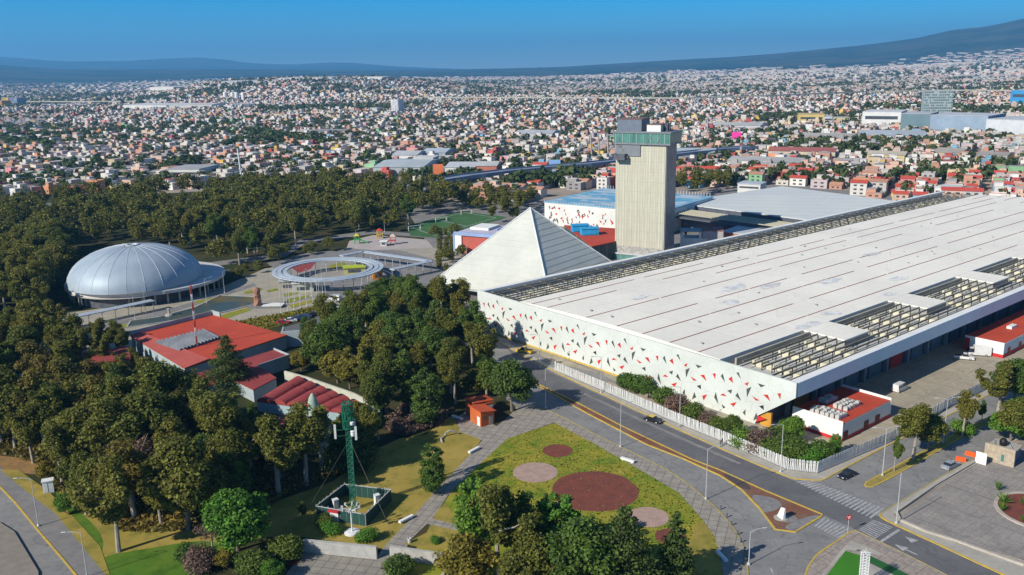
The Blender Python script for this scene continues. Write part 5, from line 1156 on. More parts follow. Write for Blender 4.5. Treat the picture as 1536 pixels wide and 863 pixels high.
at('bri1', 1516, 662, 8, 'bright green tree just behind the stone guard house roof')
at('bri1', 1570, 668, 14, 'tree at the right edge beyond the stone guard house')
# shrubs between fence and facade
for k, (bx, by, h, key, d_) in enumerate([(938, 582, 4, 'bush1', 'first'), (955, 588, 4.5, 'bush1', 'second'), (972, 598, 5, 'mid1', 'third'), (996, 606, 4.2, 'bush1', 'fourth'), (1016, 618, 4.6, 'bush3', 'fifth'), (1040, 630, 4, 'bush1', 'sixth'), (1060, 641, 3.6, 'bush3', 'seventh'), (1078, 649, 3.6, 'bush1', 'eighth'), (1097, 655, 5.6, 'mid1', 'ninth'), (1111, 668, 4.2, 'bush2', 'tenth'), (1140, 676, 4.6, 'bush3', 'eleventh'), (1163, 668, 4, 'bush1', 'twelfth'), (1165, 686, 4.4, 'bush1', 'thirteenth'), (1188, 662, 6, 'bri1', 'fourteenth'), (1192, 690, 4.5, 'bush1', 'fifteenth'), (1212, 694, 3.8, 'bush2', 'sixteenth'), (1252, 682, 5, 'bri2', 'seventeenth'), (1235, 688, 3.8, 'bush1', 'eighteenth')]):
    at(key, bx, by, h, DESC[key]+' shrub between fence and white facade, '+d_+' from the left', 'shrubs between the fence and the facade')
for k, (bx, by, s_) in enumerate([(1497, 737, 1.6), (1504, 757, 2.2), (1503, 768, 1.5), (1536, 760, 1.5), (1536, 785, 1.2)]):
    c = g(bx, by); mb = MB(); rq = random.Random(k)
    for q in range(34):
        a0 = q*2.4; tl_ = 0.25+1.1*rq.random(); e_ = (s_*math.cos(a0)*math.cos(tl_), s_*math.sin(a0)*math.cos(tl_), s_*math.sin(tl_)*1.2+0.2); sw = 0.09
        px_ = (-math.sin(a0)*sw, math.cos(a0)*sw)
        mb.add([(px_[0], px_[1], 0), (-px_[0], -px_[1], 0), (e_[0]*.55-px_[0], e_[1]*.55-px_[1], e_[2]*.6), (e_[0]*.55+px_[0], e_[1]*.55+px_[1], e_[2]*.6), e_], [(0, 1, 2, 3), (3, 2, 4)])
    solo('agave_plant', mb, f_bri, 'spiky agave on the red scoria roundabout bed, %s from the left' % NUM[k], 'plant', (c[0], c[1], 0.3), 0, 'agaves on the roundabout bed')

# forests: scatter, keep the biggest looking ones as single trees, the rest become the far wood
BLOCK = [ra and [tuple(p) for p in ra], rb1, [tuple(va[0]), tuple(va[-1]), tuple(vb[-1]), tuple(vb[0])]]
def blocked(x, y):
    if math.hypot(x-dc.x, y-dc.y) < dR+9: return True
    for bl in BLOCK:
        if inpoly(x, y, bl): return True
    for c2 in C4:
        if math.hypot(x-c2.x, y-c2.y) < 7: return True
    return False
ZONES = [
 ('in the lower left wood', [(-70, 572), (30, 600), (110, 602), (190, 628), (250, 652), (300, 676), (400, 704), (440, 716), (490, 706), (560, 664), (556, 682), (500, 718), (440, 738), (395, 768), (330, 790), (250, 800), (190, 800), (120, 770), (85, 738), (60, 700), (-20, 676), (-70, 668)], 6.6, [('euc1', 4), ('euc2', 4), ('bro1', 2.2), ('mid2', 2), ('euc3', 2), ('dry1', 0.8), ('con1', 0.5), ('bri1', 0.4)], (11, 19.5)),
 ('around the dark red annex', [(120, 590), (190, 592), (240, 604), (300, 628), (360, 640), (360, 668), (300, 664), (250, 642), (180, 612)], 6.0, [('euc1', 3), ('con2', 1.5), ('mid2', 2), ('con1', 1)], (6.5, 9.5)),
 ('left of the bright red roof', [(150, 560), (200, 552), (232, 566), (262, 582), (295, 592), (250, 612), (180, 600)], 5.5, [('euc1', 3), ('mid2', 2), ('bro1', 1)], (5, 7.5)),
 ('beside the barrel vaults', [(380, 644), (440, 658), (462, 668), (456, 692), (400, 694), (370, 676)], 6.2, [('mid2', 3), ('euc3', 2), ('bri1', 1), ('con1', 1)], (6, 8.5)), ('around the lattice mast', [(528, 664), (562, 645), (572, 664), (530, 700), (486, 706), (486, 690)], 6.4, [('euc3', 3), ('mid2', 3)], (8, 11)),
 ('in the wood left of the hall', [(452, 534), (470, 520), (500, 508), (540, 490), (600, 480), (650, 470), (690, 470), (700, 496), (716, 520), (728, 552), (728, 588), (690, 606), (680, 622), (640, 625), (600, 630), (560, 640), (530, 610), (500, 575), (470, 560)], 6.4, [('euc1', 4), ('euc2', 4), ('euc3', 3), ('mid1', 2), ('bri2', 0.8), ('yel1', 0.6)], (9, 17.5)),
 ('by the left edge above the walkway', [(-60, 478), (-60, 340), (60, 350), (98, 380), (92, 420), (96, 455), (40, 480)], 7.5, [('euc1', 4), ('euc2', 4), ('mid2', 3), ('con1', 0.6)], (13, 18)),
 ('in the wood around the walkway', [(-60, 570), (-60, 525), (60, 512), (110, 522), (190, 528), (188, 556), (150, 562), (60, 566)], 7.5, [('euc1', 4), ('euc2', 4), ('mid2', 3)], (10, 16)),
 ('beside the dome and the parking strip', [(345, 410), (400, 398), (420, 385), (470, 376), (500, 378), (430, 388), (395, 408), (360, 424)], 8, [('mid2', 3), ('bri1', 3), ('dry1', 1)], (6, 9)),
 ('behind the dome', [(-60, 365), (-40, 328), (60, 312), (150, 302), (230, 300), (300, 292), (350, 288), (420, 280), (500, 280), (560, 284), (620, 290), (672, 298), (696, 306), (690, 314), (640, 328), (606, 340), (600, 350), (560, 350), (520, 352), (470, 360), (430, 372), (380, 392), (345, 404), (300, 396), (240, 372), (170, 368), (110, 384), (60, 350)], 9.5, [('euc1', 4), ('euc2', 4), ('euc3', 3), ('mid2', 3), ('bro1', 0.5), ('bri1', 0.5)], (9, 19)),
 ('between the pitch and the pyramid', [(650, 358), (668, 352), (690, 356), (700, 372), (690, 392), (668, 412), (655, 400), (660, 380)], 6.5, [('bri2', 3), ('mid1', 2), ('bri1', 1)], (6, 9)),
 ('beyond the football pitch', [(692, 298), (730, 300), (800, 304), (806, 314), (780, 326), (762, 336), (735, 338), (764, 326), (700, 314)], 8.5, [('euc1', 3), ('bri1', 1)], (10, 15)),
 ('below the ring pergola', [(524, 470), (570, 455), (620, 448), (640, 458), (600, 472), (545, 485)], 7, [('mid1', 3), ('con2', 2), ('euc3', 2)], (7, 12)),
 ('right of the tower', [(1013, 285), (1030, 282), (1080, 278), (1100, 282), (1090, 290), (1040, 296)], 9, [('euc1', 3), ('euc3', 2)], (12, 17)),
]
CLEAR = [G([(228, 306), (250, 296), (340, 294), (352, 306), (300, 316), (240, 316)]), G([(440, 462), (510, 450), (530, 470), (470, 510), (425, 500)]), G([(524, 362), (560, 353), (650, 360), (650, 372), (560, 376), (520, 372)]), G([(608, 340), (692, 317), (760, 326), (750, 330), (652, 357), (616, 354)])]
cand = []; rf_ = random.Random(21)
for where, poly, spc, mix, (h0, h1) in ZONES:
    spc *= 1.0 if where == 'in the wood left of the hall' else 0.84
    W_ = G(poly); xs = [p[0] for p in W_]; ys_ = [p[1] for p in W_]; pts = []; ks = [m_[0] for m_ in mix]; ws_ = [m_[1] for m_ in mix]
    area = (max(xs)-min(xs))*(max(ys_)-min(ys_)); grid = {}
    for _ in range(int(area/spc/spc*9)):
        x, y = rf_.uniform(min(xs), max(xs)), rf_.uniform(min(ys_), max(ys_))
        if not inpoly(x, y, W_) or blocked(x, y): continue
        if any(inpoly(x, y, c_) for c_ in CLEAR): continue
        if where == 'behind the dome' and wob(x, y, 26) > 0.62: continue
        gx, gy = int(x//spc), int(y//spc)
        if any((x-q[0])**2+(y-q[1])**2 < spc*spc for i in (-1, 0, 1) for j in (-1, 0, 1) for q in grid.get((gx+i, gy+j), ())): continue
        grid.setdefault((gx, gy), []).append((x, y))
        key = rf_.choices(ks, ws_)[0]; h = rf_.uniform(h0, h1)*(0.62 if key[:3] in ('bri', 'yel', 'dry') else 1)
        cand.append((h/math.hypot(x, y), key, x, y, h, where))
cand.sort(reverse=True)
single = cand[:245]; rest = cand[245:]
for _, key, x, y, h, where in single: place(key, x, y, h, 0, None, None, where)
print('forest trees', len(cand))
# extra understory shrubs seen one by one
for bx, by, h, key, lb_ in [(560, 640, 3.5, 'yel1', 'yellow leaved shrub at the left foot of the wood left of the hall'), (536, 628, 4.5, 'yel1', 'yellow leaved tree behind the white wall end'), (610, 622, 3, 'bush3', 'dry brown bush above the dry lawn, left one'), (640, 622, 3, 'bush3', 'dry brown bush above the dry lawn, right one'), (600, 650, 3.4, 'bush3', 'dry brown bush on the upper rim of the dry lawn'), (625, 640, 3.2, 'bush3', 'dry bush between the tall green tree and the dry lawn'), (452, 556, 6, 'yel1', 'yellow leaved tree right of the dark red annex'), (300, 855, 4, 'bush3', 'grey dry shrub at the edge of the lower left lawn'), (318, 822, 6, 'dry1', 'bare brown tree left of the bright green tree'), (280, 842, 3, 'bush1', 'green shrub beside the bare brown tree'), (340, 852, 3.5, 'yel1', 'yellow shrub below the bright green tree'), (385, 862, 4, 'bush1', 'green shrub at the bottom left of the terrace'), (410, 872, 4, 'bri1', 'light green shrub at the bottom edge left of the terrace'), (98, 770, 4, 'bri1', 'bright green shrub beside the left road'), (70, 722, 4.5, 'yel1', 'yellow green shrub above the left road verge')]:
    at(key, bx, by, h, lb_)
def ordinals(items, descr, group=None):
    """give every thing a label of its own: look + place, then left-to-right order among its look-alikes"""
    by = {}
    for it in items: by.setdefault(descr(it), []).append(it)
    return by
ORD = lambda k: NUM[k] if k < 20 else '%dth' % (k+1) if (k+1) % 10 not in (1, 2, 3) or (k+1) % 100 in (11, 12, 13) else '%d%s' % (k+1, {1: 'st', 2: 'nd', 3: 'rd'}[(k+1) % 10])
def tdesc(it):
    o, key, h, where, x, y = it; rel = h/PROTO[key]['H']; kn = PROTO[key]['nm'].replace('_', ' ')
    size = 'tall' if h > 15 else 'medium' if h > 11 else 'low'
    return '%s %s %s %s' % (size, DESC[key], kn, where)
for d_, its in ordinals(TREES, tdesc).items():
    its.sort(key=lambda it: topx(it[4], it[5], 8)[0])
    for k, it in enumerate(its):
        it[0]['label'] = d_ if len(its) == 1 else d_+', %s from left' % ORD(k)
        it[0]['group'] = 'trees '+it[3]
if rest:
    LV, LQ, off_ = [], [], 0; rs = np.random.default_rng(5)
    small = {}
    for key in set(c_[1] for c_ in rest):
        p = PROTO[key]; nq = len(p['Q']); sel = rs.choice(nq, min(nq, 1500), replace=False)
        v = p['V'].reshape(-1, 4, 3)[sel]; cen = v.mean(1, keepdims=True); small[key] = (cen+(v-cen)*1.75)
    for _, key, x, y, h, where in rest:
        v = small[key]; a = rs.random()*6.28; s_ = h/PROTO[key]['H']; c, n = math.cos(a), math.sin(a)
        v = v.reshape(-1, 3)*np.array([s_*1.15, s_*1.15, s_]); v = np.stack([v[:, 0]*c-v[:, 1]*n+x, v[:, 0]*n+v[:, 1]*c+y, v[:, 2]], 1)
        LV.append(v)
    LV = np.concatenate(LV); o = npmesh('far_woodland', LV, np.arange(len(LV)).reshape(-1, 4), f_euc)
    tag(o, 'dense olive green wood behind the dome and along the park', 'woodland', kind='stuff')
# forest understory: low scrub
def scrub(name, poly, n, hmax, matl, label, size=0.8, seed=1):
    W_ = G(poly); xs = [p[0] for p in W_]; ys_ = [p[1] for p in W_]; rs = np.random.default_rng(seed); P = []
    while len(P) < n:
        x, y = rs.uniform(min(xs), max(xs)), rs.uniform(min(ys_), max(ys_))
        if inpoly(x, y, W_) and not blocked(x, y): P.append((x, y, rs.random()*hmax))
    P = np.array(P); nn = len(P); nr = rs.normal(size=(nn, 3))+np.array([0, 0, .8]); nr /= np.linalg.norm(nr, axis=1)[:, None]
    a = np.cross(nr, rs.normal(size=(nn, 3))); a /= np.linalg.norm(a, axis=1)[:, None]; b = np.cross(nr, a); s = size*(0.5+rs.random(nn))[:, None]
    V = np.stack([P+a*s*.6, P+b*s*.45, P-a*s*.55, P-b*s*.5], 1).reshape(-1, 3); V[:, 2] = np.maximum(V[:, 2], 0.13)
    return tag(npmesh(name, V, np.arange(4*nn).reshape(nn, 4), matl), label, 'undergrowth', kind='stuff')
scrub('undergrowth', ZONES[0][1], 26000, 1.2, f_bro, 'brown and green undergrowth below the lower left trees', 0.6, 2)
scrub('undergrowth', ZONES[3][1], 9000, 1.2, f_euc, 'green undergrowth below the wood left of the hall', 0.6, 3)
scrub('dry_brush', [(560, 640), (600, 618), (640, 616), (680, 620), (660, 640), (610, 655)], 3500, 1.3, f_dry, 'tangled dry brush between the vaults and the dry lawn', 0.5, 4)
scrub('hedge_rows', [(300, 492), (380, 480), (440, 469), (500, 455), (503, 459), (470, 472), (424, 488), (360, 505), (330, 500)], 2600, 1.0, f_yel, 'yellow green hedge strip above the parking strip', 0.6, 5)
# short grass tufts on the lawns near the camera
scrub('grass_tufts', lawn[:9]+lawn[13:], 15000, 0.06, foliage('grass_blades', (0.15, 0.16, 0.03), (0.19, 0.17, 0.03), (0.1, 0.14, 0.02), 0.06), 'short rough grass tufts on the round lawn', 0.3, 6)
# ------------------------------------------------------------------ city
BOUND = [(-300, 292), (0, 296), (100, 290), (230, 285), (300, 282), (350, 274), (430, 268), (520, 266), (600, 268), (660, 284), (700, 300), (740, 308), (800, 306), (815, 286), (1046, 282), (1170, 277), (1250, 284), (1340, 304), (1400, 306), (1800, 306)]
BIG = []   # footprints (polygons) kept free of houses
def foot(cx, cy, lx, ly, ang, pad=3):
    c, s = math.cos(ang), math.sin(ang); return [(cx+x*c-y*s, cy+x*s+y*c) for x, y in ((-lx/2-pad, -ly/2-pad), (lx/2+pad, -ly/2-pad), (lx/2+pad, ly/2+pad), (-lx/2-pad, ly/2+pad))]
def mk_color(name, c, **k): return mat(name, c, tuple(x*0.85 for x in c), 0.1, 0.8, fine=0.15, fscale=0.5, **k)
def shed(x0, y0, x1, y1, depth, h, wc, rc, label, cat='warehouse', nm='warehouse', pitch=1.0, win=0, roofline=True, parts=()):
    """building whose front foot runs between two survey pixels"""
    def gz(px, py):
        q = g(px, py)
        for _ in range(4): q = g(px, py, T(q[0], q[1]))
        return q
    a, b_ = Vector(gz(x0, y0)[:2]), Vector(gz(x1, y1)[:2]); d = b_-a; l = d.length; an = math.atan2(d.y, d.x); n_ = Vector((-d.y, d.x))/l
    if n_.y < 0: n_ = -n_
    c = a+d/2+n_*depth/2; z = T(c.x, c.y); o = thing(nm, label, cat, (c.x, c.y, z), an)
    BIG.append(foot(c.x, c.y, l, depth, an))
    mb = MB(); mb.bb(-l/2, l/2, -depth/2, depth/2, -2, h); mb.build('wall', mk_color('w%s' % str(wc), wc), o)
    mb = MB(); r_ = mat('r%s' % str(rc), rc, tuple(x*0.8 for x in rc), 0.05, 0.7, fine=0.15, line=[(0, 6.0, 0.5, tuple(x*0.7 for x in rc), 0.5, 0)] if roofline else None)
    if pitch: mb.add([(-l/2-.5, -depth/2-.5, h+.02), (l/2+.5, -depth/2-.5, h+.02), (l/2+.5, depth/2+.5, h+.02), (-l/2-.5, depth/2+.5, h+.02), (-l/2-.5, 0, h+pitch), (l/2+.5, 0, h+pitch)], [(0, 1, 5, 4), (2, 3, 4, 5), (1, 2, 5), (3, 0, 4), (3, 2, 1, 0)])
    else: mb.bb(-l/2-.3, l/2+.3, -depth/2-.3, depth/2+.3, h+.02, h+.5)
    mb.build('roof', r_, o)
    if win:
        mb = MB(); mb.bb(-l*0.42, l*0.42, -depth/2-0.15, -depth/2-0.02, h*0.55, h*0.75); mb.build('window_band', win_m, o)
    return o, l, depth, h
WH, PG, CR, TN = (0.62, 0.62, 0.60), (0.52, 0.54, 0.56), (0.55, 0.50, 0.38), (0.45, 0.36, 0.27)
# hall behind, with the triangles
def tri_panels(o, l, dep_, h, n, seed):
    r2 = random.Random(seed); ms = {0: MB(), 1: MB()}
    for _ in range(n):
        x, z = r2.uniform(-l/2+2, l/2-2), r2.uniform(1.5, h-2.4); s_ = r2.uniform(0.5, 0.95); a = r2.random()*6.28
        p = [(x+s_*math.cos(a+q)*(1.2 if q == 0 else .7), -dep_/2-0.12, z+s_*1.3*math.sin(a+q)) for q in (0, 2.2, 3.6)]
        MB().add(p+[(u_, v_-0.05, w_) for u_, v_, w_ in p], [(0, 1, 2), (5, 4, 3), (0, 3, 4, 1), (1, 4, 5, 2), (2, 5, 3, 0)]).build('triangle_panel', red_paint if r2.random() < .5 else MATS['dark_panel'], o)
o, l, dp, h = shed(817, 337, 990, 356, 62, 12.5, (0.70, 0.70, 0.66), (0.22, 0.45, 0.62), 'smaller white hall with triangle facade and blue patterned roof behind the pyramid', 'exhibition hall', 'small_exhibition_hall', 0)
tri_panels(o, l, dp, h, 95, 4)
m_, t, b = newmat('blue_wave_roof'); t.links.new(mixc(t, noise(t, mapping(t, coord(t, 'Object'), 0, (1, 2.5, 1)), 0.06, 2, 0.46, 0.52), (0.12, 0.34, 0.50), (0.42, 0.50, 0.53)), b.inputs['Base Color'])
mb = MB(); mb.bb(-l/2+2, l/2-2, -dp/2+2, dp/2-2, h+.505, h+.56); mb.build('painted_roof', m_, o)
mb = MB()
for k in range(40): mb.bb(-l/2+k*l/40, -l/2+k*l/40+0.25, -dp/2-0.3, -dp/2+0.1, h+.5, h+1.5); mb.bb(-l/2+k*l/40, -l/2+k*l/40+0.25, dp/2, dp/2+0.3, h+.5, h+2.4)
mb.build('roof_rail', metal_l, o)
# grey hall with shallow roof between tower and great hall
q = [Vector(g(a_, b_, 11)[:2]) for a_, b_ in ((1010, 304), (1172, 283), (1352, 307), (1222, 331))]
h2 = thing('grey_hall', 'wide hall with pale blue grey metal roof between the tower and the great hall', 'exhibition hall', (*q[0], 0))
mb = MB(); mb.prism([tuple(p) for p in q], 0, 10.5); mb.build('wall', dark_wall, h2, world=True)
mb = MB(); mb.prism([tuple(p) for p in q], 10.51, 11, ztop=[11, 12.5, 12.5, 11]); mb.build('roof', roof_grey, h2, world=True)
BIG.append([tuple(p) for p in q])
lt_ = MB(); e0, e1 = Vector(g(1010, 310, 10.5)[:2]), Vector(g(1215, 336, 10.5)[:2]); dv = (e1-e0).normalized(); nv = Vector((dv.y, -dv.x))
for k in range(7): c_ = e0.lerp(e1, .5)+nv*(k*2.2); lt_.box(c_.x, c_.y, 9.6, 10.0, (e1-e0).length, 0.6, math.atan2(dv.y, dv.x))
c_ = e0.lerp(e1, .5)+nv*7; lt_.box(c_.x, c_.y, 7.5, 8.2, (e1-e0).length, 15, math.atan2(dv.y, dv.x), 1)
lt_.build('terrace_beams', [mat('beam_khaki', (0.42, 0.40, 0.30), None, 1, 0.8), dark_wall], h2, world=True)
o, *_ = shed(1018, 345, 1110, 352, 16, 8, (0.12, 0.16, 0.25), (0.03, 0.08, 0.22), 'dark navy roofed block right of the tower', 'building', 'navy_block', 0, roofline=False)
sr = thing('stair_pavilion', 'white framed rooftop pavilion with grey canopy right of the tower', 'pavilion', g(1050, 376), R(-8))
mb = MB(); mb.bb(-9, 3, -4, 5, 0, 6.5); mb.bb(-9, -8, -4.4, -3.4, 6.5, 9.6); mb.bb(-1, 0, -4.4, -3.4, 6.5, 9.6); mb.bb(-9, -8, 4, 5, 6.5, 9.6); mb.build('frame', white_wall, sr)
mb = MB(); mb.bb(-9.2, 0.6, -4.6, 4.5, 9.61, 9.95); mb.build('canopy', mat('canopy_grey', (0.3, 0.34, 0.37)), sr)
mb = MB(); mb.bb(0.61, 10, -4, 6, 0, 10); mb.build('stair_block', mat('mauve_wall', (0.42, 0.38, 0.38)), sr)
mb = MB(); mb.bb(0.4, 10.2, -4.2, 6.2, 10.01, 10.3); mb.bb(-7, -6, 5, 6, 0, 12.2); mb.bb(4, 5, 2, 3, 10.3, 12); mb.build('rust_roof', mat('rust_red', (0.28, 0.11, 0.08)), sr)
o, *_ = shed(1082, 372, 1150, 380, 18, 7.5, (0.55, 0.16, 0.08), (0.45, 0.48, 0.5), 'red walled block with white angular mural right of the white framed pavilion', 'building', 'mural_block', 0, roofline=False)
mb = MB()
for k in range(7): x = -11+k*3.6; mb.add([(x, -9.1, .5), (x+2.4, -9.1, .5), (x+1.3, -9.1, 6.9), (x, -9.16, .5), (x+2.4, -9.16, .5), (x+1.3, -9.16, 6.9)], [(3, 4, 5), (0, 2, 1), (0, 1, 4, 3), (1, 2, 5, 4), (2, 0, 3, 5)])
mb.build('mural_shapes', white_wall, o)
# red flat hall behind the pyramid
q = [Vector(g(a_, b_, 8)[:2]) for a_, b_ in ((846, 338), (925, 343), (925, 362), (888, 370))]
rh = thing('red_flat_hall', 'wide orange red flat roof with dark panelled side behind the pyramid', 'building', (*q[0], 0))
mb = MB(); mb.prism([tuple(p) for p in q], 0, 7.7); mb.build('wall', mat('charcoal_panel', (0.05, 0.065, 0.07), (0.07, 0.085, 0.09), 0.2, 0.7, line=[(0, 4, 0.4, (0.2, 0.2, 0.2), 0.6, 0)]), rh, world=True)
mb = MB(); mb.prism([tuple(p) for p in q], 7.71, 8.1); mb.build('roof', red_roof, rh, world=True); BIG.append([tuple(p) for p in q])
for a_, b_, zz, lb_ in ((870, 347, 8.1, 'blue plant box on the red flat roof, left one'), (884, 352, 8.1, 'blue plant box on the red flat roof, right one')):
    c_ = g(a_, b_, zz); mb = MB(); mb.bb(-4, 4, -2.5, 2.5, 0.1, 3); mb.bb(-4.3, 4.3, -2.8, 2.8, 3.0, 3.3); mb.bb(-3, 3, -2.7, -2.5, .5, 1.5); solo('plant_box', mb, mat('plant_blue', (0.03, 0.33, 0.62)), lb_, 'plant box', c_, 0.1)
o, *_ = shed(686, 378, 778, 386, 24, 9, (0.48, 0.11, 0.08), (0.50, 0.48, 0.58), 'red walled block with pale blue trim left of the pyramid', 'building', 'red_block', 0, roofline=False)
mb = MB(); mb.bb(-17, -13.5, -12.6, -12.02, 0, 8.6); mb.bb(-17.6, 18, -12.7, -12.03, 8.2, 9.8, 1); mb.bb(-18, -17.1, -12.7, 0, 0, 9, 1); mb.bb(2, 9, -5, 5, 9.52, 11, 2); mb.bb(-14, -4, -3, 9, 9.52, 10.6, 0)
mb.build('trim', [white_wall, mat('trim_blue', (0.28, 0.38, 0.60)), mat('trim_navy', (0.03, 0.08, 0.35))], o)
# named large buildings
spec = [
 ((1292, 192), (1350, 193), 60, 21, (0.66, 0.66, 0.65), (0.6, 0.6, 0.6), 'white box shaped department store with dark slit windows left of the mall glass', 'store'),
 ((1350, 198), (1393, 199), 60, 22, (0.14, 0.22, 0.25), (0.45, 0.48, 0.5), 'dark green glass fronted middle block of the mall', 'mall'),
 ((1393, 201), (1479, 204), 70, 22, (0.26, 0.34, 0.43), (0.5, 0.53, 0.56), 'blue grey panelled mall block below the glass office slab', 'mall'),
 ((1477, 204), (1560, 208), 80, 19, (0.55, 0.58, 0.60), (0.5, 0.53, 0.55), 'pale silver rounded mall block at the right edge', 'mall'),
 ((1197, 187), (1236, 187), 40, 14, (0.62, 0.47, 0.16), (0.55, 0.42, 0.2), 'yellow box shaped store left of the white department store', 'store'),
 ((1236, 187), (1248, 187), 30, 11, (0.5, 0.55, 0.6), (0.5, 0.5, 0.5), 'small pale grey store beside the yellow store', 'store'),
 ((1249, 187), (1274, 187), 30, 9, (0.66, 0.55, 0.25), (0.55, 0.5, 0.4), 'low yellow fronted store between the yellow store and the department store', 'store'),
 ((1514, 158), (1560, 159), 60, 28, (0.04, 0.26, 0.55), (0.3, 0.4, 0.5), 'bright blue tall store at the right edge', 'store'),
 ((1290, 213), (1392, 214), 90, 7, PG, (0.45, 0.49, 0.52), 'grey ribbed metal warehouse in front of the mall', 'warehouse'),
 ((1152, 238), (1252, 240), 34, 7, CR, (0.40, 0.13, 0.11), 'long cream warehouse with red striped roof right of the tower', 'warehouse'),
 ((1300, 242), (1356, 244), 25, 6, (0.6, 0.5, 0.25), (0.5, 0.45, 0.35), 'long low yellow walled warehouse below the mall', 'warehouse'),
 ((1398, 238), (1440, 240), 40, 6, TN, (0.42, 0.38, 0.32), 'tan flat roofed shed right of the yellow walled warehouse', 'warehouse'),
 ((1462, 246), (1506, 248), 50, 6, (0.6, 0.42, 0.15), (0.38, 0.34, 0.29), 'wide concrete roof with ochre front wall near the right edge', 'warehouse'),
 ((1090, 252), (1200, 256), 40, 6, (0.45, 0.43, 0.4), (0.42, 0.42, 0.4), 'wide grey flat concrete roof below the red striped roof', 'warehouse'),
 ((1060, 196), (1140, 197), 60, 7, PG, (0.5, 0.5, 0.48), 'long pale industrial roof right of the tower top', 'warehouse'),
 ((1200, 215), (1280, 216), 50, 7, (0.42, 0.25, 0.18), (0.45, 0.42, 0.38), 'brown fronted long shed below the yellow store', 'warehouse'),
 ((1010, 240), (1070, 241), 40, 7, (0.25, 0.33, 0.42), (0.4, 0.45, 0.48), 'blue grey shed right behind the tower shaft', 'warehouse'),
 ((560, 264), (634, 264), 70, 7, (0.42, 0.46, 0.48), (0.45, 0.50, 0.52), 'large grey green saw roof factory behind the park wood', 'factory'),
 ((588, 246), (625, 246), 40, 8, WH, (0.5, 0.52, 0.54), 'white shed above the grey green factory', 'warehouse'),
 ((632, 242), (668, 242), 45, 8, (0.38, 0.42, 0.47), (0.46, 0.52, 0.58), 'blue grey shed right of the white shed', 'warehouse'),
 ((620, 253), (650, 253), 22, 9, WH, WH, 'white office block with window rows beside the factory', 'office'),
 ((668, 264), (712, 264), 40, 7, WH, (0.52, 0.54, 0.56), 'white shed with barrel roof behind the orange billboard', 'warehouse'),
 ((715, 264), (745, 264), 30, 8, (0.46, 0.17, 0.11), (0.5, 0.5, 0.5), 'brick coloured arched shed near the highway', 'warehouse'),
 ((770, 211), (828, 211), 60, 8, WH, (0.5, 0.52, 0.54), 'pale long factory left of the tower top', 'factory'),
 ((250, 271), (300, 271), 35, 9, WH, (0.4, 0.4, 0.4), 'white two storey block with grey roof behind the park at left', 'building'),
 ((185, 165), (250, 165), 140, 9, WH, WH, 'very large white factory roof in the left distance', 'factory'),
 ((254, 165), (318, 164), 110, 9, WH, WH, 'large white factory roof right of the very large one', 'factory'),
 ((30, 162), (118, 162), 90, 7, (0.45, 0.47, 0.5), (0.5, 0.5, 0.5), 'long grey factory roof at far left', 'factory'),
 ((262, 148), (330, 146), 120, 9, WH, WH, 'white industrial roof below the hill houses', 'factory'),
 ((334, 148), (410, 147), 130, 9, PG, WH, 'pale grey industrial roof below the hill houses', 'factory'),
 ((420, 146), (500, 145), 130, 9, WH, PG, 'long pale industrial roof at the foot of the hill', 'factory'),
 ((540, 144), (575, 144), 100, 12, WH, WH, 'white factory block above the elevated road', 'factory'),
 ((350, 163), (382, 162), 60, 7, PG, (0.45, 0.45, 0.45), 'grey shed behind the four white silos', 'warehouse'),
 ((0, 246), (120, 246), 20, 5, (0.5, 0.5, 0.48), (0.45, 0.45, 0.42), 'long low white row building at the left edge', 'building'),
 ((470, 206), (520, 206), 20, 9, (0.2, 0.2, 0.27), (0.35, 0.33, 0.32), 'dark slate row building behind the park', 'building'),
 ((445, 206), (468, 206), 20, 8, (0.55, 0.5, 0.42), (0.5, 0.47, 0.4), 'beige row building left of the dark slate one', 'building'),
 ((468, 238), (505, 238), 20, 6, (0.2, 0.32, 0.42), (0.2, 0.3, 0.4), 'blue roofed shed behind the park wood', 'building'),
 ((1400, 300), (1430, 303), 16, 8, WH, WH, 'white flat roofed apartment block right of the great hall far end', 'building'),
 ((1106, 289), (1140, 291), 14, 6, WH, (0.45, 0.5, 0.55), 'white walled shed behind the grey hall', 'building'),
]
for (a_, b_, dpt, h, wc, rc, lb_, ct) in spec:
    shed(a_[0], a_[1], b_[0], b_[1], dpt, h, wc, rc, lb_, ct, ct if ct not in ('building',) else 'city_building', 0 if ct in ('store', 'mall', 'building', 'office') else 2.5, win=ct in ('office', 'building', 'store'))
# glass office slab of the mall, white high block, yellow tower
def slab(px0, px1, pyb, h, dpt, name, label, c1, c2, win_nx, win_nz, cat='office tower'):
    o, l, dp_, hh_ = shed(px0, pyb, px1, pyb, dpt, h, c1, (0.45, 0.45, 0.45), label, cat, name, 0, roofline=False)
    mb = MB(); r2 = random.Random(int(px0))
    for i in range(win_nx):
        for j in range(win_nz):
            if r2.random() < 0.8: mb.bb(-l/2+(i+.15)*l/win_nx, -l/2+(i+.85)*l/win_nx, -dp_/2-.25, -dp_/2-.02, (j+.25)*h/win_nz, (j+.8)*h/win_nz)
    mb.build('window_grid', mat('wg_'+name, c2, tuple(x*.6 for x in c2), 0.2, 0.3), o)
slab(1383, 1426, 184, 44, 22, 'glass_office_slab', 'tall grey green glass office slab rising behind the mall', (0.34, 0.40, 0.40), (0.12, 0.20, 0.21), 16, 12)
slab(587, 598, 173, 30, 26, 'white_high_block', 'tall plain white apartment block in the middle distance', (0.68, 0.68, 0.68), (0.4, 0.42, 0.45), 4, 12)
slab(556, 566, 172, 13, 24, 'white_block', 'white lower block left of the tall white apartment block', (0.68, 0.68, 0.66), (0.4, 0.42, 0.45), 4, 6)
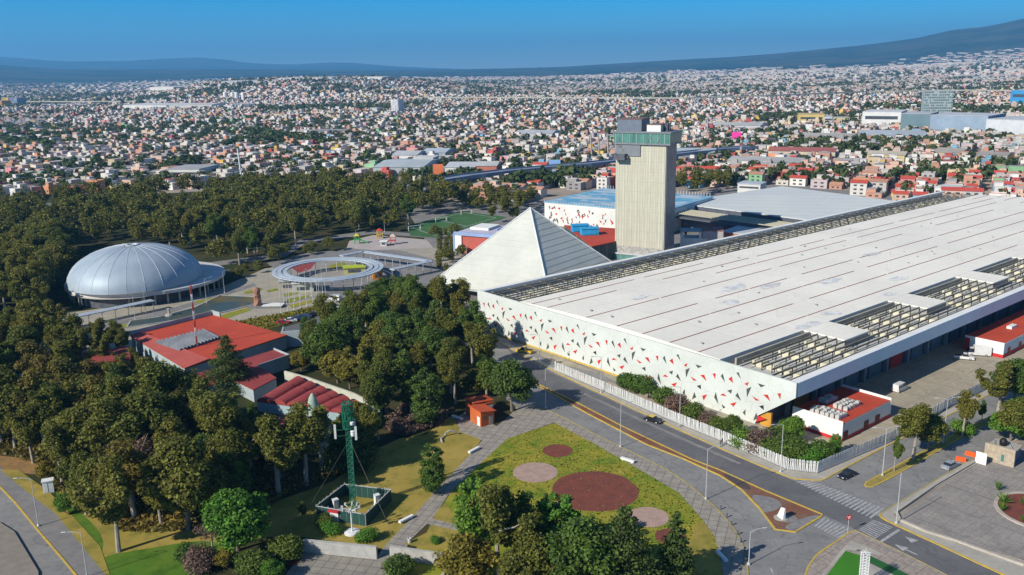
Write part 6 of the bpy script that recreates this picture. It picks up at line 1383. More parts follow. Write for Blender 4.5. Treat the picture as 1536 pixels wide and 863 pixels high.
slab(577, 586, 178, 12, 24, 'white_block', 'small white block in front of the tall white apartment block', (0.66, 0.66, 0.64), (0.4, 0.42, 0.45), 3, 6)
slab(4, 14, 161, 27, 30, 'yellow_tower_block', 'yellow tower block at the far left', (0.60, 0.38, 0.05), (0.3, 0.2, 0.05), 3, 6)
slab(-10, 4, 162, 20, 30, 'orange_block', 'low orange block beside the yellow tower block', (0.55, 0.25, 0.04), (0.3, 0.2, 0.1), 3, 3)
slab(15, 27, 161, 26, 30, 'blue_grey_block', 'blue grey block right of the yellow tower block', (0.2, 0.26, 0.34), (0.1, 0.13, 0.2), 3, 6)
for k, px_ in enumerate((339, 350, 356, 366)):
    c_ = g(px_, 158.5); z = T(c_[0], c_[1]); mb = MB(); mb.lathe(0, 0, [(5, 0), (5, 19), (4, 21), (0.01, 22)], 14); solo('silo', mb, white_wall, 'white silo, %s of four, in the left distance' % ('leftmost', 'second from the left', 'third from the left', 'rightmost')[k], 'silo', (c_[0], c_[1], z), 0, 'four white silos')
# billboards (plain colour panels)
def billboard(px, pyt, pyb_ground, wpx, hpx, c1, label):
    c_ = g(px, pyb_ground); dist = math.hypot(math.hypot(c_[0], c_[1]), CH); k = dist/F; w_, h_ = wpx*k, hpx*k
    zt = 0
    while topx(c_[0], c_[1], zt)[1] > pyt: zt += 0.5
    o = thing('billboard', label, 'billboard', c_, math.atan2(-c_[0], c_[1])*1)
    mb = MB(); mb.tube((0, .4, 0), (0, .4, zt-h_), 0.5, n=8); mb.tube((-w_*.3, .4, zt-h_*.9), (w_*.3, .4, zt-h_*.9), 0.25, n=6); mb.build('post', metal_l, o)
    mb = MB(); mb.bb(-w_/2, w_/2, -.2, .2, zt-h_, zt); mb.build('panel', mk_color('bb'+label[:12], c1), o)
billboard(658, 247, 276, 15, 15, (0.80, 0.22, 0.08), 'large orange billboard by the highway behind the park')
billboard(832, 240, 262, 17, 10, (0.25, 0.45, 0.75), 'blue and violet billboard left of the tower')
billboard(1104, 199, 218, 13, 9, (0.85, 0.05, 0.35), 'bright pink billboard right of the tower')
billboard(1213, 187, 200, 9, 8, (0.70, 0.72, 0.74), 'white billboard below the yellow store')
billboard(1370, 157, 168, 7, 5, (0.70, 0.72, 0.74), 'white billboard left of the glass office slab')
# elevated roads
def elevated(pts, z, w, deckm, label, pier=45, name='elevated_road', zt=True):
    P_ = []
    for px, py in pts:
        q = g(px, py, z)
        P_.append(Vector((q[0], q[1], z)))
    o = thing(name, label, 'elevated road', (P_[0].x, P_[0].y, 0)); mb = MB(); xy = [tuple(p[:2]) for p in P_]
    mb.ribbon(xy, w, z-1.6, z); mb.build('deck', deckm, o, world=True)
    mb = MB()
    for off__ in (-w/2+.2, w/2-.2):
        sh_ = []
        for i, p in enumerate(xy):
            a, b_ = xy[max(0, i-1)], xy[min(len(xy)-1, i+1)]; dx, dy = b_[0]-a[0], b_[1]-a[1]; l_ = math.hypot(dx, dy); sh_.append((p[0]-dy/l_*off__, p[1]+dx/l_*off__))
        mb.ribbon(sh_, 0.3, z+.002, z+1.1)
    mb.build('railing', deckm, o, world=True)
    mb = MB()
    for i in range(len(xy)-1):
        a, b_ = Vector(xy[i]), Vector(xy[i+1]); l_ = (b_-a).length; k2 = max(1, int(l_/pier))
        for q in range(k2): p = a.lerp(b_, q/k2); mb.box(p.x, p.y, min(0, T(p.x, p.y))-1, z-1.62, 2.2, w*0.35)
    mb.build('piers', concrete, o, world=True)
    for i in range(len(xy)-1):
        a, b_ = Vector(xy[i]), Vector(xy[i+1]); BIG.append(foot((a.x+b_.x)/2, (a.y+b_.y)/2, (b_-a).length, w, math.atan2(b_.y-a.y, b_.x-a.x), 5))
FARROAD = True
elevated([(-80, 154), (30, 152.5), (130, 152.5), (230, 151.5), (330, 149), (470, 147.3), (600, 146.8), (760, 146.3), (920, 147), (1030, 147), (1150, 143.5), (1300, 137.5), (1400, 135.5), (1480, 135.5), (1600, 137)], 13, 14, mat('viaduct_cream', (0.40, 0.385, 0.31), (0.32, 0.31, 0.26), 0.01, 0.8), 'long cream coloured elevated road crossing the city in the distance', 60)
elevated([(600, 282), (650, 272), (700, 264), (757, 257), (820, 251), (880, 246), (925, 241), (1015, 231), (1080, 224), (1130, 220)], 8, 14, mat('highway_blue', (0.17, 0.22, 0.30), (0.22, 0.26, 0.33), 0.05, 0.8), 'dark blue grey elevated highway passing behind the park and the tower', 30, 'elevated_highway')
# cable stayed pylons left of the tower
for px_, lb_ in ((913, 'slanted white cable bridge pylon just left of the tower'), (888, 'second white cable bridge pylon further left of the tower')):
    c_ = g(px_, 243); mb = MB(); mb.tube((0, 0, 0), (-1.5, 0, 26), 1.0, 0.7, 6); mb.tube((7, 0, 0), (5.5, 0, 26), 1.0, 0.7, 6)
    o = thing('bridge_pylon', lb_, 'bridge pylon', c_); mb.build('mast_legs', concrete, o); mb = MB()
    for k in range(6): mb.tube((-1.4, 0, 25-2*k), (-14-3*k, 4, 8), 0.12, n=3); mb.tube((5.5, 0, 25-2*k), (18+3*k, -4, 8), 0.12, n=3)
    mb.build('cables', metal_l, o)
def rwmast(px, pyb, pyt, label, r=0.5, z=0):
    c_ = g(px, pyb, z); zt = z
    while topx(c_[0], c_[1], zt)[1] > pyt: zt += 0.5
    mb = MB(); n_ = 9
    for k in range(n_):
        z0, z1 = (zt-z)*k/n_, (zt-z)*(k+1)/n_
        for i in range(3):
            a0, a1 = R(120*i), R(120*(i+1)); p = (r*math.cos(a0), r*math.sin(a0)); q = (r*math.cos(a1), r*math.sin(a1))
            mb.tube((*p, z0), (*p, z1), 0.09, n=4, mi=k % 2); mb.tube((*p, z0), (*q, z1), 0.06, n=3, mi=k % 2)
    solo('radio_mast', mb, [mat('mast_red', (0.55, 0.10, 0.06), None, 1, 0.6), metal_w], label, 'radio mast', c_)
rwmast(298, 541, 429, 'slim red and white lattice mast standing among the red roofed buildings', 0.22)
rwmast(443, 172, 139, 'red and white lattice mast in the distance behind the park', 2.0)
rwmast(1110, 250, 205, 'red and white lattice mast right of the tower', 0.8)
rwmast(1505, 308, 262, 'pale lattice mast among the houses near the right edge', 1.0)
c_ = g(365, 285); mb = MB(); mb.tube((0, 0, 0), (-1.6, 0, 31), 0.8, 0.5, 8); mb.tube((0, 0, 0), (0, 0, .5), 1.5, 1.5, 10); solo('white_mast', mb, metal_w, 'single tall leaning white mast above the park trees', 'mast', c_)

# ---------------- houses
def px_of(x, y): return topx(x, y, 0)
PAL = [((0.64, 0.62, 0.58), 30), ((0.56, 0.52, 0.45), 14), ((0.42, 0.40, 0.38), 13), ((0.60, 0.42, 0.32), 12), ((0.48, 0.25, 0.17), 12), ((0.58, 0.46, 0.28), 5), ((0.50, 0.42, 0.42), 8), ((0.60, 0.26, 0.12), 3), ((0.45, 0.07, 0.06), 3.2), ((0.62, 0.42, 0.08), 2.2), ((0.16, 0.36, 0.50), 1.6), ((0.22, 0.42, 0.22), 1.2), ((0.60, 0.25, 0.25), 2), ((0.30, 0.28, 0.28), 5)]
PALR = [((0.50, 0.47, 0.43), 26), ((0.38, 0.35, 0.33), 20), ((0.58, 0.55, 0.52), 16), ((0.46, 0.24, 0.16), 18), ((0.34, 0.10, 0.07), 5), ((0.26, 0.24, 0.24), 10)]
def pal(p): 
    w_ = np.array([q[1] for q in p], float); return np.array([q[0] for q in p]), w_/w_.sum()
PC, PW = pal(PAL); RCs, RW = pal(PALR)
seeds = [(rng.uniform(-3500, 5500), rng.uniform(350, 7500), rng.choice([R(35), R(42), R(-18), R(12), R(62), R(-30)])) for _ in range(170)]
SD = np.array([[s_[0], s_[1]] for s_ in seeds]); SA = np.array([s_[2] for s_ in seeds])
lots = []   # x, y, ang, lx, ly, h
bands = [(380, 1250, 8.8, 10.6), (1250, 2600, 9.6, 11.6), (2600, 4600, 13.5, 16.5), (4600, 7800, 25, 32), (7800, 12500, 50, 66), (12500, 15500, 85, 120)]
for bi, (r0, r1, lw, ld) in enumerate(bands):
    for si in range(len(seeds)):
        sx_, sy_, sa = seeds[si]; ext = 1500 if bi > 3 else 900 if bi > 2 else 620
        if math.hypot(sx_, sy_) < r0-ext or math.hypot(sx_, sy_) > r1+ext: continue
        nx, ny = int(ext/lw), int(ext/ld)
        I, J = np.meshgrid(np.arange(-nx, nx+1), np.arange(-ny, ny+1)); I, J = I.ravel(), J.ravel()
        street = 6.5 if bi < 3 else 12
        X = I*lw+(I//9)*street; Y = J*ld+(J//2)*street
        X = X+rng.uniform(-.6, .6, len(X)); Y = Y+rng.uniform(-.8, .8, len(Y))
        c, s = math.cos(sa), math.sin(sa); wx, wy = sx_+X*c-Y*s, sy_+X*s+Y*c
        rr_ = np.hypot(wx, wy); k_ = (rr_ >= r0) & (rr_ < r1) & (wy > 200) & (np.abs(wx/np.maximum(wy, 1)) < 0.66)
        wx, wy = wx[k_], wy[k_]
        if len(wx) == 0: continue
        d2 = (wx[:, None]-SD[None, :, 0])**2+(wy[:, None]-SD[None, :, 1])**2
        k_ = d2.argmin(1) == si; wx, wy = wx[k_], wy[k_]
        for x, y in zip(wx, wy): lots.append((x, y, sa, lw, ld, bi))
rl_ = random.Random(77); H_ = []
# soft density map: parks, avenues and open ground leave gaps
def dens(x, y):
    v = 0.5+0.5*wob(x, y, 170); v2 = 0.5+0.5*wob(x+900, y-300, 420)
    return 0.92 if (v > 0.22 and v2 > 0.12) else 0.25
bpx = [b_[0] for b_ in BOUND]; bpy_ = [b_[1] for b_ in BOUND]
bigbb = [(min(p[0] for p in f_), max(p[0] for p in f_), min(p[1] for p in f_), max(p[1] for p in f_), f_) for f_ in BIG]
TREEP = []
for x, y, sa, lw, ld, bi in lots:
    px, py = topx(x, y, 0)
    if py > np.interp(px, bpx, bpy_) or px < -60 or px > 1600: continue
    if any(a <= x <= b_ and c <= y <= d_ and inpoly(x, y, f_) for a, b_, c, d_, f_ in bigbb): continue
    r = math.hypot(x, y)
    pr = dens(x, y)
    if bi >= 4:
        zt_ = T(x, y); pr = 0.34 if (wob(x, y, 900) > -0.05) else 0.05
        if zt_ > 620: pr *= 0.1
        if bi == 5: pr *= 0.4 if px > 1150 else 0.15
        if px < 560: pr = 0.22
        elif px < 1000: pr *= 0.4
    elif bi == 3: pr *= 0.9 if px > 560 else 0.8
    if rl_.random() > pr:
        if rl_.random() < (0.5, .25, .15, .06, 0, 0)[bi] and bi < 4: TREEP.append((x, y, T(x, y), bi))
        continue
    if rl_.random() < (0.22, .1, .08)[min(bi, 2)] and bi < 3: TREEP.append((x+lw*.5, y+ld*.5, T(x, y), bi))
    st = rl_.choice([1, 1, 2, 2, 2, 2, 3]) if bi < 1 else rl_.choice([1, 1, 1, 2, 2, 3])
    lx, ly = lw*rl_.uniform(.8, 1.12), ld*rl_.uniform(.65, 1.0)
    h = 2.6*st+0.3 if bi < 3 else 2.6*st*1.15
    if rl_.random() < 0.004 and 0 < bi < 4: h *= 1.7
    H_.append((x, y, T(x, y), sa+(0 if rl_.random() < .85 else R(90))+rl_.uniform(-.09, .09)*(bi == 0), lx*(rl_.uniform(.85, 1.5) if bi == 0 else 1), ly, h, st, r, px, py, bi))
print('houses', len(H_))
H_.sort(key=lambda q: q[8])
# nearest visible ones individually
vis = [q for q in H_ if -10 < q[9] < 1546]
near = vis[:292]; nearset = set(id(q) for q in near); far = [q for q in H_ if id(q) not in nearset]
CN = {0: 'white', 1: 'cream', 2: 'grey', 3: 'salmon', 4: 'brick red', 5: 'ochre', 6: 'pale mauve', 7: 'orange', 8: 'bright red', 9: 'yellow', 10: 'blue', 11: 'green', 12: 'pink', 13: 'dark grey'}
RN = {0: 'pale', 1: 'grey', 2: 'white', 3: 'terracotta', 4: 'dark red', 5: 'dark'}
HP = {}
def house_proto(key, st, style):
    root = bpy.data.objects.new('house', None); root.empty_display_size = 1; h = 2.9*st+.4; W2, D2 = 5.0, 6.0; r2 = random.Random(hash(key) % 1000+st*7+style)
    mb = MB(); mb.bb(-W2, W2, -D2, D2, -1, h)
    if style == 0: mb.ribbon([(-W2+.1, -D2+.1), (W2-.1, -D2+.1), (W2-.1, D2-.1), (-W2+.1, D2-.1)], 0.18, h+.002, h+.75, closed=True)
    if style == 1: mb.bb(-W2, W2*.1, -1, D2, h+.002, h+2.5)
    mb.build('wall', wall_m, root)
    mb = MB()
    if style == 2: mb.add([(-W2-.4, -D2-.4, h+.01), (W2+.4, -D2-.4, h+.01), (W2+.4, D2+.4, h+.01), (-W2-.4, D2+.4, h+.01), (-W2-.4, 0, h+1.9), (W2+.4, 0, h+1.9)], [(0, 1, 5, 4), (2, 3, 4, 5), (1, 2, 5), (3, 0, 4), (3, 2, 1, 0)])
    elif style == 1: mb.bb(W2*.1+.01, W2-.1, -D2+.1, D2-.1, h+.004, h+.1); mb.bb(-W2-.2, W2*.1+.2, -1.2, D2+.2, h+2.51, h+2.7)
    else: mb.bb(-W2+.25, W2-.25, -D2+.25, D2-.25, h+.004, h+.1)
    hr_ = mb.build('roof', roof_m, root)
    for s_ in range(st):
        for x in (-2.9, 1.0):
            mb = MB(); mb.bb(x, x+1.9, -D2-.08, -D2-.01, 1+2.9*s_, 2.3+2.9*s_); mb.build('window', win_m, root)
        mb = MB(); mb.bb(-W2-.08, -W2-.01, -2, 0.2, 1+2.9*s_, 2.3+2.9*s_); mb.build('window', win_m, root)
    if r2.random() < .7 and style != 2: mb = MB(); mb.lathe(2, 2.5, [(.01, h+.1), (.7, h+.1), (.7, h+1.2), (.3, h+1.5), (.01, h+1.55)], 8); mb.build('water_tank', mat('tank_black', (0.015, 0.015, 0.018)), hr_)
    HP[key] = dict(root=root, used=False, h=h)
for st in (1, 2, 3):
    for sty in (0, 1, 2): house_proto((st, sty), st, sty)
AREA = [(150, 'beyond the far left wood'), (300, 'left of the white mast'), (460, 'right of the white mast'), (640, 'near the grey green factory'), (820, 'behind the pyramid'), (925, 'left of the tower'), (1090, 'right of the tower'), (1200, 'behind the grey hall'), (1320, 'above the great hall end'), (1440, 'towards the right edge'), (9999, 'at the right edge')]
HL = []
for q in near:
    x, y, z, sa, lx, ly, h, st, r, px, py, bi = q
    warm = px > 640
    sty = rl_.choices([0, 1, 2], [4, 3, 4.5 if warm else .8])[0]; p = HP[(st, sty)]
    if not p['used']: o = p['root']; COL.objects.link(o); p['used'] = True
    else: o = dup(p['root'])
    # front (with windows) turned to the side nearest the viewer
    a = sa
    while math.cos(a+R(-90)-math.atan2(-y, -x)) < 0.6: 
        a += R(90)
        if a > sa+R(360): break
    o.location = (x, y, z); o.rotation_euler = (0, 0, a); o.scale = (lx/10, ly/12, h/p['h'])
    ci = rng.choice(len(PC), p=PW); ri = 4 if sty == 2 and rl_.random() < .6 else (3 if sty == 2 else rng.choice(len(RCs), p=RW))
    wc = PC[ci]*rng.uniform(.9, 1.1); rc = RCs[ri]*rng.uniform(.85, 1.1)
    if ri == 4: rc = np.array([0.48, 0.07, 0.045])
    for ch in o.children:
        nm = ch.name.split('.')[0]
        if nm == 'wall': ch.color = (*wc, 1)
        if nm == 'roof': ch.color = (*rc, 1)
    ar = next(a_[1] for a_ in AREA if px < a_[0])
    HL.append((o, '%s %s-storey house, %s %s roof, %s' % (CN[ci], ('one', 'two', 'three')[st-1], ('bright red' if ri == 4 else RN[ri]), 'pitched' if sty == 2 else 'flat', ar), px, ar))
by = {}
for it in HL: by.setdefault(it[1], []).append(it)
for d_, its in by.items():
    its.sort(key=lambda i: i[2])
    for k, it in enumerate(its): tag(it[0], d_ if len(its) == 1 else d_+', %s from left' % ORD(k), 'house', 'houses '+it[3])
# the rest of the city: one object
Fa = np.array([[q[0], q[1], q[2], q[3], q[4], q[5], q[6], q[8], q[11]] for q in far]); n = len(Fa)
ci = rng.choice(len(PC), n, p=PW); ri = rng.choice(len(RCs), n, p=RW)
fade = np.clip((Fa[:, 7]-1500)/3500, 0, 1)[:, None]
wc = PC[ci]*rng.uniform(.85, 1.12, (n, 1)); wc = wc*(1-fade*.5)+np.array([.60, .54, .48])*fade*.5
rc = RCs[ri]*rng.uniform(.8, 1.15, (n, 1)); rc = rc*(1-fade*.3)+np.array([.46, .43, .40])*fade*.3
def boxes(cx, cy, z0, z1, lx, ly, an, wcol, rcol):
    n = len(cx); c, s = np.cos(an), np.sin(an); V = np.zeros((n, 8, 3))
    for k, (a, b_) in enumerate(((-1, -1), (1, -1), (1, 1), (-1, 1))):
        X, Y = a*lx/2, b_*ly/2
        for t2, zz in ((0, z0), (4, z1)): V[:, k+t2, 0] = cx+X*c-Y*s; V[:, k+t2, 1] = cy+X*s+Y*c; V[:, k+t2, 2] = zz
    base = (np.arange(n)*8)[:, None, None]; Fq = np.array([[0, 1, 5, 4], [1, 2, 6, 5], [2, 3, 7, 6], [3, 0, 4, 7], [4, 5, 6, 7]])[None]+base
    Cc = np.ones((n, 5, 4)); Cc[:, :4, :3] = wcol[:, None]; Cc[:, 4, :3] = rcol; return V.reshape(-1, 3), Fq.reshape(-1, 4), Cc.reshape(-1, 4)
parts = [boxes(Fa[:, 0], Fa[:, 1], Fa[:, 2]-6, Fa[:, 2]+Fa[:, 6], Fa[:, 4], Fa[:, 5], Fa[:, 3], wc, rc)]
k_ = (rng.random(n) < .5) & (Fa[:, 8] < 3); c, s = np.cos(Fa[k_, 3]), np.sin(Fa[k_, 3]); dx = Fa[k_, 4]*rng.uniform(-.22, .22, k_.sum()); dy = Fa[k_, 5]*rng.uniform(-.2, .2, k_.sum())
parts.append(boxes(Fa[k_, 0]+dx*c-dy*s, Fa[k_, 1]+dx*s+dy*c, Fa[k_, 2]+Fa[k_, 6]+.01, Fa[k_, 2]+Fa[k_, 6]+2.6, Fa[k_, 4]*.45, Fa[k_, 5]*.5, Fa[k_, 3], wc[k_]*.95, rc[k_]))
# windows: dark recesses on the sides facing the avenue, for houses within 2 km
kk2 = np.where(Fa[:, 7] < 2000)[0]
for side in range(4):
    for pos in (-.24, .24):
        for st_ in (0, 1):
            sel = kk2[(rng.random(len(kk2)) < .75) & (Fa[kk2, 6] > 2.9*(st_+1))]
            a = Fa[sel, 3]; lx, ly = Fa[sel, 4], Fa[sel, 5]
            if side % 2 == 0: ox, oy, wx, wy = lx*pos, (-1 if side == 0 else 1)*ly/2, 1.8+0*lx, .12+0*lx
            else: ox, oy, wx, wy = (-1 if side == 1 else 1)*lx/2, ly*pos, .12+0*lx, 1.8+0*lx
            X = Fa[sel, 0]+ox*np.cos(a)-oy*np.sin(a); Y = Fa[sel, 1]+ox*np.sin(a)+oy*np.cos(a)
            tow = ((X-Fa[sel, 0])*(-Fa[sel, 0])+(Y-Fa[sel, 1])*(-Fa[sel, 1])) > 0
            sel, X, Y, wx, wy = sel[tow], X[tow], Y[tow], wx[tow], wy[tow]
            dk = np.tile([.05, .055, .065], (len(sel), 1)); parts.append(boxes(X, Y, Fa[sel, 2]+1+2.9*st_, Fa[sel, 2]+2.3+2.9*st_, wx, wy, Fa[sel, 3], dk, dk))
Vs, Qs, Cs, of = [], [], [], 0
for V, Q, Cc in parts: Vs.append(V); Qs.append(Q+of); Cs.append(Cc); of += len(V)
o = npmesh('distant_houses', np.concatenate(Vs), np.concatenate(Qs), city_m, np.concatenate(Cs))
tag(o, 'thousands of small pale houses of the city spreading to the skyline', 'distant houses', kind='stuff')
print('city faces', len(o.data.polygons))
# city trees
rs = np.random.default_rng(9); LV = []
blob = rs.normal(size=(70, 3)); blob /= np.linalg.norm(blob, axis=1)[:, None]
extra = []
for _ in range(330):   # groves and tree lines
    x0, y0 = rs.uniform(-1, 1)*.62, 0; d0 = rs.choice([rs.uniform(600, 1500), rs.uniform(1200, 3200), rs.uniform(2500, 6000)]); cx, cy = d0*x0, d0; an = rs.choice([R(40), R(-20), 0, 0, R(10)]); L0 = rs.uniform(20, 120)*(1+d0/2500)
    for _ in range(int(rs.uniform(8, 26))): 
        t_ = rs.uniform(-1, 1)*L0; w2 = rs.normal()*9*(1+d0/2500); extra.append((cx+t_*math.cos(an)-w2*math.sin(an), cy+t_*math.sin(an)+w2*math.cos(an), d0))
allp = [(x, y, z, {0: 1.0, 1: 1.15, 2: 1.6, 3: 2.6}[min(bi, 3)]) for x, y, z, bi in TREEP]+[(x, y, T(x, y), 1.15 if d0 < 2500 else 1.9) for x, y, d0 in extra]
FAR_LINE = [((0, 158), (330, 156), 160), ((60, 150), (200, 146), 60), ((384, 168), (570, 164), 150), ((1300, 165), (1536, 172), 120), ((1290, 120), (1536, 112), 120), ((1150, 205), (1300, 240), 30), ((700, 128), (1000, 122), 120), ((370, 208), (490, 222), 130), ((340, 224), (430, 216), 60), ((250, 262), (300, 250), 40), ((0, 218), (80, 226), 60), ((760, 286), (880, 272), 50), ((640, 158), (560, 170), 80), ((930, 148), (1010, 150), 50)]
for (p0, p1, cnt) in FAR_LINE:
    for _ in range(cnt): t_ = rs.random(); c_ = g(p0[0]+(p1[0]-p0[0])*t_, p0[1]+(p1[1]-p0[1])*t_+rs.normal()*1.6); allp.append((c_[0], c_[1], T(c_[0], c_[1]), 1.3+c_[1]/3000))
cnt = 0
for x, y, z, sc2 in allp:
    px, py = topx(x, y, 0)
    if py > np.interp(px, bpx, bpy_)-1 or px < -40 or px > 1580: continue
    if any(a <= x <= b_ and c <= y <= d_ and inpoly(x, y, f_) for a, b_, c, d_, f_ in bigbb): continue
    nl = 60 if sc2 < 1.2 else 34 if sc2 < 2 else 22
    rr_ = 3.6*sc2*rs.uniform(.7, 1.3); hh_ = rs.uniform(6, 11)*sc2**.6
    D = rs.normal(size=(nl, 3)); D /= np.linalg.norm(D, axis=1)[:, None]
    P = D*rr_*rs.uniform(.55, 1.05, (nl, 1))*np.array([1, 1, .85])+np.array([x, y, z+hh_*.6]); P[:, 2] = np.maximum(P[:, 2], z+.4)
    nr = D+rs.normal(size=(nl, 3))*.4; nr /= np.linalg.norm(nr, axis=1)[:, None]; a = np.cross(nr, rs.normal(size=(nl, 3))); a /= np.linalg.norm(a, axis=1)[:, None]; b2 = np.cross(nr, a); s = rr_*.62*rs.uniform(.6, 1.2, (nl, 1))
    LV.append(np.stack([P+a*s*.6, P+b2*s*.5, P-a*s*.6, P-b2*s*.5], 1).reshape(-1, 3)); cnt += 1
LV = np.concatenate(LV); o = npmesh('city_trees', LV, np.arange(len(LV)).reshape(-1, 4), f_far); tag(o, 'dark green trees scattered in clumps and lines through the distant city', 'distant trees', kind='stuff')
print('city trees', cnt)
# ------------------------------------------------------------------ street furniture and vehicles
LP = {}
def lamp(px, pyb, pyt, arms, label, double=False, deg=None, group='street lamps along the roads'):
    c = g(px, pyb); h = 6.0
    while topx(c[0], c[1], h)[1] > pyt: h += 0.1
    o = thing('street_lamp', label, 'street lamp', c, R(arms or 0), group)
    mb = MB(); mb.lathe(0, 0, [(.28, 0), (.28, .35), (.12, .5)], 8); mb.tube((0, 0, .3), (0, 0, h-.4), 0.10, 0.06, 8); mb.build('pole', metal_l, o)
    for sgn in (() if arms is None else (1, -1) if double else (1,)):
        mb = MB(); mb.tube((0, 0, h-.5), (sgn*1.2, 0, h-.05), 0.06, 0.05, 6); mb.tube((sgn*1.2, 0, h-.05), (sgn*2.5, 0, h+.02), 0.05, 0.045, 6); am_ = mb.build('arm', metal_l, o)
        mb = MB(); mb.add([(sgn*2.3, -.14, h-.04), (sgn*3.1, -.1, h), (sgn*3.1, .1, h), (sgn*2.3, .14, h-.04), (sgn*2.35, -.1, h+.12), (sgn*3.0, -.06, h+.1), (sgn*3.0, .06, h+.1), (sgn*2.35, .1, h+.12)], [(3, 2, 1, 0), (4, 5, 6, 7), (0, 1, 5, 4), (1, 2, 6, 5), (2, 3, 7, 6), (3, 0, 4, 7)]); mb.build('lamp_head', metal_l, am_)
    return o
lamp(1058.7, 749.5, 671, 15, 'street lamp on the lower kerb beside the round lawn, nearest the median bed')
lamp(930.5, 671, 606, 20, 'street lamp on the lower kerb beside the white bench on the lawn edge')
lamp(818.5, 613, 552, 30, 'street lamp at the corner of the promenade right of the red kiosk')
lamp(810, 552, 501, 200, 'street lamp on the far kerb near the yellow truck')
lamp(901.5, 590, 534, 200, 'street lamp against the white fence near its left part')
lamp(1019, 641, 579, 200, 'street lamp on the fence side just beyond the taxi')
lamp(1170.6, 709, 635, 200, 'street lamp on the fence side nearest the crossing corner')
lamp(1323.5, 714, 641, 5, 'double armed street lamp at the head of the yellow kerbed median', True)
lamp(1414.7, 665, 597, 5, 'double armed street lamp on the yellow kerbed median behind the broad tree', True)
lamp(1123, 848, 795, 12, 'street lamp at the bottom of the picture beside the curved road')
lamp(58, 790, 716, 190, 'street lamp on the left road beside the yellow kerb, further one')
lamp(131, 866, 797, 190, 'street lamp on the left road near the bottom edge')
lamp(1344.3, 786, 706, None, 'slim pole with a round collar at the corner of the round plaza')
for k, (bx, by, ty) in enumerate([(203, 480, 438), (219, 470, 430), (310, 455, 418), (337, 440, 407), (535, 372, 345), (610, 342, 320), (577, 348, 322), (386, 378, 350), (700, 392, 362), (620, 436, 412), (543, 460, 425)]):
    lamp(bx, by, ty, 40, 'tall grey park lamp in the plaza around dome and ring, %s one' % NUM[k], False, None, 'park lamps around the dome plaza')
# turn-ban sign, benches, bollards, monument, boxes, bin
c = g(1271.5, 799); o = thing('traffic_sign', 'round red no turn sign on a thin post at the corner island', 'traffic sign', c, R(10))
mb = MB(); mb.tube((0, 0, 0), (0, 0, 3.2), 0.045, n=6); mb.build('post', metal_l, o)
mb = MB(); mb.v = []; n_ = 20; vs = [(0.55*math.cos(k*2*math.pi/n_), -.07, 3.1+.55*math.sin(k*2*math.pi/n_)) for k in range(n_)]; mb.add(vs+[(x, -.04, z) for x, _, z in vs], [tuple(range(n_)), tuple(range(2*n_-1, n_-1, -1))]+[(k, n_+k, n_+(k+1) % n_, (k+1) % n_) for k in range(n_)]); mb.build('red_disc', red_paint, o)
mb = MB(); 
for p, q in (((-.32, 3.3), (.3, 2.9)), ((-.05, 2.8), (-.05, 3.2)), ((-.05, 3.2), (.25, 3.3))): mb.tube((p[0], -.09, p[1]), (q[0], -.09, q[1]), .06, n=4)
mb.build('white_symbol', white_wall, o)
for bx, by, an, lb in [(941.5, 693, -41, 'white stone bench on the lawn edge near the street lamp'), (1082.5, 838, -75, 'white stone bench at the lower right edge of the round lawn'), (686, 629, -40, 'white stone bench left of the red kiosk'), (711, 678, 52, 'white stone bench beside the upper slab path'), (609.5, 782, 48, 'white stone bench beside the lower slab path')]:
    c = g(bx, by); mb = MB(); mb.bb(-1.7, 1.7, -.32, .32, .22, .62); mb.bb(-1.4, -1.0, -.26, .26, 0, .22); mb.bb(1.0, 1.4, -.26, .26, 0, .22); solo('stone_bench', mb, white_wall, lb, 'bench', (c[0], c[1], .1), R(an), 'white stone benches')
for k, (bx, by) in enumerate([(1081, 765), (1090, 777), (1097, 789), (1106, 803), (1111, 815), (1117, 828), (1120, 841)]):
    c = g(bx, by); mb = MB(); mb.lathe(0, 0, [(.14, 0), (.14, .75), (.2, .8), (.2, .9), (.01, 1.0)], 10); solo('bollard', mb, dark_wall, 'dark bollard on the curved kerb, %s counting from the top' % NUM[k], 'bollard', c, 0, 'bollards on the curved kerb')
c = g(1171, 778); o = thing('stone_slab_monument', 'white leaning slab monument on the median bed of red scoria', 'monument', c, R(25))
mb = MB(); mb.add([(-.35, -.9, 0), (.35, -.9, 0), (.5, .9, 0), (-.2, .9, 0), (.1, -.8, 2.4), (.35, -.8, 2.4), (.5, .4, 2.1), (.3, .4, 2.1)], [(3, 2, 1, 0), (4, 5, 6, 7), (0, 1, 5, 4), (1, 2, 6, 5), (2, 3, 7, 6), (3, 0, 4, 7)]); mb.build('slab', white_wall, o)
mb = MB(); mb.lathe(0, 0, [(1.3, .12), (1.3, .2), (.01, .2)], 20); mb.build('base', concrete, o)
c = g(614.5, 815); mb = MB(); mb.lathe(0, 0, [(.35, .1), (.38, 1.0), (.3, 1.05), (.3, .9), (.01, .9)], 12); solo('litter_bin', mb, metal_l, 'grey litter bin on the path beside the low wall gap', 'bin', c)
c = g(74, 738); mb = MB(); mb.bb(-1, 1, -.7, .7, 0, 2.6); mb.bb(-1.15, 1.15, -.85, .85, 2.6, 2.8); mb.bb(-.8, -.1, -.75, -.71, .2, 2.3); solo('utility_box', mb, metal_w, 'white utility box on the verge beside the left road', 'utility box', c, .4)
arc = [Vector(p) for p in ((0, 0, .0), (.3, 0, .9), (1.2, 0, 1.3), (2.4, 0, 1.0), (3.4, 0, .4))]; c = g(667, 655); mb = MB()
for i in range(4): mb.tube(tuple(arc[i]), tuple(arc[i+1]), .25, .22, 8)
